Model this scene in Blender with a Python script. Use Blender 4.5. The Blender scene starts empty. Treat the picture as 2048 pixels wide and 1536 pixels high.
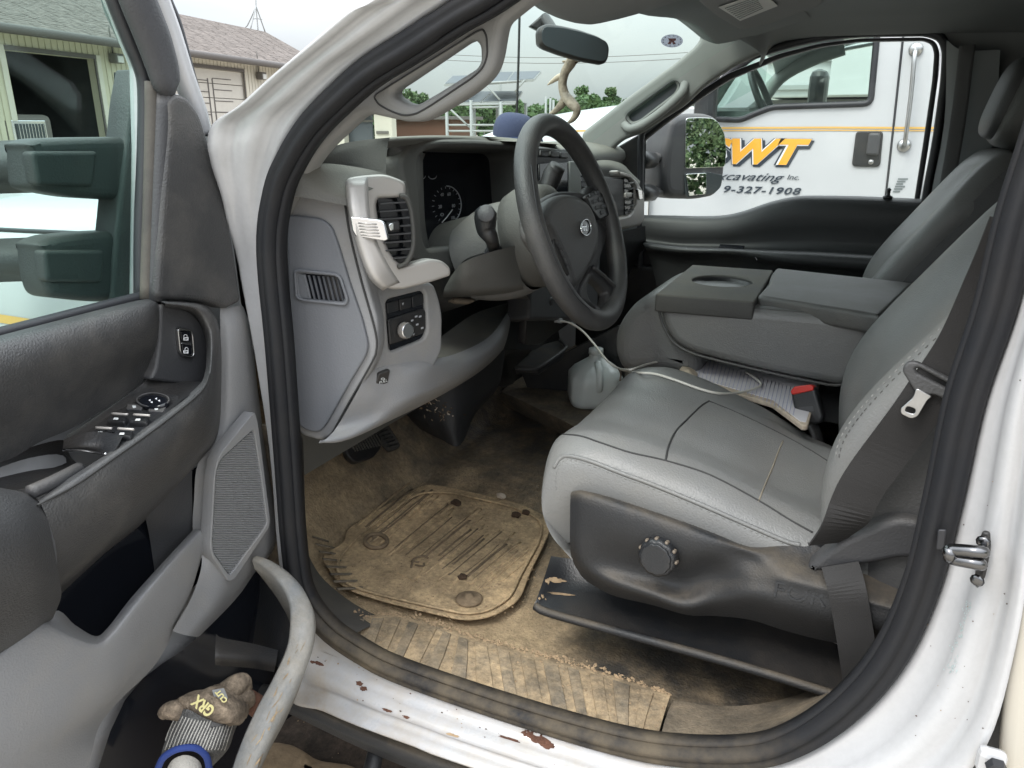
import bpy, bmesh, math, random
from mathutils import Vector as V, Matrix
from mathutils.bvhtree import BVHTree
import mathutils.noise as mnoise
random.seed(7)
S = bpy.context.scene
# ------------------------------------------------------------------ camera, sky, sun
F = 1540.0; PITCH = math.radians(18.5); YAW = math.radians(25); CAM = V((0, -.77, .76))
cd = bpy.data.cameras.new('camera'); cam = bpy.data.objects.new('camera', cd); S.collection.objects.link(cam)
cam.location = CAM; cam.rotation_euler = (math.pi/2 - PITCH, 0, YAW)
cd.lens = F/2048*36; cd.sensor_width = 36; cd.clip_start = .02; cd.clip_end = 2000
S.camera = cam
W = bpy.data.worlds.new('World'); S.world = W; W.use_nodes = True
nt = W.node_tree; nt.nodes.clear()
def N(t, **k):
    n = nt.nodes.new(t)
    for a, b in k.items(): setattr(n, a, b)
    return n
SUN_EL, SUN_ROT = math.radians(52), math.radians(200)   # sun behind the camera, high
sky = N('ShaderNodeTexSky', sky_type='NISHITA', sun_disc=False, sun_elevation=SUN_EL, sun_rotation=SUN_ROT, air_density=1.5, dust_density=3.0)
tc = N('ShaderNodeTexCoord'); sep = N('ShaderNodeSeparateXYZ'); nt.links.new(tc.outputs['Generated'], sep.inputs[0])
mp = N('ShaderNodeMapping'); mp.inputs['Scale'].default_value = (1, 1, 3.2); nt.links.new(tc.outputs['Generated'], mp.inputs[0])
noi = N('ShaderNodeTexNoise'); noi.inputs['Scale'].default_value = 2.3; noi.inputs['Detail'].default_value = 7; noi.inputs['Roughness'].default_value = .55
nt.links.new(mp.outputs[0], noi.inputs[0])
cr = N('ShaderNodeValToRGB'); cr.color_ramp.elements[0].position = .34; cr.color_ramp.elements[0].color = (7.6, 8.2, 8.9, 1)
cr.color_ramp.elements[1].position = .66; cr.color_ramp.elements[1].color = (9.6, 9.8, 10.0, 1); nt.links.new(noi.outputs[0], cr.inputs[0])
mr = N('ShaderNodeMapRange'); mr.inputs[1].default_value = 0; mr.inputs[2].default_value = 1; mr.inputs[3].default_value = .30; mr.inputs[4].default_value = 2.6
nt.links.new(sep.outputs[2], mr.inputs[0])
vm = N('ShaderNodeVectorMath', operation='SCALE'); nt.links.new(cr.outputs[0], vm.inputs[0]); nt.links.new(mr.outputs[0], vm.inputs[3])
mx = N('ShaderNodeMix', data_type='RGBA'); mx.inputs[0].default_value = .9
nt.links.new(sky.outputs[0], mx.inputs[6]); nt.links.new(vm.outputs[0], mx.inputs[7])
bg = N('ShaderNodeBackground'); bg.inputs[1].default_value = .1; nt.links.new(mx.outputs[2], bg.inputs[0])
wo = N('ShaderNodeOutputWorld'); nt.links.new(bg.outputs[0], wo.inputs[0])
sl = bpy.data.lights.new('sun', 'SUN'); sl.energy = 1.0; sl.angle = math.radians(18); sl.color = (1, .96, .9)
so = bpy.data.objects.new('sun', sl); S.collection.objects.link(so)
sd = V((-.35*math.cos(SUN_EL), -.94*math.cos(SUN_EL), math.sin(SUN_EL)))
so.rotation_euler = sd.to_track_quat('Z', 'Y').to_euler()
S.view_settings.view_transform = 'Standard'; S.view_settings.look = 'None'; S.view_settings.gamma = 1
S.view_settings.exposure = 1.08
S.view_settings.use_curve_mapping = False
S.cycles.max_bounces = 8; S.cycles.transparent_max_bounces = 16; S.cycles.use_denoising = True

# ------------------------------------------------------------------ where a line of sight meets a real surface
def ray(px, py):
    a = (px-1024)/F; b = (768-py)/F
    h = math.cos(PITCH)+b*math.sin(PITCH); z = -math.sin(PITCH)+b*math.cos(PITCH)
    return V((-math.sin(YAW)*h+math.cos(YAW)*a, math.cos(YAW)*h+math.sin(YAW)*a, z))
class PL:
    def __init__(s, p, n): s.p = V(p); s.n = V(n).normalized()
    def __call__(s, px, py, off=0):
        d = ray(px, py); q = s.p+s.n*off
        return CAM+d*((q-CAM).dot(s.n)/d.dot(s.n))
def YP(v): return PL((0, v, 0), (0, -1, 0))
def XP(v): return PL((v, 0, 0), (1, 0, 0))
def ZP(v): return PL((0, 0, v), (0, 0, 1))
def Yp(px, py, v): return YP(v)(px, py)
def Xp(px, py, v): return XP(v)(px, py)
def Zp(px, py, v): return ZP(v)(px, py)

# ------------------------------------------------------------------ materials
MATS = {}
def mat(name, col, rough=.6, grain=0, gscale=400, dust=0, dcol=(.30, .215, .13), dscale=6, up=0, metal=0, var=0, vscale=5, coat=0, spec=.5, dthr=.5, fine=0, zfade=None, spots=(), dsoft=.16):
    m = bpy.data.materials.new(name); m.use_nodes = True; t = m.node_tree; b = t.nodes['Principled BSDF']
    b.inputs['Roughness'].default_value = rough; b.inputs['Metallic'].default_value = metal
    b.inputs['Coat Weight'].default_value = coat; b.inputs['Specular IOR Level'].default_value = spec
    def n(ty, **k):
        q = t.nodes.new(ty)
        for a, v in k.items(): setattr(q, a, v)
        return q
    L = t.links.new
    geo = n('ShaderNodeNewGeometry')
    c = n('ShaderNodeRGB'); c.outputs[0].default_value = (*col, 1); cur = c.outputs[0]
    if var:
        nz = n('ShaderNodeTexNoise'); nz.inputs['Scale'].default_value = vscale; nz.inputs['Detail'].default_value = 6; nz.inputs['Roughness'].default_value = .65
        L(geo.outputs['Position'], nz.inputs[0])
        r = n('ShaderNodeMapRange'); r.inputs[1].default_value = .3; r.inputs[2].default_value = .7; r.inputs[3].default_value = 1-var; r.inputs[4].default_value = 1+var
        L(nz.outputs[0], r.inputs[0]); sc = n('ShaderNodeVectorMath', operation='SCALE'); L(cur, sc.inputs[0]); L(r.outputs[0], sc.inputs[3]); cur = sc.outputs[0]
    rsock = None
    if dust:
        nz = n('ShaderNodeTexNoise'); nz.inputs['Scale'].default_value = dscale; nz.inputs['Detail'].default_value = 9; nz.inputs['Roughness'].default_value = .68
        L(geo.outputs['Position'], nz.inputs[0])
        r = n('ShaderNodeMapRange'); r.inputs[1].default_value = dthr-dsoft; r.inputs[2].default_value = dthr+dsoft; r.inputs[3].default_value = 0; r.inputs[4].default_value = dust
        fac_in = nz.outputs[0]
        for (sx_, sy_, sr_, amt) in spots:   # where boots drop their mud
            vs_ = n('ShaderNodeVectorMath', operation='DISTANCE'); L(geo.outputs['Position'], vs_.inputs[0]); vs_.inputs[1].default_value = (sx_, sy_, -.03)
            ms_ = n('ShaderNodeMapRange'); ms_.inputs[1].default_value = 0; ms_.inputs[2].default_value = sr_; ms_.inputs[3].default_value = amt; ms_.inputs[4].default_value = 0; L(vs_.outputs['Value'], ms_.inputs[0])
            as_ = n('ShaderNodeMath', operation='ADD'); L(fac_in, as_.inputs[0]); L(ms_.outputs[0], as_.inputs[1]); fac_in = as_.outputs[0]
        L(fac_in, r.inputs[0]); fac = r.outputs[0]
        if zfade:  # mud splashed near the floor
            sz = n('ShaderNodeSeparateXYZ'); L(geo.outputs['Position'], sz.inputs[0])
            rz = n('ShaderNodeMapRange'); rz.inputs[1].default_value = zfade[0]; rz.inputs[2].default_value = zfade[1]; rz.inputs[3].default_value = 1; rz.inputs[4].default_value = .04
            L(sz.outputs[2], rz.inputs[0]); mz = n('ShaderNodeMath', operation='MULTIPLY'); L(fac, mz.inputs[0]); L(rz.outputs[0], mz.inputs[1]); fac = mz.outputs[0]
        if up:   # settled dust lies on faces that look up
            sp = n('ShaderNodeSeparateXYZ'); L(geo.outputs['Normal'], sp.inputs[0])
            r2 = n('ShaderNodeMapRange'); r2.inputs[1].default_value = .15; r2.inputs[2].default_value = .95; r2.inputs[3].default_value = 1-up; r2.inputs[4].default_value = 1
            L(sp.outputs[2], r2.inputs[0]); mu = n('ShaderNodeMath', operation='MULTIPLY'); L(fac, mu.inputs[0]); L(r2.outputs[0], mu.inputs[1]); fac = mu.outputs[0]
        mm = n('ShaderNodeMix', data_type='RGBA'); L(fac, mm.inputs[0]); L(cur, mm.inputs[6]); mm.inputs[7].default_value = (*dcol, 1); cur = mm.outputs[2]
        if fine:
            nf = n('ShaderNodeTexNoise'); nf.inputs['Scale'].default_value = 90; nf.inputs['Detail'].default_value = 8; nf.inputs['Roughness'].default_value = .75; L(geo.outputs['Position'], nf.inputs[0])
            rf_ = n('ShaderNodeMapRange'); rf_.inputs[1].default_value = .32; rf_.inputs[2].default_value = .68; rf_.inputs[3].default_value = 1-fine; rf_.inputs[4].default_value = 1+fine; L(nf.outputs[0], rf_.inputs[0])
            nf2 = n('ShaderNodeTexNoise'); nf2.inputs['Scale'].default_value = 16; nf2.inputs['Detail'].default_value = 6; L(geo.outputs['Position'], nf2.inputs[0])
            rf2 = n('ShaderNodeMapRange'); rf2.inputs[1].default_value = .35; rf2.inputs[2].default_value = .65; rf2.inputs[3].default_value = 1-.6*fine; rf2.inputs[4].default_value = 1+.5*fine; L(nf2.outputs[0], rf2.inputs[0])
            mf_ = n('ShaderNodeMath', operation='MULTIPLY'); L(rf_.outputs[0], mf_.inputs[0]); L(rf2.outputs[0], mf_.inputs[1])
            sf_ = n('ShaderNodeVectorMath', operation='SCALE'); L(cur, sf_.inputs[0]); L(mf_.outputs[0], sf_.inputs[3]); cur = sf_.outputs[0]
        rr = n('ShaderNodeMapRange'); rr.inputs[3].default_value = rough; rr.inputs[4].default_value = min(1, rough+.5); L(fac, rr.inputs[0]); L(rr.outputs[0], b.inputs['Roughness'])
    L(cur, b.inputs['Base Color'])
    if grain:
        nz = n('ShaderNodeTexNoise'); nz.inputs['Scale'].default_value = gscale; nz.inputs['Detail'].default_value = 2
        L(geo.outputs['Position'], nz.inputs[0])
        bp = n('ShaderNodeBump'); bp.inputs['Strength'].default_value = grain; bp.inputs['Distance'].default_value = .002
        L(nz.outputs[0], bp.inputs['Height']); L(bp.outputs[0], b.inputs['Normal'])
    MATS[name] = m; return m
def glassmat(name, tint, gl=.10):
    m = bpy.data.materials.new(name); m.use_nodes = True; t = m.node_tree; t.nodes.clear()
    o = t.nodes.new('ShaderNodeOutputMaterial'); tr = t.nodes.new('ShaderNodeBsdfTransparent'); tr.inputs[0].default_value = (*tint, 1)
    g = t.nodes.new('ShaderNodeBsdfGlossy'); g.inputs['Roughness'].default_value = .02; g.inputs[0].default_value = (.9, 1, .97, 1)
    x = t.nodes.new('ShaderNodeMixShader'); fr = t.nodes.new('ShaderNodeFresnel'); fr.inputs[0].default_value = 1.25
    ad = t.nodes.new('ShaderNodeMath'); ad.operation = 'MINIMUM'; ad.inputs[1].default_value = gl; t.links.new(fr.outputs[0], ad.inputs[0])
    t.links.new(ad.outputs[0], x.inputs[0]); t.links.new(tr.outputs[0], x.inputs[1]); t.links.new(g.outputs[0], x.inputs[2]); t.links.new(x.outputs[0], o.inputs[0])
    MATS[name] = m; return m
mat('white_paint', (.45, .452, .462), .22, var=.03, dust=.85, dscale=14, dthr=.52, dcol=(.38, .32, .25), coat=.6, zfade=(-.04, .10), fine=.04)
mat('white_clean', (.52, .53, .54), .2, var=.03, coat=.6)
mat('beige_paint', (.46, .43, .37), .4, var=.03)
mat('rubber', (.024, .025, .029), .5, grain=.12)
mat('seal_rubber', (.014, .015, .018), .6, grain=.12, dust=.75, dthr=.5, dcol=(.17, .135, .09), zfade=(.0, .12), spec=.25, dscale=16)
mat('rubber_dusty', (.045, .043, .041), .7, grain=.2, dust=.6, dthr=.5, dcol=(.15, .135, .11))
mat('grey_trim', (.215, .216, .222), .5, grain=.3, gscale=500, dust=.3, dcol=(.33, .29, .23), dthr=.62, dscale=8)
mat('bluegrey_trim', (.135, .142, .158), .6, grain=.25, dust=.1, up=.6, dcol=(.3, .27, .22))
mat('pillar_trim', (.22, .22, .215), .65, grain=.15, var=.04)
mat('far_trim', (.20, .205, .195), .7, grain=.1, dust=.25, up=.3, dcol=(.24, .22, .18))
mat('dark_trim', (.045, .046, .05), .5, grain=.3, dust=.18, up=.9, dcol=(.2, .17, .13), dthr=.45)
mat('dash_trim', (.095, .095, .09), .65, grain=.3, dust=.5, up=.85, dcol=(.2, .185, .14), dthr=.35, dscale=4)
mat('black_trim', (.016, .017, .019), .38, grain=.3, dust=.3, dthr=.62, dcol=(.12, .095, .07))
mat('black_dusty', (.017, .018, .020), .55, grain=.35, dust=.45, up=.97, dthr=.55, dcol=(.24, .19, .13), dscale=9)
mat('black_worn', (.046, .046, .047), .42, grain=.45, gscale=500, dust=.26, dthr=.60, dcol=(.19, .175, .155), dscale=9, dsoft=.12)
mat('vinyl_black', (.035, .034, .033), .42, grain=.8, gscale=300, dust=.35, dthr=.58, dcol=(.2, .145, .085))
mat('headliner', (.19, .198, .20), .95, grain=.2)
mat('silver_trim', (.40, .385, .37), .36, metal=.35, dust=.45, up=.6, dthr=.48, dcol=(.34, .28, .21))
mat('chrome', (.75, .75, .77), .12, metal=1)
mat('dark_steel', (.16, .16, .165), .22, metal=1)
mat('door_black', (.036, .037, .038), .48, grain=.3)
mat('lit_seam', (.23, .20, .15), .7)  # light caught along one cushion seam, put into its tan colour
mat('steel', (.42, .42, .42), .3, metal=1, var=.1, vscale=60)
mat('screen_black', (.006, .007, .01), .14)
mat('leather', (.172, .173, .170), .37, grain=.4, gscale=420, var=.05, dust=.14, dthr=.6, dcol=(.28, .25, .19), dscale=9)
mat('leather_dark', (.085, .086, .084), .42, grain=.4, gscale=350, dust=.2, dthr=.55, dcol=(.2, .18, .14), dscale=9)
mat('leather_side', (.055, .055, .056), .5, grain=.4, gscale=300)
mat('seam_dark', (.03, .03, .03), .7)
mat('seam_light', (.23, .23, .22), .7)
mat('belt', (.022, .021, .021), .75, grain=.3, gscale=700)
mat('belt_grey', (.12, .12, .12), .75, grain=.7, gscale=900)
mat('white_mark', (.75, .76, .78), .5)
mat('red_button', (.55, .03, .02), .35)
mat('cable_white', (.62, .6, .54), .4)
mat('paper', (.62, .6, .62), .8, var=.04, vscale=20)
mat('paper_line', (.36, .36, .5), .8)
mat('paper_edge', (.5, .42, .33), .8, var=.2, vscale=80)
mat('mat_rubber', (.07, .06, .048), .8, grain=.9, gscale=230, dust=.97, dthr=.30, dcol=(.46, .335, .195), dscale=22, fine=.36, dsoft=.22)
mat('mat_groove', (.15, .11, .07), .8, dust=.6, dcol=(.27, .195, .12), fine=.3)
mat('floor_vinyl', (.058, .053, .047), .45, grain=1.0, gscale=230, dust=.93, dthr=.66, dcol=(.37, .275, .165), dscale=14, fine=.34, dsoft=.26, spots=((-.95, .25, .70, .40), (-.66, .12, .40, .42), (-.52, .14, .22, .16), (-.75, .5, .5, .12)))
mat('floor_dusty', (.065, .06, .052), .7, grain=1.0, gscale=230, dust=.85, dthr=.48, dcol=(.27, .21, .14), dscale=14, fine=.3, dsoft=.26)
mat('sill_plate', (.08, .072, .06), .6, grain=.6, gscale=260, dust=.95, dthr=.42, dcol=(.42, .31, .185), dscale=26, fine=.36, dsoft=.22)
mat('sill_pad', (.10, .09, .075), .6, grain=.6, gscale=260, dust=.95, dthr=.50, dcol=(.38, .285, .175), dscale=30, fine=.32, dsoft=.24)
mat('dirt', (.30, .215, .13), .95, grain=.6, gscale=200, var=.3, vscale=60)
mat('dark_mud', (.06, .035, .02), .9, grain=.6)
mat('rust', (.10, .045, .028), .9, grain=.8, gscale=300, var=.35, vscale=90)
mat('jug', (.72, .76, .74), .3, spec=.6)
mat('knit_navy', (.022, .035, .085), .95, grain=1, gscale=500)
mat('knit_light', (.045, .055, .105), .95, grain=1, gscale=500)
mat('antler', (.30, .25, .19), .6, grain=.8, gscale=180, var=.4, vscale=60)
mat('antler_tip', (.5, .42, .32), .5)
mat('glove_palm', (.20, .155, .11), .85, grain=1, gscale=260, var=.5, vscale=45, dust=.8, dthr=.52, dcol=(.13, .10, .075), dscale=40, fine=.4)
mat('glove_cuff', (.10, .098, .095), .95, grain=1, gscale=500, var=.4, vscale=200)
mat('rim_trim', (.20, .205, .205), .5, grain=.3, dust=.7, dthr=.5, dcol=(.30, .26, .20), dscale=14, up=.3, fine=.15)
mat('grille_grey', (.26, .262, .268), .55)
glassmat('sticker_film', (.60, .60, .66), .03)
mat('glove_liner', (.45, .43, .39), .9, grain=.6)
mat('glove_blue', (.02, .045, .20), .8)
mat('print_yellow', (.62, .55, .25), .7)
mat('print_grey', (.22, .22, .22), .7)
mat('orange_print', (.80, .38, .035), .45)
mat('dark_print', (.035, .045, .06), .45)
mat('stripe_gold', (.68, .42, .12), .45)
mat('siding', (.50, .47, .36), .8, var=.05, vscale=2)
mat('siding_pale', (.54, .51, .44), .8, var=.05, vscale=2)
mat('garage_door', (.50, .475, .43), .6, var=.04)
mat('fascia', (.10, .09, .085), .7)
mat('shingle', (.12, .102, .09), .95, var=.5, vscale=5)
mat('shingle_dark', (.135, .115, .102), .95, var=.5, vscale=5)
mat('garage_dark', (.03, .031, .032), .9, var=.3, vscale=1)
mat('galv', (.30, .31, .31), .7)
mat('solar', (.075, .085, .10), .65)
mat('trunk', (.06, .045, .03), .9)
mat('leaf_a', (.040, .085, .028), .7); mat('leaf_b', (.065, .12, .04), .7); mat('leaf_c', (.10, .15, .06), .7)
mat('yellow_plastic', (.7, .5, .03), .5)
mat('lamp_grey', (.12, .11, .10), .6); mat('lamp_lens', (.6, .6, .58), .3)
mat('ground_bounce', (.38, .345, .29), .9, grain=1, gscale=60, var=.2, vscale=3, dust=.5, dthr=.56, dcol=(.26, .23, .19), dscale=2)  # yard colour kept pale to bounce light up into the cab
mat('mud_ground', (.085, .062, .045), .85, grain=1, gscale=90, var=.4, vscale=18, dust=.6, dthr=.6, dcol=(.02, .017, .014), dscale=14, fine=.4)
mat('mid_trim', (.10, .10, .10), .6, grain=.25, dust=.5, up=.85, dcol=(.25, .22, .17), dthr=.45)
mat('hood_trim', (.058, .058, .056), .6, grain=.3, dust=.5, up=.85, dcol=(.19, .175, .14), dthr=.4)
mat('sand', (.36, .26, .16), .95, grain=.8, gscale=120, var=.25, vscale=30)
mat('sticker_grey', (.33, .34, .36), .6); mat('sticker_red', (.32, .11, .12), .6)
mat('sticker_white', (.52, .53, .52), .7); mat('label_print', (.18, .2, .2), .7)
mat('label_teal', (.42, .5, .5), .6)
mat('mirror', (.82, .85, .84), .01, metal=1)
mat('mirror_dark', (.055, .065, .07), .1, spec=.6)
mat('brown_grip', (.16, .13, .10), .55)
mat('wood_floor', (.18, .13, .09), .9, var=.3, vscale=4)
glassmat('glass_clear', (.80, .89, .845), .035); glassmat('glass_door', (.78, .88, .85), .05); glassmat('glass_green', (.86, .95, .91))
glassmat('glass_pass', (.95, .97, .96))

# ------------------------------------------------------------------ mesh helpers
def link(name, me, m, parent=None, smooth=False):
    o = bpy.data.objects.new(name, me); S.collection.objects.link(o)
    if m is not None: me.materials.append(MATS[m] if isinstance(m, str) else m)
    if smooth:
        for p in me.polygons: p.use_smooth = True
    if parent is not None:
        o.parent = parent
        if parent.type == 'EMPTY': o.matrix_parent_inverse = Matrix.Translation(-parent.location)
    return o
def thing(name, label, cat, loc, group=None):
    o = bpy.data.objects.new(name, None); S.collection.objects.link(o); o.location = loc; o.empty_display_size = .1
    o['label'] = label; o['category'] = cat
    if group: o['group'] = group
    return o
def tag(o, label, cat, group=None):
    o['label'] = label; o['category'] = cat
    if group: o['group'] = group
    return o
def pm(verts, faces):
    me = bpy.data.meshes.new('m'); me.from_pydata([tuple(v) for v in verts], [], faces); me.update(); return me
def cr1(p0, p1, p2, p3, t):
    return .5*((2*p1)+(p2-p0)*t+(2*p0-5*p1+4*p2-p3)*t*t+(3*p1-p0-3*p2+p3)*t*t*t)
def spline(pts, k=6, closed=False):
    pts = [V(p) for p in pts]; n = len(pts); out = []
    if n < 3 and not closed:
        return [pts[0].lerp(pts[-1], i/k) for i in range(k+1)]
    rng = n if closed else n-1
    for i in range(rng):
        if closed: a, b, c, d = pts[i-1], pts[i], pts[(i+1) % n], pts[(i+2) % n]
        else:
            b, c = pts[i], pts[i+1]; a = pts[i-1] if i else b*2-c; d = pts[i+2] if i+2 < n else c*2-b
        for j in range(k): out.append(cr1(a, b, c, d, j/k))
    if not closed: out.append(pts[-1])
    return out
def bend(me, f):
    for v in me.vertices: v.co = f(v.co)
def grid(name, rows, m, parent=None, nu=5, nv=5, thick=0, closed=False, smooth=True, disp=0, dscale=20):
    R = [spline(r, nu, closed) for r in rows]; C = len(R[0]); cols = [spline([r[i] for r in R], nv) for i in range(C)]
    H = len(cols[0]); vs = []; fs = []
    for j in range(H):
        for i in range(C):
            v = cols[i][j]
            if disp:
                d = mnoise.fractal(v*dscale, 1.0, 2.0, 3)*disp; v = v+V((0, 0, d))
            vs.append(v)
    cc = C if closed else C-1
    for j in range(H-1):
        for i in range(cc):
            a = j*C+i; b = j*C+(i+1) % C
            fs.append((a, b, b+C, a+C))
    me = pm(vs, fs)
    o = link(name, me, m, parent, smooth)
    if thick:
        s = o.modifiers.new('s', 'SOLIDIFY'); s.thickness = thick; s.offset = 0 if abs(thick) < .004 else -1
        if abs(thick) >= .006:
            s2 = o.modifiers.new('b', 'BEVEL'); s2.width = abs(thick)*.3; s2.segments = 2; s2.limit_method = 'ANGLE'; s2.angle_limit = .9
    return o
def rounded(pts, r, k=4):
    """2D polygon with its corners rounded by radius r"""
    out = []; n = len(pts)
    for i in range(n):
        a, b, c = V(pts[i-1]), V(pts[i]), V(pts[(i+1) % n]); u = a-b; w = c-b
        if u.length < 1e-7 or w.length < 1e-7: continue
        rr = min(r, u.length*.45, w.length*.45); p = b+u.normalized()*rr; q = b+w.normalized()*rr
        for j in range(k+1):
            t = j/k; out.append((p*(1-t)*(1-t)+b*2*t*(1-t)+q*t*t))
    return out
def plate(name, pl, outer, m, parent=None, holes=(), thick=.01, bevel=.002, r=.006, off=0, three=False, segs=3):
    """slab whose face lies on plane pl (outlines are lines of sight, or 3-D points if three), thick behind it"""
    n = pl.n; x = n.cross(V((0, 0, 1)))
    if x.length < .1: x = n.cross(V((0, 1, 0)))
    x = -x.normalized(); y = n.cross(x).normalized(); p0 = pl.p+n*off
    def loc(q):
        w = (V(q) if three else pl(q[0], q[1], off))-p0
        return V((w.dot(x), w.dot(y)))
    cu = bpy.data.curves.new('c', 'CURVE'); cu.dimensions = '2D'; cu.fill_mode = 'BOTH'
    for i, poly in enumerate([outer]+list(holes)):
        P = [loc(q) for q in poly]
        P = rounded(P, r) if r else P
        s = cu.splines.new('POLY'); s.points.add(len(P)-1); s.use_cyclic_u = True
        for k, q in enumerate(P): s.points[k].co = (q.x, q.y, 0, 1)
    bevel = min(bevel, thick*.48)
    cu.extrude = thick/2-bevel; cu.bevel_depth = bevel; cu.bevel_resolution = segs-1; cu.offset = -bevel
    tmp = bpy.data.objects.new('t', cu); me = bpy.data.meshes.new_from_object(tmp); bpy.data.objects.remove(tmp); bpy.data.curves.remove(cu)
    M = Matrix.Identity(4)
    for i in range(3): M[i][0] = x[i]; M[i][1] = y[i]; M[i][2] = n[i]; M[i][3] = (p0-n*(thick/2))[i]
    me.transform(M); me.materials.clear()
    bm = bmesh.new(); bm.from_mesh(me); bmesh.ops.remove_doubles(bm, verts=bm.verts, dist=1e-6); bm.to_mesh(me); bm.free()
    o = link(name, me, m, parent, False)
    for p in me.polygons: p.use_smooth = abs(p.normal.dot(n)) < .98
    return o
def frames(path, closed=False):
    T = []; n = len(path)
    for i in range(n):
        a = path[i-1] if (i or closed) else path[0]; b = path[(i+1) % n] if (i < n-1 or closed) else path[-1]
        T.append((b-a).normalized())
    return T
def tube(name, pts, r, m, parent=None, k=6, seg=10, closed=False, flat=1, caps=True, up=None):
    path = spline(pts, k, closed); n = len(path); T = frames(path, closed)
    if isinstance(r, (list, tuple)):
        rs = [];  L = len(r)
        for i in range(n):
            f = i/(n-1)*(L-1); a = int(min(f, L-2)); rs.append(r[a]+(r[a+1]-r[a])*(f-a))
    else: rs = [r]*n
    u = V(up) if up else (V((0, 0, 1)) if abs(T[0].z) < .9 else V((1, 0, 0)))
    vs = []; fs = []
    for i in range(n):
        if up: u = V(up)
        a = (u-T[i]*u.dot(T[i])).normalized(); b = T[i].cross(a); u = a
        for j in range(seg):
            t = 2*math.pi*j/seg; vs.append(path[i]+a*(math.cos(t)*rs[i]*flat)+b*(math.sin(t)*rs[i]))
    lim = n if closed else n-1
    for i in range(lim):
        for j in range(seg):
            p = i*seg+j; q = i*seg+(j+1) % seg; i2 = ((i+1) % n)*seg
            fs.append((p, q, i2+(j+1) % seg, i2+j))
    if caps and not closed:
        fs.append(tuple(range(seg))[::-1]); fs.append(tuple((n-1)*seg+j for j in range(seg)))
    me = pm(vs, fs); return link(name, me, m, parent, True)
def sweep(name, path, prof, normals, m, parent=None, closed=False, smooth=True, closeprof=True):
    """profile points (a along the in-plane outward normal, b along -Y side vector) swept on a path"""
    n = len(path); vs = []; fs = []; P = len(prof)
    for i in range(n):
        nn, bb = normals[i]
        for a, b in prof: vs.append(path[i]+nn*a+bb*b)
    for i in range(n if closed else n-1):
        for j in range(P if closeprof else P-1):
            i2 = (i+1) % n; j2 = (j+1) % P
            fs.append((i*P+j, i*P+j2, i2*P+j2, i2*P+j))
    return link(name, pm(vs, fs), m, parent, smooth)
def box(name, c, d, m, parent=None, rot=None, bev=.003, seg=2):
    bm = bmesh.new(); bmesh.ops.create_cube(bm, size=1)
    for v in bm.verts: v.co = V((v.co.x*d[0], v.co.y*d[1], v.co.z*d[2]))
    if bev: bmesh.ops.bevel(bm, geom=list(bm.edges), offset=min(bev, min(d)*.45), segments=seg, affect='EDGES', profile=.5)
    me = bpy.data.meshes.new('b'); bm.to_mesh(me); bm.free()
    M = Matrix.Translation(V(c)) @ (rot.to_4x4() if rot else Matrix.Identity(4)); me.transform(M)
    return link(name, me, m, parent, False)
def basis(z, xh=(1, 0, 0)):
    z = V(z).normalized(); x = V(xh); x = (x-z*x.dot(z)).normalized(); y = z.cross(x)
    return Matrix((x, y, z)).transposed()
def lathe(name, c, axis, prof, m, parent=None, seg=28, smooth=True, mod=None, sc=(1, 1), xh=(1, .01, 0)):
    B = basis(axis, xh); vs = []; fs = []
    for r, h in prof:
        for j in range(seg):
            t = 2*math.pi*j/seg; rr = r*(mod(t, h) if mod else 1)
            vs.append(V(c)+B @ V((math.cos(t)*rr*sc[0], math.sin(t)*rr*sc[1], h)))
    for i in range(len(prof)-1):
        for j in range(seg):
            a = i*seg+j; b = i*seg+(j+1) % seg; fs.append((a, b, b+seg, a+seg))
    fs.append(tuple(range(seg))[::-1]); fs.append(tuple((len(prof)-1)*seg+j for j in range(seg)))
    return link(name, pm(vs, fs), m, parent, smooth)
def text(name, s, org, xd, yd, size, m, parent=None, width=None, shear=0, ext=.0008, bold=0, space=1):
    cu = bpy.data.curves.new('t', 'FONT'); cu.body = s; cu.size = 1; cu.shear = shear; cu.offset = bold; cu.space_character = space; cu.resolution_u = 3
    tmp = bpy.data.objects.new('t', cu); me = bpy.data.meshes.new_from_object(tmp); bpy.data.objects.remove(tmp); bpy.data.curves.remove(cu)
    xs = [v.co.x for v in me.vertices]; ys = [v.co.y for v in me.vertices]; w = max(xs)-min(xs); x0 = min(xs)
    h = max(ys)-min(ys); y0 = min(ys); sx = (width/w) if width else size; sy = size/h if width else size
    X = V(xd).normalized(); Y = V(yd).normalized(); Z = X.cross(Y).normalized(); o = V(org)
    for v in me.vertices: v.co = o+X*((v.co.x-x0)*sx)+Y*((v.co.y-y0)*sy)
    me.materials.clear(); ob = link(name, me, m, parent)
    for q in me.polygons: q.use_smooth = False
    if ext:
        sm = ob.modifiers.new('s', 'SOLIDIFY'); sm.thickness = ext; sm.offset = 0
    return ob
def bvh(o):
    dg = bpy.context.evaluated_depsgraph_get(); dg.update(); e = o.evaluated_get(dg); me = e.to_mesh()
    t = BVHTree.FromPolygons([o.matrix_world @ v.co for v in me.vertices], [tuple(p.vertices) for p in me.polygons]); e.to_mesh_clear(); return t
def onm(tree, px, py, lift=.0, fallback=None):
    d = ray(px, py).normalized(); h = tree.ray_cast(CAM, d)
    if h[0] is None: return fallback
    return h[0]-d*lift
def seam(name, tree, pts, m, parent, r=.0016, k=10, lift=.0):
    P2 = spline([V((a, b, 0)) for a, b in pts], k); Q = [onm(tree, p.x, p.y, lift) for p in P2]; Q = [q for q in Q if q]
    if len(Q) < 3: return None
    return tube(name, Q, r, m, parent, k=1, seg=6)
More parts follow.
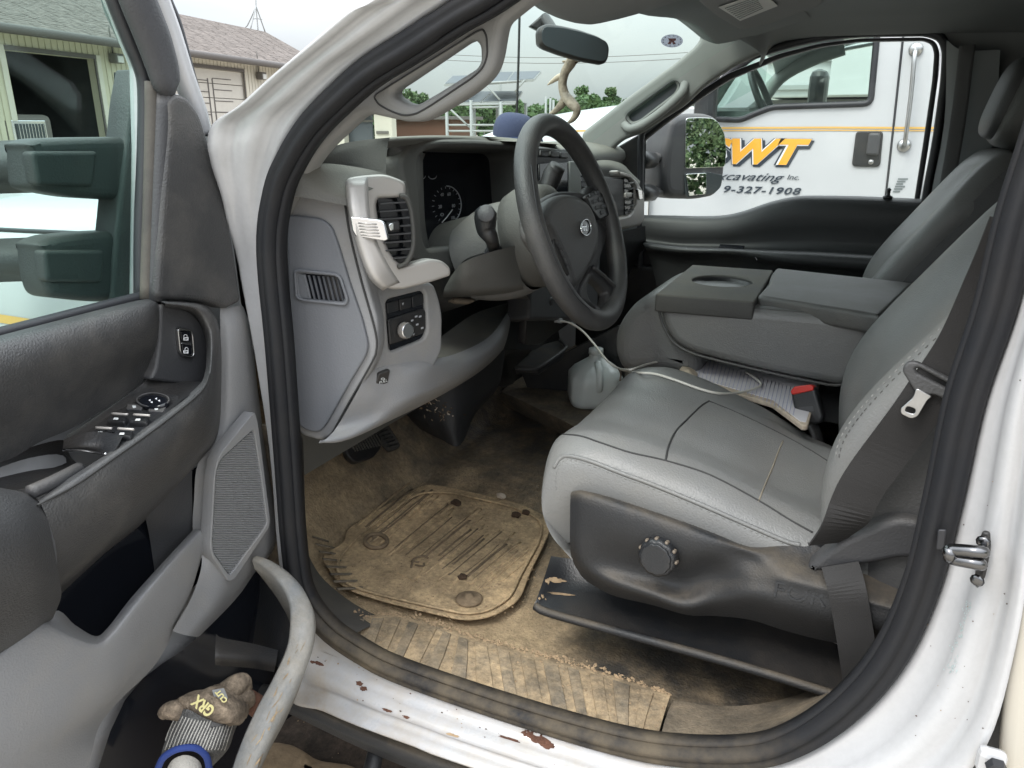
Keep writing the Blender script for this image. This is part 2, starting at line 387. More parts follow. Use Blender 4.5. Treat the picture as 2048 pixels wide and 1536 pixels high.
def stitches(name, tree, pts, m, parent, step=.008, ln=.005, r=.0009):
    P2 = spline([V((a, b, 0)) for a, b in pts], 14); Q = [onm(tree, p.x, p.y, .0006) for p in P2]; Q = [q for q in Q if q]
    vs = []; fs = []; acc = 0
    for a, b in zip(Q, Q[1:]):
        L = (b-a).length
        if L > .05: continue
        acc += L
        if acc >= step:
            acc = 0; d = (b-a).normalized(); s = d.cross((CAM-a).normalized()).normalized(); up = s.cross(d)
            k = len(vs)
            for q in (a, a+d*ln):
                vs += [q-s*r, q+up*r, q+s*r, q-up*r]
            for j in range(4): fs.append((k+j, k+(j+1) % 4, k+4+(j+1) % 4, k+4+j))
    if vs:
        o = link(name, pm(vs, fs), m, parent); return o

#BODY
# ================================================================== OUTSIDE
GZ = -.85
def flat(name, pts, z, m, kind='structure'):
    o = link(name, pm([(a, b, z) for a, b in pts], [tuple(range(len(pts)))]), m); o['kind'] = kind; return o
flat('ground', [(-400, -400), (400, -400), (400, 400), (-400, 400)], GZ, 'ground_bounce')
sp = [Zp(a, b, GZ) for a, b in [(470, 1600), (500, 1500), (540, 1488), (590, 1500), (640, 1530), (720, 1545), (800, 1600), (700, 1700)]]
rows = []
mp_ = [Zp(a, b, GZ) for a, b in [(300, 1340), (700, 1380), (1100, 1420), (1600, 1500), (1700, 1900), (1000, 2100), (200, 1900)]]
rows = []; c1 = sum(mp_, V())/len(mp_)
for f, h in ((1, .002), (.9, .006), (.5, .010), (.05, .010)): rows.append([c1.lerp(q, f)+V((0, 0, h)) for q in mp_])
o = grid('wet_mud', rows, 'mud_ground', nu=6, nv=5, closed=True, disp=.01); o['kind'] = 'stuff'
rows = []
c0 = sum(sp, V())/len(sp)
for f, h in ((1, .008), (.75, .028), (.4, .036), (.05, .038)): rows.append([c0.lerp(q, f)+V((0, 0, h)) for q in sp])
o = grid('sand_patch', rows, 'sand', nu=6, nv=3, closed=True, disp=.004); o['kind'] = 'stuff'
# loose gravel under the sill
random.seed(3); vs = []; fs = []
for i in range(1500):
    px, py = random.uniform(480, 950), random.uniform(1380, 1700); q = Zp(px, py, GZ); r = random.uniform(.002, .007)
    k = len(vs)
    for d in ((1, 0, 0), (0, 1, 0), (-1, 0, 0), (0, -1, 0), (0, 0, .9), (0, 0, -.2)): vs.append(q+V(d)*r*random.uniform(.7, 1.3)+V((0, 0, r*.3)))
    for a, b in ((0, 1), (1, 2), (2, 3), (3, 0)): fs += [(k+a, k+b, k+4), (k+b, k+a, k+5)]
o = link('gravel', pm(vs, fs), 'sand'); o['kind'] = 'stuff'

# ---- garage
tA = (2.8-.76)/ray(0, 98).z; GA = CAM+ray(0, 98)*tA; GWD = V((-.18, .98, 0)).normalized(); GN = V((.98, .18, 0)).normalized()
GW = PL(GA, GN)
def gs(px, py): return (GW(px, py)-GA).dot(GWD)       # distance along the wall
def gp(s, z, out=0): return V((GA.x, GA.y, 0))+GWD*s+GN*out+V((0, 0, z))
ze = GW(0, 56).z; zh = 2.8
garage = thing('garage_building', 'long tan metal-sided garage with brown shingle roof seen beyond the open door window', 'building', gp(8, GZ))
s0, s1 = gs(0, 98)-9, gs(625, 150)
d1a, d1b = gs(4, 98), gs(188, 109); d2a, d2b = gs(268, 110), gs(487, 148)
BZ = basis(GN, GWD)
def gbox(name, sa, sb, za, zb, o0, o1, m, par, bev=.0):
    B = Matrix((GWD, GN, V((0, 0, 1)))).transposed()
    return box(name, gp((sa+sb)/2, (za+zb)/2, (o0+o1)/2), (abs(sb-sa), abs(o1-o0), abs(zb-za)), m, par, rot=B, bev=bev)
wall = gbox('wall', s0, d1a, GZ, ze, -.3, 0, 'siding', garage)
gbox('wall', d1b, d2a, GZ, ze, -.3, 0, 'siding', garage); gbox('wall', d2b, s1, GZ, ze, -.3, 0, 'siding_pale', garage)
zh2 = GW(375, 132).z
gbox('header', d1a, d1b, zh, ze, -.3, 0, 'siding', garage); gbox('header', d2a, d2b, zh2, ze, -.3, 0, 'siding_pale', garage)
bme = None; s = s0
while s < s1:
    ina = d1a-.05 < s < d1b+.05; inb = d2a-.05 < s < d2b+.05
    za = zh+.12 if ina else (zh2+.12 if inb else GZ)
    key = round(ze-za, 3)
    bo = gbox('siding_board', s+.02, s+.20, za, ze, 0, .025, 'siding' if s < d2a else 'siding_pale', wall, bev=.01)
    s += .235
for da, db, zz in ((d1a, d1b, zh), (d2a, d2b, zh2)):
    gbox('door_frame', da-.18, da, GZ, zz+.12, 0, .07, 'siding_pale', garage); gbox('door_frame', db, db+.18, GZ, zz+.12, 0, .07, 'siding_pale', garage)
    gbox('door_frame', da, db, zz, zz+.12, 0, .07, 'fascia', garage); gbox('door_track', db-.06, db, GZ, zz, .0, .04, 'fascia', garage)
# inside of the open bay
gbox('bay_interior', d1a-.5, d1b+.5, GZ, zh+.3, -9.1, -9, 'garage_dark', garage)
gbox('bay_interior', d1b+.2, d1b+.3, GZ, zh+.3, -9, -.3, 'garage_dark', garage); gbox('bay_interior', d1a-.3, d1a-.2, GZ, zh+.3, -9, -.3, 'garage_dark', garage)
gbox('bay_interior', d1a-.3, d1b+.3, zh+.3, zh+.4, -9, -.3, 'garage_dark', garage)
gbox('bay_column', d1b-1.3, d1b-1.15, GZ, zh, -3, -2.85, 'rust', garage)
# closed sectional door
nz = 7
for i in range(nz):
    za = GZ+(zh2-GZ)*i/nz; zb = GZ+(zh2-GZ)*(i+1)/nz
    p = gbox('door_section', d2a, d2b, za+.012, zb-.012, -.12, -.06, 'garage_door', garage, bev=.01)
gbox('door_backing', d2a, d2b, GZ, zh2, -.2, -.13, 'fascia', garage)
for k in range(6):  # dark strips draw the rack-like reflections lying across the door
    zz = GZ+1.2+k*.42; gbox('reflected_rail', d2a+2.6, d2a+4.0, zz, zz+.03, -.05, -.04, 'fascia', garage)
    gbox('reflected_rail', d2a+4.35, d2a+5.6, zz+.1, zz+.13, -.05, -.04, 'fascia', garage)
gbox('reflected_rail', d2a+4.0, d2a+4.06, GZ, GZ+3.4, -.05, -.04, 'fascia', garage); gbox('reflected_rail', d2a+4.3, d2a+4.36, GZ, GZ+3.4, -.05, -.04, 'fascia', garage)
# roof
RD = 7.0; rp = PL(GA-GN*RD, GN); zr = (rp(334, 24).z+rp(531, 63).z)/2
sr1 = (rp(531, 63)-GA).dot(GWD); OV = .7
E0 = gp(s0, ze-.05, OV); E1 = gp(s1+1.5, ze-.05, OV); R0 = gp(s0, zr, -RD); R1 = gp(sr1, zr, -RD)
B0 = gp(s0, ze-.05, -2*RD); B1 = gp(s1+1.5, ze-.05, -2*RD)
vs = [E0, E1, R1, R0, B0, B1]; o = link('roof', pm(vs+[v-V((0, 0, .12)) for v in vs], [(0, 1, 2, 3), (1, 5, 2), (3, 2, 5, 4), (6, 7, 1, 0), (7, 11, 5, 1), (9, 8, 7, 6), (8, 11, 7), (10, 11, 8, 9)]), 'shingle', garage)
# shingle courses: each a proud strip running with the eave
vs = []; fs = []; nC = 34
for i in range(nC):
    f0 = i/nC; f1 = (i+1)/nC; a0 = E0.lerp(R0, f0); a1 = E1.lerp(R1, f0); b0 = E0.lerp(R0, f1); b1 = E1.lerp(R1, f1); up = V((0, 0, .012)); L = (a1-a0).length; n = int(L/1.0)
    for j in range(n):
        g0 = j/n; g1 = (j+.93)/n; u2 = up*random.uniform(.5, 1.4); k = len(vs)
        vs += [a0.lerp(a1, g0)+u2, a0.lerp(a1, g1)+u2, b0.lerp(b1, g1)+V((0, 0, .004)), b0.lerp(b1, g0)+V((0, 0, .004)), a0.lerp(a1, g0), a0.lerp(a1, g1)]
        fs += [(k, k+1, k+2, k+3), (k+4, k+5, k+1, k)]
sh = link('shingle_courses', pm(vs, fs), 'shingle_dark', o); sh['kind'] = 'stuff'
g_ = tube('gutter', [gp(s0, ze-.08, OV+.06), gp((s0+s1)/2, ze-.08, OV+.06), gp(s1+1.5, ze-.08, OV+.06)], .13, 'fascia', garage, k=2, seg=8)
gbox('soffit', s0, s1, ze-.06, ze-.02, 0, OV, 'siding_pale', garage)
for i, ((px, py), lb) in enumerate((((227, 117), 'grey wall floodlight beside the open dark garage bay'), ((518, 152), 'small wall floodlight with bright lens right of the closed garage door'))):
    q = GW(px, py, .1); t = thing('wall_lamp', lb, 'lamp', q, 'floodlights on the garage wall')
    B = Matrix((GWD, GN, V((0, 0, 1)))).transposed()
    box('housing', q+GN*.12, (.36, .3, .3), 'lamp_grey', t, rot=B, bev=.03); box('lens', q+GN*.27+V((0, 0, -.03)), (.26, .05, .2), 'lamp_lens', t, rot=B, bev=.01)
    tube('conduit', [q+V((0, 0, .15)), q+V((0, 0, .6)), q+V((0, 0, 1.0))], .025, 'lamp_grey', t, k=2, seg=6)
# antenna on the roof
aq = rp(515, 50); t = thing('roof_antenna', 'thin tripod antenna mast on the garage roof ridge', 'antenna', V((aq.x, aq.y, zr)))
top = rp(514, -12)
tube('mast', [V((aq.x, aq.y, zr-.3)), rp(512, 10), top+V((0, 0, 1))], .035, 'galv', t, k=3, seg=6)
for px, py in ((501, 58), (531, 66)): tube('leg', [rp(512, 12), rp((512+px)/2, (12+py)/2), rp(px, py)], .035, 'galv', t, k=2, seg=6)
tube('leg', [rp(512, 12), rp(512, 12)+V((-.8, 0, -1)), V((aq.x, aq.y, zr))+V((-1.5, 0, 0))], .035, 'galv', t, k=2, seg=6)
tube('brace', [rp(505, 38), rp(514, 37), rp(524, 39)], .025, 'galv', t, k=2, seg=6)
# tractor in the bay
sx = (gs(22, 270)+gs(95, 270))/2; tq = gp(sx, GZ, -1.2); t = thing('semi_truck', 'dark grey semi truck nose with chrome grille parked in the open garage bay', 'truck', tq)
B = Matrix((GWD, GN, V((0, 0, 1)))).transposed()
def tb(n, a, o_, z, d, m, bev=.05): return box(n, gp(sx+a, z, -1.2+o_), d, m, t, rot=B, bev=bev, seg=3)
hz = GW(60, 243).z+.3
tb('hood', 0, 0, hz-.75, (1.9, 2.4, 1.3), 'lamp_grey', .18); tb('grille_frame', 0, 1.22, hz-.85, (1.2, .1, 1.2), 'chrome', .04); tb('grille', 0, 1.28, hz-.87, (1.0, .06, 1.02), 'mirror_dark', .01)
for k in range(9): tb('grille_bar', -.44+k*.11, 1.32, hz-.87, (.02, .03, 1.0), 'chrome', .004)
tb('cab', 0, -2, hz+.1, (2.1, 2.2, 2.2), 'lamp_grey', .15); tb('bumper', 0, 1.3, hz-1.75, (2.3, .25, .4), 'chrome', .08)
for sgn in (-1, 1):
    tb('fender', sgn*1.0, .4, hz-1.3, (.45, 1.6, .7), 'lamp_grey', .15); lathe('headlight', gp(sx+sgn*.95, hz-1.1, .15), GN, [(.02, 0), (.13, 0), (.13, .12), (.02, .14)], 'lamp_lens', t, seg=14)
    lathe('wheel', gp(sx+sgn*1.0, GZ+.5, -1.0), GWD, [(.1, -.15), (.5, -.15), (.5, .15), (.1, .15)], 'rubber', t, seg=20)
lathe('chrome_stack', gp(sx+.1, hz-.1, -1.0), (0, 0, 1), [(.06, 0), (.06, .75), (.05, .78)], 'chrome', t, seg=12)
tb('yellow_marker', -.35, 1.4, hz-1.0, (.16, .1, .4), 'yellow_plastic', .04)

# ---- trees
def tree(name, pos, h, w, label, group, n=2600, leaf=.5, seedv=0, trunk=True, cat='tree', low=False):
    rnd = random.Random(seedv); t = thing(name, label, cat, pos, group); pos = V(pos)
    if trunk:
        tube('trunk', [pos, pos+V((rnd.uniform(-.1, .1)*w, 0, h*.3)), pos+V((rnd.uniform(-.1, .1)*w, 0, h*.75))], [h*.035, h*.025, h*.008], 'trunk', t, k=3, seg=8)
        for k in range(5):
            a = rnd.uniform(0, 6.28); z0 = h*rnd.uniform(.25, .5); L = w*rnd.uniform(.25, .4)
            tube('limb', [pos+V((0, 0, z0)), pos+V((math.cos(a)*L*.6, math.sin(a)*L*.6, z0+h*.14)), pos+V((math.cos(a)*L, math.sin(a)*L, z0+h*.32))], [h*.014, h*.009, h*.003], 'trunk', t, k=3, seg=6)
    cl = []
    for k in range(26):
        a = rnd.uniform(0, 6.28); rr = w*.42*math.sqrt(rnd.random()); zz = rnd.uniform(.03 if low else .22, .92); sh = math.sin(min(1, (1.05-zz)*1.9)*1.57)
        cl.append((pos+V((math.cos(a)*rr*sh, math.sin(a)*rr*sh, h*zz)), rnd.uniform(.11, .2)*w))
    for mi, mname in enumerate(('leaf_a', 'leaf_b', 'leaf_c')):
        vs = []; fs = []
        for k in range(n//3):
            c, r = rnd.choice(cl[mi::3] if rnd.random() < .7 else cl); d = V((rnd.gauss(0, 1), rnd.gauss(0, 1), rnd.gauss(0, .8))).normalized()*r*(rnd.random()**.4)
            q = c+d; u = V((rnd.gauss(0, 1), rnd.gauss(0, 1), rnd.gauss(0, 1))).normalized(); v = u.cross(V((rnd.gauss(0, 1), rnd.gauss(0, 1), rnd.gauss(0, 1)))).normalized(); s = leaf*rnd.uniform(.5, 1.2)
            i = len(vs); vs += [q-u*s, q+v*s*.6, q+u*s, q-v*s*.6]; fs.append((i, i+1, i+2, i+3))
        link('crown', pm(vs, fs), mname, t)
    return t
def treepx(px, ptop, wpx, D, label, group, sv, n=1500):
    d = ray(px, 253); k = D/math.hypot(d.x, d.y); b = CAM+d*k; b.z = GZ; zt = (CAM+ray(px, ptop)*k).z; w = wpx/1540*D*.95
    tree('leafy_tree', b, zt-GZ, w, label, group, n=int(n*2.4), leaf=D*.0021, seedv=sv)
tl = [(1163, 170, 66, 110, 'rounded tree just right of the hanging antler'), (1218, 173, 40, 112, 'taller tree with a twin crown above the white hood'), (1195, 190, 30, 112, 'small low tree between the two taller ones'),
      (818, 183, 80, 95, 'dark tree clump seen through the pillar grab handle'), (850, 190, 60, 96, 'lower tree at the right end of the grab handle view')]
for i, (px, pt, wp, D, lb) in enumerate(tl): treepx(px, pt, wp, D, lb, 'trees on the horizon', 20+i, 1800)
# hedge-like far tree line: reads as one mass
rnd = random.Random(5); vs = []; fs = []
for k in range(26000):
    px = rnd.uniform(560, 1300); D = rnd.uniform(84, 92); d = ray(px, 253); f = D/math.hypot(d.x, d.y); b = CAM+d*f
    top = 203+7*math.sin(px*.031)+5*math.sin(px*.083+1)+4*math.sin(px*.21); zt = (CAM+ray(px, top)*f).z
    z = GZ+(zt-GZ)*rnd.random()**.8; q = V((b.x, b.y, z)); u = V((rnd.gauss(0, 1), rnd.gauss(0, 1), rnd.gauss(0, 1))).normalized(); v = u.cross(V((rnd.gauss(0, 1), rnd.gauss(0, 1), rnd.gauss(0, 1)))).normalized(); s = rnd.uniform(.16, .36)
    i = len(vs); vs += [q-u*s, q+v*s*.7, q+u*s, q-v*s*.7]; fs.append((i, i+1, i+2, i+3))
o = link('treeline', pm(vs, fs), 'leaf_b'); o['kind'] = 'stuff'
# trees behind the trucks, seen in the towing mirror
for i, (x, y, h, w) in enumerate([(19, 1.6, 8, 6), (20, 5.0, 9, 7), (23, 9.5, 9, 7), (18, -3.5, 8, 6)]):
    tree('leafy_tree', (x, y, GZ), h, w, ['bushy tree behind the truck filling the towing mirror', 'tall green tree behind both trucks', 'tree behind the neighbouring white truck', 'tree behind the truck on the driver side'][i], 'trees behind the trucks', n=[20000, 20000, 6000, 6000][i], leaf=[.055, .06, .14, .14][i], seedv=50+i, trunk=True, low=True)

rnd = random.Random(77); vs = []; fs = []
for k in range(26000):
    y = rnd.uniform(-6, 18); z = GZ+rnd.random()**.8*(7.5+1.2*math.sin(y*.9)+.8*math.sin(y*2.3)); q = V((25+rnd.uniform(0, 1.2)+.15*y, y, z)); u = V((rnd.gauss(0, 1), rnd.gauss(0, 1), rnd.gauss(0, 1))).normalized(); v = u.cross(V((rnd.gauss(0, 1), rnd.gauss(0, 1), rnd.gauss(0, 1)))).normalized(); s = rnd.uniform(.10, .22)
    i = len(vs); vs += [q-u*s, q+v*s*.7, q+u*s, q-v*s*.7]; fs.append((i, i+1, i+2, i+3))
o = link('hedge_foliage', pm(vs, fs), 'leaf_a'); o['kind'] = 'stuff'
# ---- low pale building through the windshield
b0, b1 = Yp(560, 300, 24), Yp(786, 300, 24); zt = Yp(760, 205, 24).z
t = thing('shop_building', 'low pale shop building with a dark bay seen through the windshield corner', 'building', ((b0.x+b1.x)/2, 24, GZ))
p_ = YP(24)
def rect(n, x0, y0, x1, y1, m, par, off=0, th=.1, zlo=None, pl=p_, bev=.01):
    A, Bq = pl(x0, y0, off), pl(x1, y1, off); z1, z0 = A.z, (Bq.z if zlo is None else zlo)
    return box(n, ((A.x+Bq.x)/2, A.y+th/2, (z0+z1)/2), (abs(Bq.x-A.x), th, abs(z1-z0)), m, par, bev=bev)
rect('wall', 560, 205, 690, 300, 'siding_pale', t, zlo=GZ, th=.3); rect('wall', 746, 205, 786, 300, 'siding_pale', t, zlo=GZ, th=.3); rect('header', 690, 205, 746, 226, 'siding_pale', t, th=.3)
rect('bay_door', 690, 226, 746, 300, 'solar', t, off=-.4, th=.1, zlo=GZ); rect('door_band', 690, 240, 746, 244, 'lamp_grey', t, off=-.3, th=.05)
rect('eave', 555, 200, 790, 206, 'fascia', t, off=.3, th=1); rect('wall_sign', 752, 262, 776, 268, 'lamp_grey', t, off=.05, th=.05)
t = thing('brick_shed', 'low brown brick shed behind the steel solar stand', 'building', Yp(840, 300, 26))
p3 = YP(26); rect('wall', 786, 238, 905, 300, 'rust', t, zlo=GZ, th=2, pl=p3); rect('roof', 783, 233, 908, 239, 'fascia', t, off=.2, th=2.4, pl=p3)
# ---- solar stands
SP = YP(15)
def panel(label, corners, seams, loc):
    t = thing('solar_panel_array', label, 'solar panel', loc, 'solar panels on the steel stand')
    tl_, tr, br, bl = corners
    A, B_, C, D = YP(16.3)(*tl_), YP(16.3)(*tr), SP(*br), SP(*bl)
    nrm = (B_-A).cross(D-A).normalized();  nrm = nrm if nrm.y < 0 else -nrm
    for i in range(seams):
        f0, f1 = i/seams+.006, (i+1)/seams-.006
        q = [A.lerp(B_, f0), A.lerp(B_, f1), D.lerp(C, f1), D.lerp(C, f0)]; cc = sum(q, V())/4
        link('panel_frame', pm(q+[v-nrm*.05 for v in q], [(0, 1, 2, 3), (7, 6, 5, 4), (0, 4, 5, 1), (1, 5, 6, 2), (2, 6, 7, 3), (3, 7, 4, 0)]), 'galv', t)
        q2 = [cc.lerp(v, .965)+nrm*.006 for v in q]; link('cell_sheet', pm(q2, [(0, 1, 2, 3)]), 'solar', t)
    return t
panel('lower solar array on the steel stand by the trees', [(930, 183), (1046, 182), (1034, 202), (893, 206)], 2, SP(970, 200))
panel('upper solar array standing higher against the sky', [(975, 145), (1083, 142), (1068, 158), (962, 166)], 2, SP(1020, 160))
panel('small solar array at the left end partly behind the pillar', [(905, 152), (958, 150), (930, 166), (888, 168)], 1, SP(930, 160))
t = thing('steel_stand', 'white steel stand carrying the solar panels', 'stand', V((SP(960, 300).x, 15, GZ)))
for px, top in ((893, 206), (942, 200), (1002, 203)):
    for dy in (0, 1.3):
        a = SP(px, top)+V((0, dy, 0)); tube('post', [a, (a+V((a.x, a.y, GZ)))/2, V((a.x, a.y, GZ))], .04, 'galv', t, k=1, seg=6)
for (a, b) in (((893, 210), (1030, 208)), ((893, 262), (1002, 262)), ((896, 214), (940, 255)), ((942, 215), (998, 214)), ((940, 168), (1040, 162)), ((975, 172), (1000, 200)), ((1050, 160), (1030, 183)), ((893, 250), (1002, 250))):
    tube('brace', [SP(*a), (SP(*a)+SP(*b))/2, SP(*b)], .022, 'galv', t, k=1, seg=6)
LP = YP(17); t = thing('light_pole', 'tall thin light pole with a yellow lamp head by the solar panels', 'pole', V((LP(998, 250).x, 17, GZ)))
a = LP(999, 62); tube('pole', [V((a.x, a.y, GZ)), (a+V((a.x, a.y, GZ)))/2, a], .05, 'galv', t, k=1, seg=8); lathe('lamp_head', LP(1003, 62), (0, 0, 1), [(.16, 0), (.14, .12), (.05, .22), (.02, .24)], 'yellow_plastic', t, seg=14)
for i, px in enumerate((1092, 1101, 1107)):
    a = Yp(px, 192+4*i, 30); tag(tube('fence_post', [V((a.x, a.y, GZ)), (a+V((a.x, a.y, GZ)))/2, a], .05, 'galv', k=1, seg=6), ['tallest thin fence post left of the antler tine', 'middle thin fence post below the antler', 'shortest thin fence post beside the antler fork'][i], 'post', 'thin posts before the trees')
for i, (ya, yb, lb) in enumerate(((86, 84, 'upper power line crossing the sky behind the mirror'), (97, 96, 'lower power line crossing the sky behind the mirror'))):
    a, b = Yp(700, ya+14, 60), Yp(1700, yb, 60); tag(tube('power_line', [a, (a+b)/2-V((0, 0, .8)), b], .022, 'fascia', k=8, seg=5), lb, 'wire', 'power lines')

# ---- neighbouring white truck
NY = 3.3; NP = YP(NY)
nb = thing('white_truck', 'white service truck with orange lettering parked beside the passenger window', 'truck', (0, 4.2, GZ))
win = [(1424, 238), (1400, 200), (1470, 135), (1560, 85), (1650, 55), (1757, 36), (1741, 207), (1545, 214), (1508, 228), (1482, 240)]
cab = [(1405, 215), (1455, 125), (1560, 60), (1650, 22), (1760, 0), (1905, -10), (1895, 100), (1868, 250), (1835, 500), (1800, 760), (1280, 760), (1300, 300), (1310, 205)]
plate('door_side', NP, cab, 'white_clean', nb, holes=[win], thick=.05, bevel=.012, r=.03)
farp = [(x, y) for x, y in cab]; FPn = YP(NY+1.85)
def sh(pl_pts, dy): return [NP(a, b)+V((0, dy, 0)) for a, b in pl_pts]
plate('far_side', YP(NY+1.8), sh(cab, 1.8), 'white_clean', nb, holes=[sh([(1424, 238), (1395, 200), (1440, 140), (1540, 70), (1650, 34), (1757, 12), (1741, 207), (1545, 214), (1508, 228), (1482, 240)], 1.8)], thick=.05, bevel=.01, r=.03, three=True)
plate('window_glass', YP(NY+.03), sh(win, .03), 'glass_green', nb, thick=.004, bevel=.001, r=.03, three=True)
wl = spline([NP(a, b, .006) for a, b in win], 1, True); wl = rounded([NP(a, b, .004) for a, b in win], .03)
tube('window_seal', wl, .014, 'rubber', nb, k=1, seg=6, closed=True)
top = [NP(1455, 125)+V((0, .05, .02)), NP(1560, 60)+V((0, .05, .03)), NP(1760, 0)+V((0, .05, .03)), NP(1905, -10)+V((0, .05, .03))]
grid('roof_panel', [top, [q+V((0, .5, .10)) for q in top], [q+V((0, 1.3, .10)) for q in top], [q+V((0, 1.75, 0)) for q in top]], 'white_clean', nb, thick=.02)
rr = [NP(1905, -10), NP(1868, 250), NP(1800, 760)]
grid('cab_rear', [rr, [q+V((0, 1.8, 0)) for q in rr]], 'white_clean', nb, thick=.03)
fl = [NP(1300, 640), NP(1830, 640)]; box('cab_floor', (NP(1560, 640).x, NY+.9, NP(1560, 640).z), (1.4, 1.7, .1), 'dark_trim', nb)
box('dashboard', (NP(1430, 250).x+.05, NY+.9, .72), (.3, 1.6, .26), 'dark_trim', nb, bev=.06)
for dy in (.35, 1.25): box('seat_back', (NP(1700, 300).x, NY+dy, .62), (.14, .5, .5), 'leather_side', nb, rot=Matrix.Rotation(.25, 3, 'Y'), bev=.05)
wc = V((NP(1500, 200).x, NY+.5, .88)); B = basis((.9, 0, .44), (0, 1, 0))
tube('steering_wheel', [wc+B @ V((math.cos(a)*.19, math.sin(a)*.19, 0)) for a in [i*math.pi/8 for i in range(16)]], .018, 'black_trim', nb, k=2, seg=8, closed=True)
tube('steering_column', [wc, wc-V((.1, 0, .08)), wc-V((.25, 0, .2))], .04, 'dark_trim', nb, k=2)
for dy in (.1, 1.7):  # inner pillar trims
    tube('pillar_trim', [NP(1405, 212)+V((0, dy, 0)), NP(1470, 118)+V((0, dy, 0)), NP(1560, 64)+V((0, dy, 0)), NP(1650, 30)+V((0, dy, 0))], .045, 'pillar_trim', nb, k=4)
box('far_mirror', (NP(1560, 170).x, NY+2.15, .93), (.12, .25, .42), 'black_trim', nb, bev=.05); box('near_mirror', (NP(1432, 190).x, NY-.22, .93), (.1, .1, .34), 'black_trim', nb, bev=.03)
tube('near_mirror_arm', [NP(1412, 232), NP(1420, 225)+V((0, -.1, 0)), NP(1432, 215)+V((0, -.2, 0))], .02, 'black_trim', nb, k=3)
# windshield and front
wb = [NP(1310, 208), NP(1405, 213)]
ws = [[V((NP(1300, 208).x, NY+.04, .87)), V((NP(1300, 208).x-.15, NY+.9, .88)), V((NP(1300, 208).x, NY+1.76, .87))], [NP(1455, 118)+V((0, .08, 0)), NP(1440, 118)+V((0, .9, .06)), NP(1455, 118)+V((0, 1.72, 0))]]
fw = NP(1300, 208).x
hood = [(0, 0.01), (-.25, -.005), (-.5, -.03), (-.75, -.065), (-.98, -.12), (-1.12, -.25), (-1.15, -.9)]
hr = []
for dy, dz in ((0, -.10), (.04, -.03), (.16, .01), (.5, .045), (.9, .06), (1.3, .045), (1.64, .01), (1.76, -.03), (1.8, -.10)):
    hr.append([V((fw+.02+x, NY+dy, .845+z+(dz if x > -1.6 else dz*.3))) for x, z in hood])
grid('hood', hr, 'white_clean', nb, nu=5, nv=4)
fe = []
for z, dy in ((-.10, 0), (-.22, -.03), (-.45, -.045), (-.8, -.03), (-1.2, 0)):
    fe.append([V((fw+.03, NY+dy, .845+z)), V((fw-.3, NY+dy, .845+z)), V((fw-.6, NY+dy, .81+z)), V((fw-.95, NY+dy+.03, .75+z)), V((fw-1.08, NY+dy+.18, .70+z))])
grid('fender', fe, 'white_clean', nb, nu=5, nv=4)
grid('windshield', ws, 'glass_green', nb, nu=4, nv=3)
tube('windshield_pillar', [NP(1318, 206)+V((0, .02, .03)), NP(1400, 150)+V((0, .03, 0)), NP(1475, 100)+V((0, .04, 0)), NP(1580, 42)+V((0, .05, 0))], .035, 'white_clean', nb, k=4)
tube('wiper', [V((fw-.02, NY+.1, .885)), V((fw-.06, NY+.5, .9)), V((fw-.05, NY+.9, .91))], .012, 'rubber', nb, k=3)
grid('cowl_grille', [[V((fw+.1, NY+.05, .865)), V((fw-.02, NY+.9, .905)), V((fw+.1, NY+1.7, .865))], [V((fw-.12, NY+.08, .872)), V((fw-.22, NY+.9, .912)), V((fw-.12, NY+1.7, .872))]], 'black_trim', nb, nu=6)
for k in range(2):
    for wx in (-.6, 2.3): lathe('wheel', (fw+wx, NY+.15+k*1.5, GZ+.42), (0, 1, 0), [(.1, -.13), (.38, -.13), (.42, -.09), (.42, .09), (.38, .13), (.1, .13)], 'rubber', nb, seg=24)
box('cargo_box', (1.75, NY+.95, .35), (1.6, 1.9, 1.3), 'white_clean', nb, bev=.03)
tube('door_gap', [NP(1812, 20, .001), NP(1790, 225, .001), NP(1771, 395, .001), NP(1750, 560, .001)], .005, 'rubber', nb, k=3, seg=6)
# handle, grab bar, print
plate('handle_bezel', NP, [(1712, 262), (1767, 262), (1760, 334), (1703, 333)], 'black_trim', nb, thick=.03, bevel=.006, r=.02, off=.012)
plate('handle_lever', NP, [(1737, 266), (1762, 266), (1757, 311), (1731, 310)], 'dark_trim', nb, thick=.03, bevel=.01, r=.014, off=.035)
lathe('lock_cylinder', NP(1742, 324, .012), (0, -1, 0), [(.006, 0), (.012, 0), (.011, .006), (.002, .007)], 'steel', nb, seg=14)
tube('grab_bar', [NP(1832, 100, .02), NP(1829, 112, .06), NP(1822, 190, .065), NP(1812, 270, .06), NP(1809, 290, .02)], .010, 'steel', nb, k=5, seg=10)
for q in ((1832, 99), (1808, 291)): lathe('bar_foot', NP(q[0], q[1], .004), (0, -1, 0), [(.004, 0), (.03, 0), (.026, .012), (.004, .014)], 'steel', nb, seg=14)
XD, ZD = (1, 0, 0), (0, 0, 1)
def npt(n, s, x0, y0, x1, y1, m, off, shear=0, bold=0, space=1):
    a, b, c = NP(x0, y1, off), NP(x1, y1, off), NP(x0, y0, off)
    return text(n, s, a, XD, ZD, abs(c.z-a.z), m, nb, width=b.x-a.x, shear=shear, bold=bold, ext=.001, space=space)
for (off, dx, dy, bold, mm) in ((.003, 4, 4, .06, 'dark_print'), (.005, 0, 0, .055, 'dark_print'), (.007, 0, 0, .03, 'white_mark'), (.009, 0, 0, .005, 'orange_print')):
    e = bold*26
    npt('lettering', 'SWT', 1406-e+dx, 276-e*.6+dy, 1618+e+dx, 327+e*.6+dy, mm, off, .32, bold+.035)
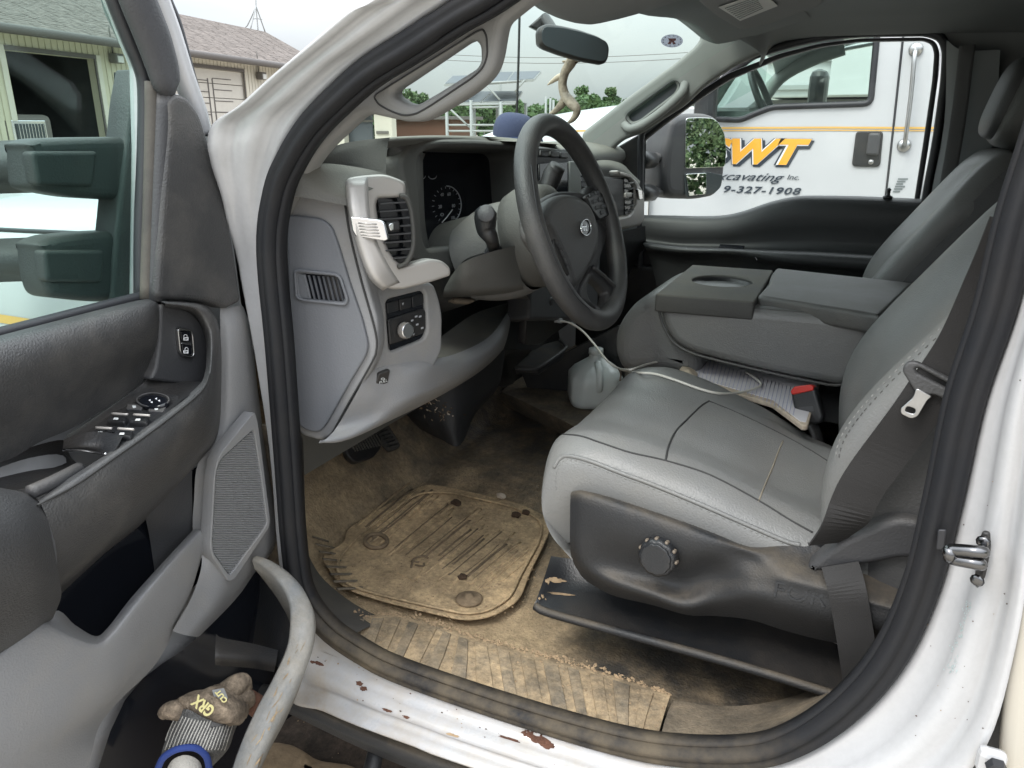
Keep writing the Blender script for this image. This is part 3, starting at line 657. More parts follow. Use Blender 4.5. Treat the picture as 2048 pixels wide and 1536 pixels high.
npt('lettering', 'Excavating', 1416, 343, 1568, 364, 'dark_print', .004, .55, .004); npt('lettering', 'Inc.', 1574, 349, 1598, 359, 'dark_print', .004, .3, 0)
npt('lettering', '9-327-1908', 1447, 371, 1602, 385, 'dark_print', .004, .25, .022, 1.12)
def strip(n, pts, w, m, off): # thin flat band along the side
    vs = []; fs = []
    for i, (a, b) in enumerate(pts):
        q = NP(a, b, off); vs += [q+V((0, 0, w/2)), q-V((0, 0, w/2))]
        if i: fs.append((2*i-2, 2*i-1, 2*i+1, 2*i))
    return link(n, pm(vs, fs), m, nb)
for y, w, mm in ((255, .009, 'stripe_gold'), (260.5, .005, 'stripe_gold')): strip('side_stripe', [(1100, y+8), (1290, y+4), (1450, y+1), (1650, y), (1868, y+1)], w, mm, .003)
plate('side_label', NP, [(1283, 267), (1328, 266), (1326, 292), (1281, 292)], 'sticker_white', nb, thick=.001, bevel=.0002, r=0, off=.052)
for k in range(7): strip('label_line', [(1286, 270+k*3), (1324, 269+k*3)], .003, 'label_print', .055)
for k in range(6): strip('label_line', [(1796-2*k, 358+k*5), (1816-2*k-(k%3)*3, 358+k*5)], .007, 'label_print', .003)
# white trailer beyond, seen through both cab windows
TP = YP(9)
t = thing('white_trailer', 'long white box trailer seen through both windows of the neighbouring truck', 'trailer', V((TP(1650, 250).x, 10, GZ)))
a, b = TP(1540, 60), TP(1960, 190)
box('box_body', ((a.x+b.x)/2, 10.2, (a.z+b.z)/2), (b.x-a.x, 2.4, a.z-b.z), 'white_clean', t, bev=.03)
for f in (.2, .45, .85): box('side_rail', ((a.x+b.x)/2, 8.98, a.z+(b.z-a.z)*f), (b.x-a.x, .05, .06), 'galv', t, bev=.01)
box('end_panel', (TP(1710, 150).x, 8.95, (a.z+b.z)/2), (.5, .06, (a.z-b.z)*.96), 'white_clean', t, bev=.01)
box('under_frame', ((a.x+b.x)/2, 10.2, b.z-.12), (b.x-a.x, 2.2, .2), 'fascia', t)
for wx in (-.6, .6): lathe('wheel', ((a.x+b.x)/2+wx, 9.2, GZ+.4), (0, 1, 0), [(.1, -.13), (.4, -.13), (.4, .13), (.1, .13)], 'rubber', t, seg=20)
# ================================================================== THE PICKUP
tr = thing('pickup_truck', 'white pickup truck with its driver door open showing a dusty grey and black cab', 'pickup truck', (0, .85, GZ))
# --- door aperture
SEAL = [(910, 27), (814, 90), (732, 142), (664, 202), (615, 254), (577, 314), (549, 383), (535, 500), (552, 700), (567, 900), (582, 1100), (600, 1190), (650, 1260), (720, 1310), (800, 1350), (1000, 1420), (1200, 1480), (1340, 1508), (1500, 1512), (1600, 1482), (1700, 1412), (1785, 1310), (1847, 1170), (1890, 1000), (1934, 800), (1994, 620), (2042, 430)]
OUTR = [(690, 30), (612, 96), (540, 157), (480, 211), (424, 254), (424, 325), (444, 392), (472, 500), (510, 700), (540, 900), (556, 1095), (566, 1205), (574, 1385), (650, 1420), (740, 1457), (940, 1530), (1180, 1610), (1340, 1650), (1530, 1680), (1720, 1650), (1880, 1590), (1975, 1480), (2030, 1290), (2060, 1100), (2095, 800), (2125, 600), (2160, 400)]
sp3 = [Yp(a, b, 0) for a, b in SEAL]+[V((.118, 0, .80)), V((.112, 0, .93)), V((.06, 0, 1.0)), V((-.05, 0, 1.02)), V((-.2, 0, .985)), Yp(1010, -35, 0)]
def kyf(q):
    if q.x >= -.45: return 1.0
    return max(0., min(1., (q.z-.60)/.14)) if q.z > .3 else max(0., min(1., (.10-q.z)/.10))
op3 = [Yp(a, b, -.062*kyf(q)*(1 if q.x > -.25 or q.z < .3 else .55)+.012*(1-kyf(q))) for (a, b), q in zip(OUTR, sp3)]+[V((.22, -.05, .82)), V((.21, -.05, 1.0)), V((.13, -.05, 1.1)), V((-.05, -.05, 1.12)), V((-.25, -.05, 1.08)), Yp(790, -45, -.034)]
sp = spline(sp3, 6, True); op = spline(op3, 6, True); n = len(sp)
def ringn(path):
    T = frames(path, True); out = []
    for t in T:
        nn = t.cross(V((0, -1, 0))); out.append(nn.normalized())
    return out
nrm = ringn(sp)
cen = V((-.3, 0, .45)); s_ = sum(1 if nn.dot(p-cen) > 0 else -1 for nn, p in zip(nrm, sp))
if s_ < 0: nrm = [-q for q in nrm]
# painted body frame between the seal and the outer skin: stepped flange
prof = [(0.0, .03, 0), (.0, .004, .004), (.10, -.004, 0), (.22, -.004, 0), (.34, -.022, 0), (.40, -.034, 0), (.60, -.040, 0), (.74, -.036, 0), (.80, -.052, 0), (.90, -.066, 0), (1.0, -.066, 0), (1.06, -.045, 0), (1.08, .02, 0)]
vs = []; fs = []; P = len(prof)
for i in range(n):
    a = sp[i]+nrm[i]*.016; b = op[i]
    ky = kyf(sp[i])
    for f, y, e in prof:
        q = a.lerp(b, f); kr = 1 if q.x > -.25 or q.z < .3 else .55; vs.append(V((q.x, (y if y > .01 else y*kr-.0)*ky+(1-ky)*(.012 if y < .01 else y), q.z)))
for i in range(n):
    for j in range(P-1):
        i2 = (i+1) % n; fs.append((i*P+j, i2*P+j, i2*P+j+1, i*P+j+1))
frame = link('body_frame', pm(vs, fs), 'white_paint', tr, True)
sweepn = [(nn, V((0, -1, 0))) for nn in nrm]
lob = [(-.016, -.02), (-.0175, .006), (-.012, .016), (-.004, .018), (.0, .010), (.004, .013), (.012, .013), (.0175, .004), (.0175, -.02)]
wsc = [(.80 if q.x < -.45 and q.z > .1 else (.72+.12*max(0, min(1, (q.x+.35)/.35)))) for q in sp]
seal = sweep('door_seal', sp, lob, [(nn*w_, V((0, -1, 0))*w_) for (nn, _b), w_ in zip(sweepn, wsc)], 'seal_rubber', tr, closed=True)
lip = sweep('inner_seal_lip', sp, [(-.017, -.018), (-.019, -.004), (-.016, .002), (-.012, .0), (-.012, -.018)], sweepn, 'seal_rubber', seal, closed=True)
# paint chips and rust on the sill
fb = bvh(frame)
def blotch(px, py, w, h, m, sv, par, tree, ang=.3):
    rnd = random.Random(sv); pts = []
    for i in range(22):
        a = 6.283*i/22; r = 1+.45*mnoise.noise(V((math.cos(a)*1.6, math.sin(a)*1.6, sv*3.1)))+rnd.uniform(-.22, .22)
        x, y = math.cos(a)*w*r, math.sin(a)*h*r; q = onm(tree, px+x*math.cos(ang)-y*math.sin(ang), py+x*math.sin(ang)+y*math.cos(ang), .0009)
        if q is None: return
        pts.append(q)
    c = onm(tree, px, py, .0012)
    if c is None: return
    link('paint_chip', pm(pts+[c], [(i, (i+1) % 22, 22) for i in range(22)]), m, par)
for i, (x, y, w, h) in enumerate([(1072, 1473, 20, 12), (1092, 1488, 17, 8), (1055, 1467, 11, 7), (1103, 1492, 8, 5), (638, 1327, 9, 4), (625, 1324, 6, 2.5), (718, 1367, 8, 4), (727, 1377, 7, 5), (775, 1421, 11, 3), (812, 1434, 7, 3), (1020, 1478, 22, 2.5), (905, 1470, 14, 3)]):
    blotch(x, y, w, h, 'rust' if i not in (11,) else 'dirt', i+1, frame, fb)
rnd = random.Random(11)
for i in range(70):
    x, y = rnd.choice([(rnd.uniform(600, 1200), None), (rnd.uniform(1800, 2040), rnd.uniform(700, 1500))]); s = rnd.uniform(.5, 1.5)
    if y is None: y = 1310+(x-620)*.33+rnd.uniform(-15, 60)
    blotch(x, y, s*1.3, s, rnd.choice(['dirt', 'rust', 'dark_mud']), 40+i, frame, fb)
# striker and small parts on the rear jamb
st = plate('striker_plate', PL(Yp(1950, 1120, -.045), (-.35, -1, 0)), [(1964, 1063), (1978, 1067), (1980, 1100), (1968, 1160), (1955, 1178), (1948, 1172), (1950, 1120), (1958, 1080)], 'black_trim', tr, thick=.006, r=.006)
a = PL(Yp(1950, 1120, -.05), (-.35, -1, 0))
tube('striker_loop', [a(1962, 1104), a(1962, 1104, .03)+V((0, 0, .0)), Yp(1902, 1100, -.075), Yp(1900, 1108, -.078), Yp(1905, 1118, -.075), a(1958, 1128, .03), a(1956, 1130)], .0055, 'dark_steel', st, k=5, seg=10)
for x, y in ((1967, 1083), (1955, 1160)): lathe('screw', a(x, y, .004), (-.35, -1, 0), [(.004, 0), (.006, .001), (.004, .003), (.001, .003)], 'dark_steel', st, seg=10)
plate('seal_clip', YP(-.02), [(1876, 1060), (1893, 1060), (1888, 1100), (1872, 1100)], 'rubber', tr, thick=.003, r=.002)
rl = random.Random(4)
for k in range(70):
    f = rl.random(); x = 1937-f*38+rl.gauss(0, 5); y = 1200+f*150; blotch(x, y, rl.uniform(1, 2.6), rl.uniform(.6, 1.4), 'label_teal', 300+k, frame, fb, ang=-1.2)
# outer skin: rear quarter, roof, fender, hood
plate('rear_door_skin', YP(-.062), [(2062, 1120), (2200, 1000), (2200, 1640), (1998, 1640), (2004, 1500), (2014, 1380), (2034, 1240)], 'beige_paint', tr, thick=.03, bevel=.01, r=.01)
box('hinge_bracket', Yp(1982, 1522, -.078), (.024, .014, .026), 'white_paint', tr, bev=.006); lathe('hinge_bolt', Yp(1992, 1532, -.09), (0, -1, 0), [(.003, 0), (.009, 0), (.008, .008), (.002, .009)], 'rubber', tr, seg=6, smooth=False)
box('rear_quarter', (.62, -.028, .15), (.78, .06, 1.9), 'white_paint', tr, bev=.02)
box('rear_quarter', (.62, 1.74, .15), (.75, .06, 1.9), 'white_paint', tr, bev=.02)
rf = []
for y, dz in ((-.05, -.05), (.05, .02), (.3, .055), (.85, .07), (1.4, .055), (1.66, .02), (1.76, -.05)):
    rf.append([V((-.46-.0*y, y, 1.055+dz*.6)), V((-.2, y, 1.10+dz)), V((.3, y, 1.12+dz)), V((.95, y, 1.12+dz))])
grid('roof', rf, 'white_paint', tr, thick=.02)
fr = []
for y, z in ((-.035, -.42), (-.06, -.1), (-.065, .2), (-.05, .42), (-.03, .53), (.0, .60), (.06, .635), (.2, .655), (.35, .675), (.6, .69), (.87, .695), (1.14, .69), (1.4, .675), (1.55, .655), (1.68, .635), (1.74, .60), (1.77, .53), (1.79, .42), (1.805, .2), (1.80, -.1), (1.77, -.42)):
    ds = 1 if z > .5 else .5
    fr.append([V((-.80 if z < .52 else -.93, y, z+(.0))), V((-1.2, y, z-.005*ds)), V((-1.7, y, z-.02*ds)), V((-2.2, y+(0 if z > .5 else 0), z-.06*ds)), V((-2.55, y*.96+.03, z-.15*ds)), V((-2.65, y*.93+.06, min(z, .3)-.1))])
hood = grid('fender_and_hood', fr, 'white_clean', tr, nu=4, nv=4)
tube('hood_gap', [V((x, y, z)) for x, y, z in ((-.86, .012, .612), (-1.2, .01, .605), (-1.7, .01, .59), (-2.3, .02, .53))], .004, 'rubber', hood, k=5, seg=6)
for z, w in ((.475, .013), (.452, .006)):
    q = [V((x, -.061 if z > .46 else -.063, z)) for x in (-.80, -1.3, -1.9, -2.4)]
    vs = []; fs = []
    hb = bvh(hood) if z > .47 else hb
    for i in range(40):
        x = -.82-i*.04
        for dz in (w/2, -w/2):
            h = hb.ray_cast(V((x, -1, z+dz)), V((0, 1, 0))); vs.append((h[0] if h[0] else V((x, -.06, z+dz)))-V((0, .002, 0)))
        if i: fs.append((2*i-2, 2*i-1, 2*i+1, 2*i))
    link('side_stripe', pm(vs, fs), 'stripe_gold', hood)
for fx in (-1.75, 1.9):
    for y in (.05, 1.7): lathe('wheel', (fx, y, GZ+.42), (0, 1, 0), [(.1, -.13), (.38, -.13), (.42, -.09), (.42, .09), (.38, .13), (.1, .13)], 'rubber', tr, seg=24)
q = Yp(1033, 245, 1.05); tube('whip_antenna', [V((q.x, q.y, .68)), q, Yp(1037, 120, 1.05), Yp(1041, -60, 1.05)], .0032, 'black_trim', tr, k=6, seg=6)
# rocker and running-board edge
grid('rocker_edge', [[Yp(480, 1362, -.02), Yp(569, 1386, -.025), Yp(739, 1462, -.025), Yp(932, 1532, -.025), Yp(1300, 1650, -.025)], [Yp(478, 1376, -.03), Yp(566, 1398, -.035), Yp(736, 1475, -.035), Yp(925, 1546, -.035), Yp(1295, 1662, -.035)], [Yp(476, 1388, -.015), Yp(563, 1410, -.02), Yp(733, 1490, -.02), Yp(918, 1562, -.02), Yp(1290, 1676, -.02)]], 'black_dusty', tr, nu=4, nv=4, thick=.008)
box('running_board', (-.3, -.15, -.52), (1.5, .10, .03), 'black_dusty', tr, bev=.008)
tube('board_bracket', [Yp(757, 1478, .0), Yp(750, 1510, -.02), Yp(738, 1560, -.05), Yp(728, 1620, -.09)], .013, 'black_trim', tr, k=4, seg=8, flat=.6)
box('underbody', (-.2, 1.0, -.28), (3.2, 1.1, .3), 'black_trim', tr, bev=.03)

# --- cab shell
def quad(n, pts, m, par=None, th=.012): return grid(n, [pts[:2], pts[2:]], m, par or tr, nu=8, nv=8, thick=th, smooth=True)
hl = []
for y, z in ((.03, .985), (.08, 1.03), (.25, 1.05), (.87, 1.06), (1.45, 1.045), (1.60, 1.02), (1.68, .985)):
    hl.append([V((-.50 if .2 < y < 1.5 else -.36, y, z-.012-(.0 if .2 < y < 1.5 else .05))), V((-.3, y, z)), V((.0, y, z+.005)), V((.5, y, z-.01))])
grid('headliner', hl, 'headliner', tr, thick=-.006)
box('rear_wall', (.52, .87, .5), (.04, 1.7, 1.15), 'headliner', tr, bev=.01)
# near B-pillar inner trim
grid('rear_pillar_trim', [[V((.115, .03, z)) for z in (.0, .35, .7, 1.0)], [V((.2, .05, z)) for z in (.0, .35, .7, 1.0)], [V((.5, .05, z)) for z in (.0, .35, .7, 1.0)]], 'dark_trim', tr, thick=.01)
# floor pan: bowl with toe board, tunnel
def fz(x, y):
    z = -.045
    z += .045*max(0, 1-abs(y-.0)/.07)             # rises to the sill
    if x < -.90: z += (-.90-x)*1.15               # toe board
    e = max(0, min(1, (y-.60)/.16)); z += .02*e*e*(3-2*e)
    return z
FY = [.0, .03, .07, .12, .2, .35, .5, .6, .68, .76, .9, 1.1, 1.4, 1.7]; FX = [-1.3, -1.15, -1.05, -.98, -.92, -.86, -.8, -.7, -.6, -.5, -.4, -.25, -.1, 0, .2, .5]
vs = []; fs = []
FXd = [x/100 for x in range(-130, 51, 2)]; FYd = [y/100 for y in range(0, 172, 2)]
for y in FYd:
    for x in FXd: vs.append(V((x, y, fz(x, y)+.004*mnoise.noise(V((x*7, y*7, 0))))))
C = len(FXd)
for j in range(len(FYd)-1):
    for i in range(C-1): fs.append((j*C+i, j*C+i+1, (j+1)*C+i+1, (j+1)*C+i))
floor = link('floor', pm(vs, fs), 'floor_vinyl', tr, True)
flb = bvh(floor)
# transmission tunnel shelf
grid('tunnel_cover', [[Zp(985, 800, -.02), Zp(1090, 852, -.02), Zp(1200, 905, -.02), Zp(1330, 960, -.02)], [Zp(1003, 786, .045), Zp(1100, 832, .045), Zp(1200, 880, .045), Zp(1330, 930, .045)], [Zp(1008, 778, .052), Zp(1105, 822, .052), Zp(1200, 868, .052), Zp(1330, 920, .052)], [Zp(1062, 742, .05), Zp(1150, 775, .05), Zp(1230, 800, .05), Zp(1380, 850, .05)], [Zp(1150, 690, .05), Zp(1240, 720, .05), Zp(1330, 740, .05), Zp(1480, 780, .05)]], 'floor_dusty', tr, nu=5, nv=4)
# kick panel and sill trims
grid('kick_panel', [[V((-.735, .035, z)) for z in (.02, .12, .22, .34)], [V((-.86, .05, z)) for z in (.0, .12, .22, .34)], [V((-1.0, .09, z)) for z in (.0, .12, .22, .36)], [V((-1.12, .13, z)) for z in (.1, .16, .25, .4)]], 'floor_dusty', tr, thick=.006)
grid('hinge_pillar_trim', [[Yp(566, 880, .015), Yp(572, 960, .015), Yp(578, 1040, .015), Yp(588, 1130, .015)], [Yp(600, 872, .03), Yp(604, 960, .03), Yp(606, 1000, .035), Yp(607, 1070, .04)], [Yp(606, 880, .05), Yp(609, 960, .05), Yp(609, 1000, .05), Yp(608, 1060, .05)]], 'black_trim', tr, nu=4)
plate('hood_release', YP(.03), [(592, 1000), (602, 996), (603, 1050), (594, 1066)], 'dark_trim', tr, thick=.01, r=.003)
in1 = [(585, 1085), (590, 1130), (602, 1175), (628, 1215), (665, 1248), (700, 1272)]; in2 = [(606, 1068), (613, 1100), (640, 1150), (690, 1195), (740, 1225), (780, 1240)]
grid('sill_corner_trim', [[Yp(a, b, .02) for a, b in in1], [ZP(.012)((a[0]+b[0])/2, (a[1]+b[1])/2-3) for a, b in zip(in1, in2)], [Zp(a, b, -.018) for a, b in in2]], 'rubber_dusty', tr, nu=4, nv=4)
# sill plate with ribs
T1 = [(690, 1238), (790, 1228), (880, 1252), (957, 1277), (1080, 1310), (1200, 1343), (1342, 1388)]; T2 = [(700, 1283), (770, 1318), (850, 1350), (1000, 1400), (1130, 1440), (1240, 1466), (1313, 1484)]
r0 = [Zp(a, b, .0) for a, b in T1]; r2 = [Zp(a, b, .006) for a, b in T2]
sill = grid('sill_plate', [[q-V((0, 0, .012)) for q in r0], r0, [a.lerp(b, .5)+V((0, 0, .006)) for a, b in zip(r0, r2)], r2, [q+V((0, -.006, -.02)) for q in r2]], 'sill_plate', tr, nu=6, nv=4)
sb = bvh(sill)
for i in range(15):
    f = (i+.6)/15.6; x0, y0 = T1[0][0]+(T1[-1][0]-T1[0][0])*f, 0
    def at(Tt, f):
        g = f*(len(Tt)-1); k = min(int(g), len(Tt)-2); return V(Tt[k]).lerp(V(Tt[k+1]), g-k)
    w = .0195+.003*math.sin(i*2.1)
    rw = []
    for t in (.08, .10, .25, .42, .6, .8, .84, .86):
        c_ = max(.001, min(.998, f+.012-.02*t)); e_ = 0 if t in (.08, .86) else 1
        L_, R_ = [onm(sb, *at(T1, max(0, min(.999, c_+s_))).lerp(at(T2, max(0, min(.999, c_+s_-.012))), t), .0) for s_ in (-w, w)]
        if L_ is None or R_ is None: rw = []; break
        u_ = V((0, 0, .0034*e_-.001)); rw.append([L_-V((0, 0, .002)), L_.lerp(R_, .05)+u_, L_.lerp(R_, .5)+u_*1.15, L_.lerp(R_, .95)+u_, R_-V((0, 0, .002))])
    if rw: grid('tread_pad', rw, ('sill_pad' if i % 5 in (0, 1, 3) else 'sill_plate'), sill, nu=1, nv=1, smooth=False)
# rear corner floor edge
grid('sill_rear_trim', [[Yp(1318, 1488, .018), Yp(1440, 1492, .018), Yp(1560, 1470, .018), Yp(1680, 1395, .02)], [Zp(1330, 1440, .012), Zp(1430, 1452, .018), Zp(1540, 1434, .03), Zp(1650, 1385, .06)], [Zp(1345, 1400, -.01), Zp(1440, 1412, -.005), Zp(1540, 1404, .0), Zp(1640, 1375, .01)]], 'floor_dusty', tr, nu=5, nv=4)

# --- seat bases and seats
def seat(label, near=False):
    st = []
    def P(x, y, z): return V((x, y, z))
    rows = []
    xs = [(-.345, .17), (-.378, .22), (-.392, .275), (-.382, .318), (-.345, .338), (-.28, .340), (-.16, .315), (-.06, .283), (.03, .262), (.08, .25)]
    for y, dz, dx, cut in ((.168, -.14, .03, .20), (.150, -.085, .02, .22), (.146, -.045, .012, 0), (.158, -.012, .008, 0), (.195, .006, .0, 0), (.235, .002, -.004, 0), (.30, -.010, -.008, 0), (.40, -.014, -.01, 0), (.49, -.010, -.008, 0), (.545, .0, -.004, 0), (.59, -.006, .002, 0), (.625, -.03, .01, 0), (.64, -.08, .03, 0), (.635, -.15, .04, 0)):
        row = []
        for i, (x, z) in enumerate(xs):
            zz = z+dz*(1 if i > 2 else .35*i)
            if dz < -.1 : zz = min(zz, .2+ (0 if i > 1 else -.02))
            row.append(P(x+dx*(1 if i < 5 else .2), y, zz-(.0 if y < .5 else (max(0, x+.3)*.13))))
        rows.append(row)
    cu = grid('seat_cushion', rows, 'leather', None, nu=6, nv=6, disp=.0018, dscale=17)
    # backrest
    zs = [(.17, .03), (.22, .0), (.29, -.014), (.36, -.016), (.42, .0), (.48, .034), (.54, .076), (.60, .118), (.65, .152), (.69, .185), (.71, .22), (.70, .27)]
    rows = []
    for y, dx in ((.152, .10), (.146, .05), (.150, .02), (.165, .004), (.20, .0), (.245, .008), (.30, .028), (.39, .036), (.48, .028), (.535, .008), (.58, .0), (.615, .006), (.63, .03), (.635, .08)):
        rows.append([P(x+dx*(1 if i < 9 else .5), y+(0 if i < 8 else (.39-y)*.08*(i-7)), z) for i, (z, x) in enumerate(zs)])
    bk = grid('backrest', rows, 'leather', None, nu=4, nv=4)
    sd = []
    for y, f in ((.150, 0), (.140, .22), (.134, .5), (.136, .8), (.150, 1)):
        sd.append([P(x+.045+f*.19, y, z) for z, x in [(.215, -.01)]+zs[2:11]])
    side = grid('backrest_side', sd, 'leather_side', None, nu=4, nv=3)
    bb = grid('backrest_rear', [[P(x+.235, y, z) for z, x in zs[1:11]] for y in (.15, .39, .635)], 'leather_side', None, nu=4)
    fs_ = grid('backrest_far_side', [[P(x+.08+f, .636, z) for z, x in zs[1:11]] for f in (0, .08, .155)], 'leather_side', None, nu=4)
    return cu, bk, side, bb, fs_
cu, bk, side, bb, fsd = seat('driver')
def own(objs, par, dy=0, dx=0, dz=0):
    for o in objs:
        o.parent = par
        if par.type == 'EMPTY': o.matrix_parent_inverse = Matrix.Translation(-par.location)
        if dy or dx or dz: o.location = (dx, dy, dz)
own([bk], tr); own([side, bb, fsd], bk)
own([cu], tr)
cb = bvh(cu); bkb = bvh(bk)
# passenger seat: same shapes further across
c2 = cu.copy(); b2 = bk.copy(); s2 = side.copy(); r2_ = bb.copy()
for o in (c2, b2, s2, r2_): S.collection.objects.link(o)
own([c2, b2], tr, .93, .0); own([s2, r2_], b2)
# seams
seam('seam', cb, [(1116, 868), (1160, 872), (1200, 885), (1260, 905), (1330, 921), (1420, 950), (1520, 1003), (1580, 1040), (1625, 1065)], 'seam_dark', cu, .0014)
pip = seam('piping', cb, [(1108, 935), (1120, 917), (1138, 912), (1180, 922), (1240, 945), (1305, 969), (1400, 1008), (1500, 1052), (1570, 1082), (1600, 1090)], 'leather', cu, .0032)
stitches('stitching', cb, [(1112, 985), (1112, 950), (1122, 925), (1140, 919), (1180, 930), (1240, 953), (1305, 977), (1400, 1016), (1500, 1060), (1570, 1089)], 'seam_light', cu, step=.006, ln=.003, r=.0008)
seam('seam', cb, [(1331, 921), (1338, 890), (1352, 862), (1375, 838), (1402, 812), (1418, 802)], 'seam_dark', cu, .0016)
seam('seam', cb, [(1517, 1003), (1530, 970), (1545, 935), (1556, 905), (1566, 882)], 'lit_seam', cu, .0011)
seam('seam', cb, [(1418, 802), (1480, 828), (1566, 870), (1620, 900), (1660, 925)], 'seam_dark', cu, .0012)
stitches('stitching', bkb, [(1670, 920), (1678, 885), (1694, 855), (1720, 820), (1770, 765), (1830, 705), (1900, 640), (1950, 595), (1980, 560)], 'seam_light', bk, step=.0075, ln=.004, r=.0009)
stitches('stitching', bkb, [(1676, 925), (1684, 890), (1700, 860), (1726, 825), (1776, 770), (1836, 710), (1906, 645), (1956, 600)], 'leather_dark', bk, step=.0075, ln=.004, r=.0009)
# headrest of the passenger seat
hr = thing
hc = V((.255, .36, .805)); Bh = basis((-1, 0, .28), (0, 1, 0))
def pad(name, c, B, w, h, d, m, par, pw=3.2, n=22):
    vs = []; fs = []
    for i in range(n+1):
        v_ = -math.pi/2+math.pi*i/n
        for j in range(2*n):
            u_ = 2*math.pi*j/(2*n)
            def sp_(t): return math.copysign(abs(t)**(2/pw), t)
            x = sp_(math.cos(v_))*sp_(math.cos(u_))*w; y = sp_(math.cos(v_))*sp_(math.sin(u_))*h; z = sp_(math.sin(v_))*d
            vs.append(V(c)+B @ V((x, y, z)))
    for i in range(n):
        for j in range(2*n): a = i*2*n+j; b = i*2*n+(j+1) % (2*n); fs.append((a, b, b+2*n, a+2*n))
    return link(name, pm(vs, fs), m, par, True)
head = pad('headrest', hc, Bh, .15, .095, .05, 'leather_dark', b2)
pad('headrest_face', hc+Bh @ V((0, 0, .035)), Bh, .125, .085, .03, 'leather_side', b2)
for y in (1.23, 1.35): tube('headrest_post', [hc+V((.01, y-1.29, -.06)), hc+V((0, y-1.29, -.12)), hc+V((-.03, y-1.29, -.2))], .006, 'steel', b2, k=2, seg=8)
# driver headrest, out of the frame but part of the seat
pad('headrest', hc, Bh, .15, .095, .05, 'leather', bk)
# recliner / side shield
SH = {'A': YP(.128)}
cols = []
def shield_col(px, rows): cols.append([Yp(px+dx, py, y) for dx, py, y in rows])
shield_col(1141, [(4, 982, .150), (0, 992, .132), (-1, 1040, .126), (-1, 1085, .128), (1, 1110, .14), (8, 1130, .165)])
shield_col(1165, [(0, 980, .150), (0, 990, .124), (0, 1045, .118), (0, 1110, .120), (2, 1140, .130), (6, 1160, .160)])
shield_col(1220, [(0, 994, .148), (0, 1004, .120), (0, 1060, .114), (0, 1128, .128), (0, 1165, .118), (4, 1190, .150)])
shield_col(1300, [(0, 1020, .148), (0, 1030, .120), (0, 1085, .114), (0, 1150, .135), (0, 1190, .115), (4, 1210, .150)])
shield_col(1370, [(0, 1044, .148), (0, 1054, .120), (0, 1105, .114), (0, 1165, .140), (0, 1212, .113), (4, 1230, .150)])
shield_col(1430, [(0, 1066, .150), (0, 1075, .122), (0, 1105, .118), (0, 1150, .135), (0, 1200, .120), (2, 1232, .150)])
shield_col(1500, [(0, 1092, .152), (0, 1100, .128), (0, 1122, .128), (0, 1160, .116), (0, 1196, .110), (2, 1240, .150)])
shield_col(1570, [(0, 1085, .155), (0, 1110, .140), (0, 1150, .112), (0, 1175, .108), (0, 1216, .108), (2, 1262, .150)])
shield_col(1660, [(0, 1090, .165), (0, 1120, .150), (0, 1170, .112), (0, 1195, .106), (0, 1240, .108), (2, 1284, .150)])
shield_col(1780, [(0, 1130, .165), (0, 1160, .150), (0, 1206, .112), (0, 1225, .106), (0, 1262, .108), (2, 1300, .150)])
shield_col(1860, [(0, 1150, .165), (0, 1180, .150), (0, 1224, .112), (0, 1243, .106), (0, 1280, .108), (2, 1310, .150)])
shield = grid('seat_side_shield', cols, 'black_dusty', tr, nu=5, nv=5)
shb = bvh(shield)
text('embossed_lettering', 'FOR', onm(shb, 1546, 1193, .001), (XS := (onm(shb, 1656, 1216, .001)-onm(shb, 1546, 1193, .001))), (.05, .25, 1), .02, 'black_trim', shield, width=XS.length*.95, ext=.002)
kc = onm(shb, 1322, 1108, 0); kn = V((-.12, -1, .12)).normalized()
knob = lathe('recline_knob', kc, kn, [(.024, -.01), (.0255, .0), (.0262, .012), (.025, .017), (.0228, .0185), (.0222, .0188), (.0214, .0186), (.0212, .0190), (.0208, .0215), (.0204, .0219), (.0190, .0222), (.0180, .0222), (.004, .0222)], 'black_trim', tr, seg=66, mod=lambda t, h: 1-.055*max(0, math.cos(t*11))*(1 if h < .022 else 0))
for k in range(11):
    a = 2*math.pi*k/11
    if (basis(kn, (1, .01, 0)) @ V((math.cos(a), math.sin(a), 0))).z < -.1: continue  # only upper scallops get tan: caught light and dust put into colour
    c = kc+basis(kn, (1, .01, 0)) @ V((math.cos(a)*.0250, math.sin(a)*.0250, .011)); box('grip_scallop', c, (.005, .005, .009), 'brown_grip', knob, rot=basis(kn), bev=.002)
# pedestal under the seat
ped = grid('seat_pedestal', [[Yp(1068, 1208, .17), Yp(1105, 1225, .165), Yp(1300, 1276, .155), Yp(1500, 1332, .15), Yp(1705, 1396, .145)], [Yp(1074, 1196, .178), Yp(1110, 1210, .18), Yp(1300, 1262, .172), Yp(1500, 1318, .165), Yp(1705, 1380, .16)], [Yp(1090, 1150, .215), Yp(1150, 1170, .23), Yp(1300, 1200, .235), Yp(1500, 1250, .23), Yp(1705, 1310, .22)], [Yp(1102, 1112, .25), Yp(1160, 1120, .26), Yp(1300, 1140, .27), Yp(1500, 1190, .27), Yp(1705, 1240, .27)]], 'black_trim', tr, nu=6, nv=4)
tube('pedestal_rail', [Yp(1070, 1212, .165), Yp(1105, 1228, .16), Yp(1300, 1281, .15), Yp(1500, 1337, .145), Yp(1705, 1401, .14)], .0065, 'black_dusty', ped, k=6, seg=8)
rnd = random.Random(8); pb_ = bvh(ped)
for k in range(26):
    x = 1085+rnd.uniform(-12, 14); y = 1150+rnd.uniform(-30, 50); blotch(x, y, rnd.uniform(2, 5), rnd.uniform(1, 3), rnd.choice(['dirt', 'sand', 'paper_edge']), 500+k, ped, pb_, ang=1.2)
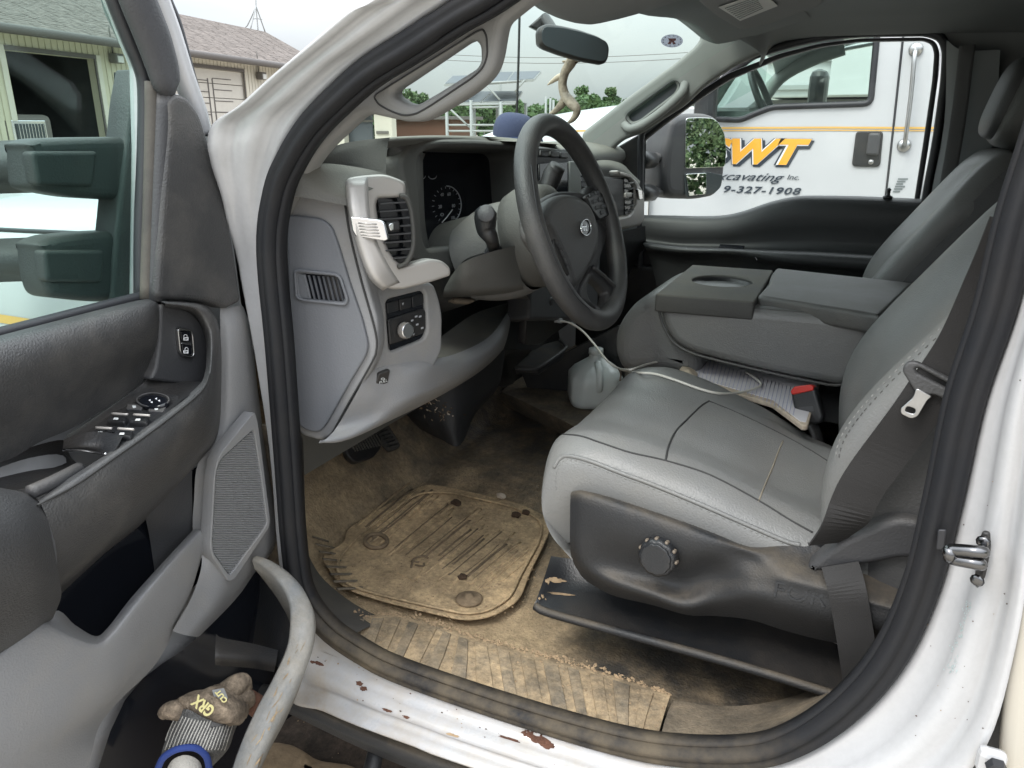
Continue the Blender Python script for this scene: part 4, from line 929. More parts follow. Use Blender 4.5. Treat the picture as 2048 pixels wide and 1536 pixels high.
blotch(1110, 1160, 18, 5, 'dirt', 701, ped, pb_, ang=.1); blotch(1125, 1188, 24, 2, 'dirt', 702, ped, pb_, ang=.1)
# rear black arm trim beside the backrest foot
plate('recliner_cover', PL(Yp(1720, 1100, .125), (0, -1, -.05)), [(1610, 1140), (1640, 1112), (1690, 1080), (1768, 1045), (1800, 1038), (1850, 1045), (1850, 1120), (1800, 1118), (1740, 1130), (1640, 1145)], 'dark_trim', tr, thick=.03, bevel=.008, r=.012)
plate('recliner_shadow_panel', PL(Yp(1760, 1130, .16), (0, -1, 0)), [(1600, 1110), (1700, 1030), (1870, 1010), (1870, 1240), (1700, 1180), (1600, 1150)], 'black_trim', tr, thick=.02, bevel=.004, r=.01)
# middle seat cushion and fold-down console
plate('centre_cushion', YP(.735), [(1320, 578), (1290, 592), (1258, 615), (1236, 645), (1224, 675), (1225, 712), (1238, 742), (1262, 752), (1310, 745), (1400, 760), (1400, 600)], 'leather', tr, thick=.26, bevel=.035, r=.03, segs=6)
grid('centre_seat_pad', [[V((x, y, z)) for x, z in ((-.41, .18), (-.40, .24), (-.35, .262), (-.2, .258), (.0, .25), (.1, .25))] for y in (.655, .67, .74, .9, 1.05)], 'leather_side', tr, nu=4, nv=3)
CB = YP(.69)
co = [(1312, 597), (1400, 606), (1500, 617), (1620, 628), (1735, 636), (1760, 700), (1690, 776), (1560, 750), (1440, 722), (1380, 706), (1345, 686), (1325, 650)]
con = plate('centre_console', CB, co, 'leather', tr, thick=.42, bevel=.018, r=.02)
pc = [CB(a, b, .0015) for a, b in co]
tube('piping', rounded([CB(a, b, -.012) for a, b in co], .03), .003, 'leather_dark', con, k=1, seg=6, closed=True)
zt = .44
tray = [Zp(1310, 590, .45), Zp(1384, 531, .45), Zp(1547, 542, .45), Zp(1509, 606, .45)]
cup = Zp(1444, 563, .45); rad = .049
circ = [cup+V((math.cos(a)*rad*1.25, math.sin(a)*rad*1.3, 0)) for a in [i*math.pi/16 for i in range(32)]]
tp = plate('cup_holder_tray', ZP(.452), tray, 'hood_trim', con, holes=[circ], thick=.035, bevel=.004, r=.006, three=True)
lathe('cup_well', cup+V((0, 0, -.06)), (0, 0, 1), [(.03, 0), (.046, .0), (.050, .03), (.062, .058), (.065, .060), (.059, .055), (.045, .03), (.036, .004), (.001, .003)], 'black_trim', tp, seg=32, sc=(1, 1.04))
lid_ = [Zp(1513, 598, .448), Zp(1536, 572, .448), Zp(1540, 556, .448), Zp(1551, 541, .448), Zp(1830, 572, .448), Zp(1760, 640, .448), Zp(1735, 634, .448)]
lid = plate('console_lid', ZP(.455), [(a) for a in lid_], 'leather_dark', con, thick=.036, bevel=.009, r=.012, three=True)
# belts
def strap(name, pts, w, m, par, dirv, th=.0022, k=8):
    path = spline(pts, k); vs = []; fs = []; n = len(path); T = frames(path)
    dv = [V(d) for d in dirv]; L = len(dv)-1
    for i, p in enumerate(path):
        f = i/(n-1)*L; a = int(min(f, L-1e-6)); d = dv[a].lerp(dv[a+1], f-a); d = (d-T[i]*d.dot(T[i])).normalized(); nn = T[i].cross(d)
        for s_, h in ((-w/2, 0), (w/2, 0), (w/2, th), (-w/2, th)): vs.append(p+d*s_+nn*h)
    for i in range(n-1):
        for j in range(4): fs.append((i*4+j, i*4+(j+1) % 4, i*4+4+(j+1) % 4, i*4+4+j))
    fs += [(3, 2, 1, 0), tuple((n-1)*4+j for j in range(4))]
    return link(name, pm(vs, fs), m, par)
belt = strap('seat_belt', [Yp(2035, 440, .075), Yp(1985, 560, .085), Yp(1925, 690, .09), Yp(1850, 800, .092), Yp(1775, 900, .098), Yp(1722, 975, .10), Yp(1690, 1040, .105), Yp(1650, 1085, .12)], .047, 'belt', tr, [(.72, 0, .55), (.72, 0, .55), (.75, 0, .5), (.78, .0, .45), (.8, 0, .35), (.7, .5, .1)])
strap('lap_belt', [Yp(1680, 1130, .12), Yp(1694, 1180, .100), Yp(1705, 1240, .098), Yp(1716, 1310, .10), Yp(1728, 1400, .11)], .042, 'belt', belt, [(1, 0, .15)]*3)
tgp = PL(Yp(1860, 760, .082), (-.1, -1, .1))
tg = plate('belt_tongue', tgp, [(1803, 742), (1812, 724), (1832, 722), (1915, 765), (1918, 778), (1906, 800), (1890, 800), (1870, 790), (1835, 792), (1818, 765)], 'leather_side', belt, holes=[[(1830, 738), (1838, 736), (1898, 768), (1904, 778), (1896, 778), (1834, 746)]], thick=.009, bevel=.003, r=.005)
plate('tongue_blade', tgp, [(1832, 775), (1866, 793), (1856, 800), (1836, 834), (1822, 838), (1802, 828), (1800, 818), (1826, 795)], 'steel', belt, holes=[[(1815, 812), (1832, 818), (1828, 829), (1810, 822)]], thick=.003, bevel=.001, r=.004, off=.001)
bp = PL(V((-.055, .66, .33)), (-.3, -.9, .3)); buc = plate('belt_buckle', PL(Yp(1610, 810, .60), (-.25, -.95, .2)), [(1580, 782), (1628, 772), (1646, 835), (1640, 848), (1600, 848), (1592, 840)], 'black_trim', tr, thick=.022, bevel=.005, r=.006)
bq = PL(Yp(1610, 810, .60), (-.25, -.95, .2))
plate('release_button', bq, [(1580, 783), (1588, 773), (1622, 769), (1627, 775), (1626, 781), (1584, 790)], 'red_button', buc, thick=.018, bevel=.002, r=.003, off=.003)
plate('buckle_mark', bq, [(1596, 815), (1626, 812), (1628, 822), (1598, 825)], 'dark_trim', buc, thick=.001, bevel=.0003, r=.002, off=.001)
tube('buckle_stalk', [bq(1622, 845, -.01), bq(1632, 868, -.01), bq(1640, 900, -.012)], .014, 'black_trim', buc, k=4, flat=.5)
# --- near windshield pillar trim with its grab handle
AP = PL((0, .045, 0), (0, -1, 0))
ap_out = [(1100, -60), (1078, -10), (1054, 4), (1004, 44), (998, 75), (993, 108), (984, 138), (968, 160), (937, 186), (883, 219), (850, 238), (832, 243), (808, 243), (775, 236), (735, 227), (716, 231), (692, 253), (653, 289), (625, 322), (600, 365), (574, 400), (560, 440), (540, 440), (560, 350), (600, 280), (650, 222), (730, 150), (815, 92), (905, 32), (960, -10), (1010, -60)]
ap_hole = [(926, 82), (943, 77), (957, 90), (958, 122), (950, 136), (884, 178), (830, 210), (808, 206), (788, 194), (781, 184), (790, 174), (806, 164)]
pt = plate('pillar_trim', AP, ap_out, 'pillar_trim', tr, holes=[ap_hole], thick=.03, bevel=.009, r=.012, segs=4)
gl = [(748, 195), (752, 188), (955, 62), (966, 58), (973, 72), (975, 110), (966, 136), (945, 155), (860, 212), (832, 228), (808, 232), (780, 222), (756, 208)]
tube('panel_gap', rounded([AP(a, b, .0005) for a, b in gl], .01), .0011, 'seam_dark', pt, k=1, seg=6, closed=True)
# roof rail trim above the door
tube('roof_rail_trim', [Yp(905, 30, .05), Yp(1000, -30, .06), V((-.2, .06, .965)), V((0, .06, .985)), V((.1, .06, .95))], .028, 'pillar_trim', tr, k=5)
# windshield
def wsp(y, f): # f 0 bottom .. 1 top
    c = abs(y-.87)/.85; xb = -1.02+.26*c*c; xt = -.60+.16*c*c
    return V((xb+(xt-xb)*f, y, .695+(.985-.695)*f+.012*math.sin(f*3.14)-.03*c*c*f))
wsg = grid('windshield', [[wsp(y, f) for f in (-.05, .35, .75, 1.25)] for y in (.05, .3, .6, .87, 1.15, 1.45, 1.70)], 'glass_clear', tr, nu=10, nv=10)
wsb = bvh(wsg)
# sticker at the top corner of the windshield
q = onm(wsb, 1344, 82, .003); qn = (CAM-q).normalized()
h = wsb.ray_cast(CAM, ray(1344, 82).normalized()); wn = h[1] if h[1].dot(qn) > 0 else -h[1]
WP = PL(q, wn)
def ell(cx, cy, rx, ry, n=28, a0=0): return [(cx+rx*math.cos(6.2832*i/n), cy+ry*math.sin(6.2832*i/n)) for i in range(n)]
stk = plate('round_sticker', WP, ell(1344, 82, 22, 13), 'sticker_film', wsg, thick=.0006, bevel=.0001, r=0)
plate('sticker_emblem', WP, [(1336, 77), (1352, 77), (1352, 81), (1348, 82), (1352, 88), (1346, 89), (1344, 84), (1341, 89), (1335, 88), (1339, 82)], 'sticker_red', stk, thick=.0004, bevel=.0001, r=0, off=.0012)
for k in range(12):
    a = 6.283*k/12+.2; x, y = 1344+18*math.cos(a), 82+10.5*math.sin(a); plate('sticker_dot', WP, ell(x, y, 1.5, .9, 6), 'lamp_grey', stk, thick=.0003, bevel=.0001, r=0, off=.001)
# header, visor, overhead console
hdr = []
for (x, y) in ((1048, -6), (1075, 8), (1100, 22), (1123, 38), (1150, 45), (1176, 44), (1215, 26), (1242, 18), (1290, 30), (1340, 35), (1372, 45), (1396, 62), (1425, 86)):
    f = (x-1048)/(1425-1048); yy = .10+f*1.48; c = Yp(x, y, yy); hdr.append([c+V((-.03, 0, .012)), c, c+V((.03, .0, -.002)), c+V((.12, 0, .015)), c+V((.25, 0, .05))])
grid('roof_header', hdr, 'headliner', tr, nu=3, nv=3)
OC = PL((0, 0, .985), (.12, 0, -1))
plate('overhead_console', OC, [(1085, 8), (1120, 34), (1176, 42), (1215, 22), (1240, 14), (1235, -40), (1100, -40)], 'dark_trim', tr, thick=.02, bevel=.006, r=.02)
VP_ = PL((0, 0, .975), (.10, -.12, -1))
vis = plate('sun_visor', PL((0, 0, 1.0), (.05, -.1, -1)), [(1385, -8), (1400, 10), (1432, 35), (1480, 62), (1540, 50), (1650, 10), (1660, -60), (1385, -60)], 'headliner', tr, thick=.018, bevel=.007, r=.02)
VL = PL((0, 0, .996), (.05, -.1, -1)); vl = plate('visor_label', VL, [(1437, 15), (1500, -6), (1535, -6), (1556, 12), (1480, 42), (1462, 30)], 'sticker_white', vis, thick=.0008, bevel=.0002, r=0)
for k in range(8):
    a = VL(1450+k*4, 17+k*3, .002); b = VL(1450+k*4+(62-k*2), 17+k*3-22, .002); tube('label_line', [a, a.lerp(b, .35), a.lerp(b, .45), b], .0006, 'label_print', vl, k=1, seg=4)
# rear-view mirror
MP = PL(Yp(1148, 88, .80), (.62, -.70, .05))
mh = [(1077, 62), (1082, 52), (1096, 46), (1125, 50), (1160, 58), (1195, 70), (1216, 82), (1221, 95), (1219, 115), (1214, 125), (1205, 128), (1165, 121), (1120, 108), (1088, 96), (1078, 88)]
mr_ = plate('rearview_mirror', MP, mh, 'black_trim', tr, thick=.028, bevel=.009, r=.008)
plate('mirror_glass', MP, [(1084, 62), (1090, 53), (1125, 55), (1160, 63), (1195, 74), (1214, 86), (1216, 98), (1213, 118), (1206, 123), (1165, 116), (1120, 103), (1090, 91), (1084, 82)], 'mirror_dark', mr_, thick=.002, bevel=.0006, r=.006, off=.0015)
tube('mirror_stem', [Yp(1110, 70, .84), Yp(1098, 50, .86), Yp(1088, 36, .87)], .012, 'black_trim', mr_, k=3)
plate('mirror_mount', PL(Yp(1085, 42, .86), (.5, -.8, 0)), [(1090, 24), (1102, 32), (1098, 50), (1078, 62), (1058, 52)], 'black_trim', mr_, thick=.02, bevel=.004, r=.003)
# --- far pillar trim
FP = PL(Yp(1300, 200, 1.58), (.25, -.97, 0)).n; FPp = PL(Yp(1300, 200, 1.60), (.18, -.98, 0))
fpo = [(1396, 58), (1402, 75), (1390, 92), (1355, 122), (1250, 198), (1160, 268), (1172, 300), (1190, 322), (1215, 308), (1245, 280), (1285, 266), (1330, 236), (1370, 211), (1413, 170), (1470, 132), (1540, 100), (1560, 60), (1450, 40)]
slot = [(1256, 232), (1262, 226), (1345, 166), (1352, 166), (1354, 174), (1348, 186), (1278, 240), (1262, 244)]
fp = plate('far_pillar_trim', FPp, fpo, 'far_trim', tr, holes=[slot], thick=.05, bevel=.014, r=.02, segs=4)
plate('grab_recess', PL(FPp.p+V((0, .03, 0)), FPp.n), [(1245, 215), (1345, 150), (1370, 165), (1360, 200), (1270, 255), (1245, 250)], 'bluegrey_trim', fp, thick=.01)
tube('grab_handle', [FPp(a, b, .02 if 0 < i < 5 else -.005) for i, (a, b) in enumerate([(1249, 250), (1262, 258), (1290, 247), (1335, 214), (1362, 188), (1370, 168)])], .013, 'far_trim', fp, k=5)
tube('panel_gap', rounded([FPp(a, b, .001) for a, b in [(1250, 236), (1256, 226), (1346, 161), (1358, 163), (1360, 176), (1352, 190), (1280, 244), (1262, 250)]], .008), .0012, 'seam_dark', fp, k=1, seg=5, closed=True)
# --- passenger side wall with the window opening
PW = YP(1.70)
whole = [(1279, 560), (1282, 255), (1330, 215), (1400, 165), (1455, 130), (1560, 93), (1640, 74), (1720, 66), (1855, 64), (1884, 75), (1893, 100), (1890, 160), (1872, 290), (1850, 400), (1840, 560)]
plate('far_side_wall', PW, [(1180, 340), (1290, 262), (1400, 170), (1440, 90), (1500, 40), (1520, -60), (2300, -60), (2300, 900), (1180, 900)], 'headliner', tr, holes=[whole], thick=.04, bevel=.01, r=.02)
tube('far_door_seal', rounded([PW(a, b, .012) for a, b in whole], .05), .011, 'rubber', tr, k=1, seg=8, closed=True)
fdo = [(1279, 440), (1284, 270), (1330, 232), (1400, 182), (1455, 146), (1560, 106), (1640, 86), (1720, 76), (1850, 74), (1872, 82), (1880, 104), (1876, 160), (1858, 290), (1838, 410), (1820, 560), (1282, 560)]
wh = [(1283, 428), (1283, 285), (1330, 252), (1413, 186), (1500, 138), (1600, 104), (1700, 84), (1850, 80)]
pd = grid('passenger_door', [[Yp(a, b, y) for a, b, y in row] for row in (
    [(1283, 430, 1.70), (1350, 431, 1.70), (1400, 432, 1.70), (1450, 430, 1.70), (1490, 421, 1.70), (1540, 404, 1.70), (1590, 393, 1.70), (1640, 391, 1.70), (1740, 393, 1.70), (1850, 398, 1.70)],
    [(1283, 436, 1.675), (1350, 438, 1.675), (1400, 440, 1.675), (1450, 438, 1.675), (1490, 429, 1.675), (1540, 412, 1.675), (1590, 401, 1.675), (1640, 400, 1.675), (1740, 402, 1.675), (1850, 408, 1.675)],
    [(1285, 462, 1.665), (1350, 468, 1.66), (1400, 468, 1.66), (1450, 466, 1.66), (1490, 458, 1.66), (1540, 445, 1.66), (1590, 437, 1.66), (1640, 436, 1.66), (1740, 438, 1.66), (1850, 440, 1.66)],
    [(1286, 482, 1.66), (1350, 490, 1.665), (1400, 492, 1.665), (1450, 493, 1.665), (1490, 494, 1.665), (1540, 495, 1.665), (1590, 496, 1.665), (1640, 497, 1.665), (1740, 503, 1.665), (1850, 510, 1.665)],
    [(1286, 486, 1.62), (1350, 493, 1.60), (1400, 497, 1.59), (1450, 498, 1.585), (1490, 500, 1.58), (1540, 502, 1.575), (1590, 504, 1.57), (1640, 506, 1.57), (1740, 512, 1.57), (1850, 518, 1.57)],
    [(1290, 497, 1.61), (1350, 503, 1.585), (1400, 506, 1.58), (1450, 507, 1.575), (1490, 510, 1.57), (1540, 519, 1.56), (1590, 526, 1.555), (1640, 530, 1.555), (1740, 536, 1.555), (1850, 540, 1.555)],
    [(1300, 520, 1.63), (1350, 528, 1.62), (1400, 532, 1.615), (1450, 536, 1.61), (1490, 540, 1.605), (1540, 548, 1.60), (1590, 554, 1.60), (1640, 558, 1.60), (1740, 566, 1.60), (1850, 570, 1.60)],
    [(1330, 640, 1.63), (1370, 650, 1.63), (1420, 660, 1.63), (1470, 670, 1.63), (1510, 680, 1.63), (1560, 690, 1.63), (1610, 700, 1.63), (1660, 710, 1.63), (1750, 720, 1.63), (1850, 730, 1.63)])], 'door_black', tr, nu=4, nv=3)
pdb = bvh(pd)
plate('door_frame', PL((0, 1.72, 0), (0, -1, 0)), fdo, 'rubber', pd, holes=[[(1283, 445), (1284, 284), (1332, 246), (1402, 196), (1457, 160), (1561, 116), (1640, 94), (1720, 83), (1848, 81), (1864, 88), (1869, 106), (1865, 160), (1846, 290), (1828, 405), (1826, 445)]], thick=.03, bevel=.006, r=.02)
plate('door_glass', YP(1.735), [(1275, 470), (1284, 272), (1332, 236), (1402, 186), (1457, 150), (1561, 108), (1640, 88), (1720, 78), (1852, 76), (1872, 88), (1876, 160), (1850, 470)], 'glass_pass', pd, thick=.004, bevel=.001, r=.01)
plate('mirror_sail', YP(1.69), [(1190, 330), (1215, 305), (1278, 268), (1283, 275), (1282, 435), (1240, 400), (1200, 360)], 'black_trim', pd, thick=.02, bevel=.005, r=.006)
lathe('lock_pin', onm(pdb, 1776, 393) or Yp(1776, 393, 1.69), (0, 0, 1), [(.012, -.006), (.013, .0), (.005, .004), (.005, .016), (.007, .018), (.002, .024)], 'black_trim', pd, seg=12)
tube('armrest_trim', [Yp(1288, 489, 1.615), Yp(1350, 495, 1.597), Yp(1420, 500, 1.585), Yp(1500, 508, 1.572), Yp(1514, 520, 1.568)], .0016, 'chrome', pd, k=5, seg=6)
plate('switch_pod', PL(Yp(1460, 495, 1.62), (0, -.3, 1)), [(1440, 488), (1490, 491), (1485, 499), (1436, 497)], 'screen_black', pd, thick=.006, bevel=.001, r=.003)
box('far_lower_panel', (-.35, 1.70, .1), (1.1, .05, .45), 'black_trim', pd, bev=.01)
# towing mirror on the passenger side
TM = PL(Yp(1400, 312, 2.0), (.80, -.60, .02))
tm = plate('towing_mirror', TM, [(1345, 240), (1362, 228), (1392, 226), (1421, 227), (1440, 236), (1452, 262), (1456, 302), (1453, 350), (1447, 378), (1432, 393), (1398, 399), (1345, 398), (1330, 388), (1326, 360), (1330, 300)], 'dark_trim', tr, thick=.13, bevel=.03, r=.02, segs=4)
plate('mirror_glass', TM, [(1372, 236), (1400, 235), (1424, 236), (1436, 243), (1449, 266), (1453, 300), (1450, 334), (1370, 337)], 'mirror', tm, thick=.004, bevel=.001, r=.012, off=.003)
plate('spot_mirror', TM, [(1369, 346), (1416, 344), (1446, 350), (1442, 374), (1430, 386), (1400, 393), (1376, 395), (1370, 388)], 'mirror_dark', tm, thick=.004, bevel=.001, r=.01, off=.003)
plate('spot_mirror_lens', TM, [(1372, 348), (1413, 346), (1413, 388), (1378, 392)], 'mirror', tm, thick=.003, bevel=.001, r=.006, off=.006)
for y0, y1 in ((318, 304), (384, 378)):
    tube('mirror_arm', [Yp(1270, y0+4, 1.80), Yp(1290, y0, 1.84), Yp(1320, (y0+y1)/2+2, 1.92), Yp(1352, y1, 1.99)], .026, 'dark_trim', tm, k=4, flat=.6, up=(0, 0, 1))
    tube('arm_bracket', [Yp(1275, y0+2, 1.79), Yp(1300, y0+2, 1.86)], .038, 'black_trim', tm, k=2, flat=.75, up=(0, 0, 1))
# far B-pillar trim and its belt
tube('far_belt', [Yp(1935, 90, 1.55), Yp(1915, 250, 1.56), Yp(1885, 420, 1.57)], .018, 'belt_grey', tr, k=4, flat=.15, up=(0, 1, 0))
grid('far_pillar_panel', [[Yp(1893, 80, 1.67), Yp(1888, 250, 1.67), Yp(1858, 420, 1.67), Yp(1850, 600, 1.67)], [Yp(1925, 100, 1.63), Yp(1915, 250, 1.63), Yp(1882, 420, 1.63), Yp(1875, 600, 1.63)], [Yp(2000, 100, 1.60), Yp(1990, 250, 1.60), Yp(1960, 420, 1.60), Yp(1950, 600, 1.60)]], 'headliner', tr, nu=4)

# ------------------------------------------------------------------ dashboard
dash = grid('dashboard', [[V((-1.03, y, .70-.0*y)), V((-.95, y, .715)), V((-.84, y, .728-.012*(y > 1))), V((-.76, y, .728-.03*(y > 1))), V((-.74, y, .70-.03*(y > 1))), V((-.76, y, .62)), V((-.80, y, .45)), V((-.82, y, .2))] for y in (.09, .20, .35, .55, .75, .95, 1.2, 1.45, 1.66)], 'dash_trim', tr, nu=3, nv=3)
# left upper block over the end cap
grid('dash_left_top', [[Yp(a, b, y) for a, b, y in r] for r in ([(652, 298, .09), (690, 286, .14), (735, 279, .20), (780, 275, .25)], [(636, 316, .075), (680, 305, .12), (728, 299, .18), (775, 292, .24)], [(622, 332, .065), (672, 328, .11), (722, 330, .16), (772, 338, .21)], [(612, 348, .055), (660, 348, .10), (718, 356, .15), (775, 380, .19)])], 'hood_trim', dash, nu=5, nv=5)
grid('dash_end_top', [[Yp(a, b, y) for a, b, y in r] for r in ([(616, 333, .052), (650, 327, .08), (700, 332, .115), (760, 344, .15), (812, 364, .19)], [(598, 350, .042), (642, 345, .065), (690, 350, .095), (722, 358, .11), (760, 372, .13)], [(584, 370, .032), (625, 375, .048), (665, 383, .062), (694, 390, .072), (712, 396, .08)], [(574, 390, .026), (620, 397, .042), (660, 405, .056), (692, 411, .066), (704, 414, .07)])], 'dash_trim', dash, nu=4, nv=4)
EP = PL((-.60, .098, 0), (.25, -.96, 0))
e_out = [(566, 384), (600, 388), (692, 402), (703, 445), (722, 520), (755, 640), (757, 700), (745, 735), (700, 812), (664, 872), (640, 882), (604, 872), (586, 850), (578, 700), (572, 560)]
ep = plate('dash_end_panel', EP, e_out, 'grey_trim', dash, thick=.03, bevel=.005, r=.008)
e_in = [(573, 430), (600, 432), (640, 437), (662, 452), (676, 490), (700, 570), (724, 640), (736, 690), (732, 712), (700, 765), (652, 850), (638, 866), (612, 862), (590, 845), (582, 700), (576, 560)]
vh = [(590, 543), (600, 541), (672, 549), (681, 556), (695, 600), (690, 609), (604, 600), (593, 594)]
e2 = plate('inner_panel', EP, e_in, 'bluegrey_trim', ep, holes=[[(594, 547), (672, 553), (680, 562), (690, 605), (600, 597)]], thick=.008, bevel=.003, r=.008, off=.006)
tube('vent_frame', rounded([EP(a, b, .008) for a, b in vh], .006), .0022, 'bluegrey_trim', ep, k=1, seg=8, closed=True)
plate('vent_cavity', EP, [(590, 543), (678, 549), (695, 608), (596, 602)], 'screen_black', ep, thick=.002, bevel=.0005, r=.002, off=.0012)
for k in range(8):
    x = 612+k*9.6; a, b = EP(x-6, 550+k*.7, .006), EP(x+6, 598+k*.9, .006); c = EP(x-2, 550+k*.7, .0015); d = EP(x+10, 598+k*.9, .0015)
    link('vent_slat', pm([a, b, d, c, a+V((0, .0012, 0)), b+V((0, .0012, 0)), d+V((0, .0012, 0)), c+V((0, .0012, 0))], [(0, 1, 2, 3), (7, 6, 5, 4), (0, 4, 5, 1), (2, 6, 7, 3)]), 'bluegrey_trim', ep)
plate('vent_blank', EP, [(595, 548), (610, 549), (622, 598), (601, 596)], 'bluegrey_trim', ep, thick=.003, bevel=.0005, r=.001, off=.005)
tube('panel_gap', [EP(a, b, .0012) for a, b in [(690, 409), (700, 470), (722, 560), (750, 660), (753, 700), (742, 728), (695, 810), (664, 868)]], .0016, 'seam_dark', ep, k=5, seg=6)
# lower fascia facing the driver
RP = PL((-.605, .10, 0), (.98, -.20, .0)); RP2 = PL((-.61, .12, 0), (.95, -.32, .05))
f_out = [(700, 560), (770, 560), (868, 566), (880, 600), (886, 632), (885, 700), (868, 736), (810, 748), (742, 762), (730, 756), (757, 715), (754, 690), (722, 590)]
fa = plate('lower_fascia', RP2, f_out, 'grey_trim', dash, holes=[[(772, 600), (850, 580), (855, 660), (848, 678), (780, 705)]], thick=.03, bevel=.005, r=.01)
sw = plate('headlight_switch_panel', RP2, [(768, 598), (848, 578), (856, 590), (858, 664), (848, 682), (778, 706)], 'screen_black', fa, thick=.01, bevel=.002, r=.004, off=-.006)
plate('switch_bezel', RP2, [(776, 640), (846, 617), (852, 622), (852, 658), (846, 668), (780, 690)], 'black_trim', sw, thick=.006, bevel=.002, r=.004, off=-.002)
for a in range(3): plate('blank_button', RP2, [(774+a*25, 606-a*6.5), (797+a*25, 600-a*6.5), (798+a*25, 621-a*6.5), (776+a*25, 628-a*6.5)], 'black_trim', sw, thick=.004, bevel=.001, r=.002, off=-.004)
kc2 = RP2(807, 660, 0); kn2 = RP2.n
kb = lathe('headlight_knob', kc2, kn2, [(.0120, 0), (.0124, .003), (.0118, .0095), (.0112, .0105), (.0095, .0100), (.001, .0100)], 'silver_trim', fa, seg=40, mod=lambda t, h: 1+(.02*math.cos(t*20) if h < .017 else 0))
lathe('knob_ring', kc2+kn2*.0102, kn2, [(.0092, 0), (.0116, 0), (.0112, .0012), (.0092, .0012)], 'chrome', fa, seg=32); lathe('knob_cap', kc2+kn2*.0101, kn2, [(.001, 0), (.0092, 0), (.0090, .0008), (.001, .0008)], 'screen_black', fa, seg=28)
for (x, y) in ((822, 640), (832, 648), (824, 668), (838, 632), (842, 655), (830, 632)): plate('switch_icon', RP2, [(x, y), (x+5, y-1.5), (x+5, y+2), (x, y+3.5)], 'sticker_grey', fa, thick=.0004, bevel=.0001, r=0, off=.0008)
plate('warning_mark', RP2, [(804, 606), (808, 605), (806, 611)], 'sticker_grey', fa, thick=.0004, bevel=.0001, r=0, off=-.0028)
# knee bolster curving under the column
def K(px, py, x): return Xp(px, py, x)
kn_ = grid('knee_bolster', [
    [RP2(752, 722, -.012), RP2(800, 712, -.012), RP2(866, 718, -.01), K(935, 698, -.64), K(985, 667, -.68), K(1019, 618, -.72)],
    [RP2(733, 750, .003), RP2(790, 738, .004), RP2(862, 736, .004), K(935, 710, -.625), K(985, 680, -.665), K(1022, 632, -.705)],
    [RP2(700, 810, .004), RP2(765, 790, .006), RP2(850, 770, .006), K(930, 735, -.61), K(985, 700, -.65), K(1018, 660, -.70)],
    [RP2(668, 862, .0), RP2(740, 837, .002), RP2(830, 800, .002), K(915, 765, -.62), K(975, 725, -.67), K(1010, 690, -.72)],
    [K(640, 886, -.63), K(700, 878, -.63), K(800, 832, -.66), K(880, 792, -.69), K(950, 750, -.74), K(1000, 710, -.78)],
    [K(640, 880, -.70), K(700, 868, -.72), K(800, 815, -.76), K(880, 778, -.80), K(950, 735, -.84), K(1000, 700, -.86)]], 'grey_trim', dash, nu=5, nv=4)
knb = bvh(kn_)
grid('storage_pocket', [[RP2(868, 720, -.006), K(935, 698, -.645), K(985, 667, -.685), K(1019, 618, -.725)], [K(876, 696, -.66), K(935, 668, -.72), K(985, 640, -.75), K(1018, 614, -.77)], [K(884, 672, -.70), K(947, 628, -.78), K(1000, 610, -.80), K(1016, 606, -.80)]], 'mid_trim', dash, nu=4, nv=4)
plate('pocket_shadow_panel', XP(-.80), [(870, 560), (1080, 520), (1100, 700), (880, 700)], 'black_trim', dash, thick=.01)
plate('release_lever', PL(Xp(930, 600, -.64), (.9, -.2, .4)), [(902, 598), (915, 594), (950, 598), (952, 602), (940, 607), (915, 605)], 'brown_grip', dash, thick=.012, bevel=.004, r=.004)
pk = PL(onm(knb, 765, 758), (.9, -.4, -.15)); sw2 = plate('parking_brake_switch', pk, [(758, 748), (781, 740), (776, 766), (748, 778)], 'black_trim', kn_, thick=.008, bevel=.0015, r=.002, off=.002)
plate('brake_symbol', pk, ell(766, 758, 4, 2.4, 14), 'sticker_white', sw2, holes=[ell(766, 758, 2.6, 1.4, 12)], thick=.0004, bevel=.0001, r=0, off=.0026)
text('brake_lettering', 'PULL', pk(759, 768, .003), pk(775, 763, .003)-pk(759, 768, .003), (0, 0, 1), .004, 'sticker_white', sw2, width=(pk(775, 763, .003)-pk(759, 768, .003)).length, ext=.0003)
# silver vent surround
BP = PL(Yp(760, 450, .125), (.80, -.58, .08))
bz = [(688, 368), (700, 355), (735, 350), (770, 348), (800, 358), (813, 366), (814, 392), (800, 395), (757, 397), (754, 412), (758, 440), (767, 474), (785, 512), (806, 533), (830, 526), (862, 517), (888, 522), (903, 537), (903, 552), (860, 566), (806, 580), (778, 579), (746, 553), (722, 499), (700, 428), (689, 384)]
bez = plate('vent_surround', BP, bz, 'silver_trim', dash, thick=.028, bevel=.0055, r=.009, segs=4, off=.008)
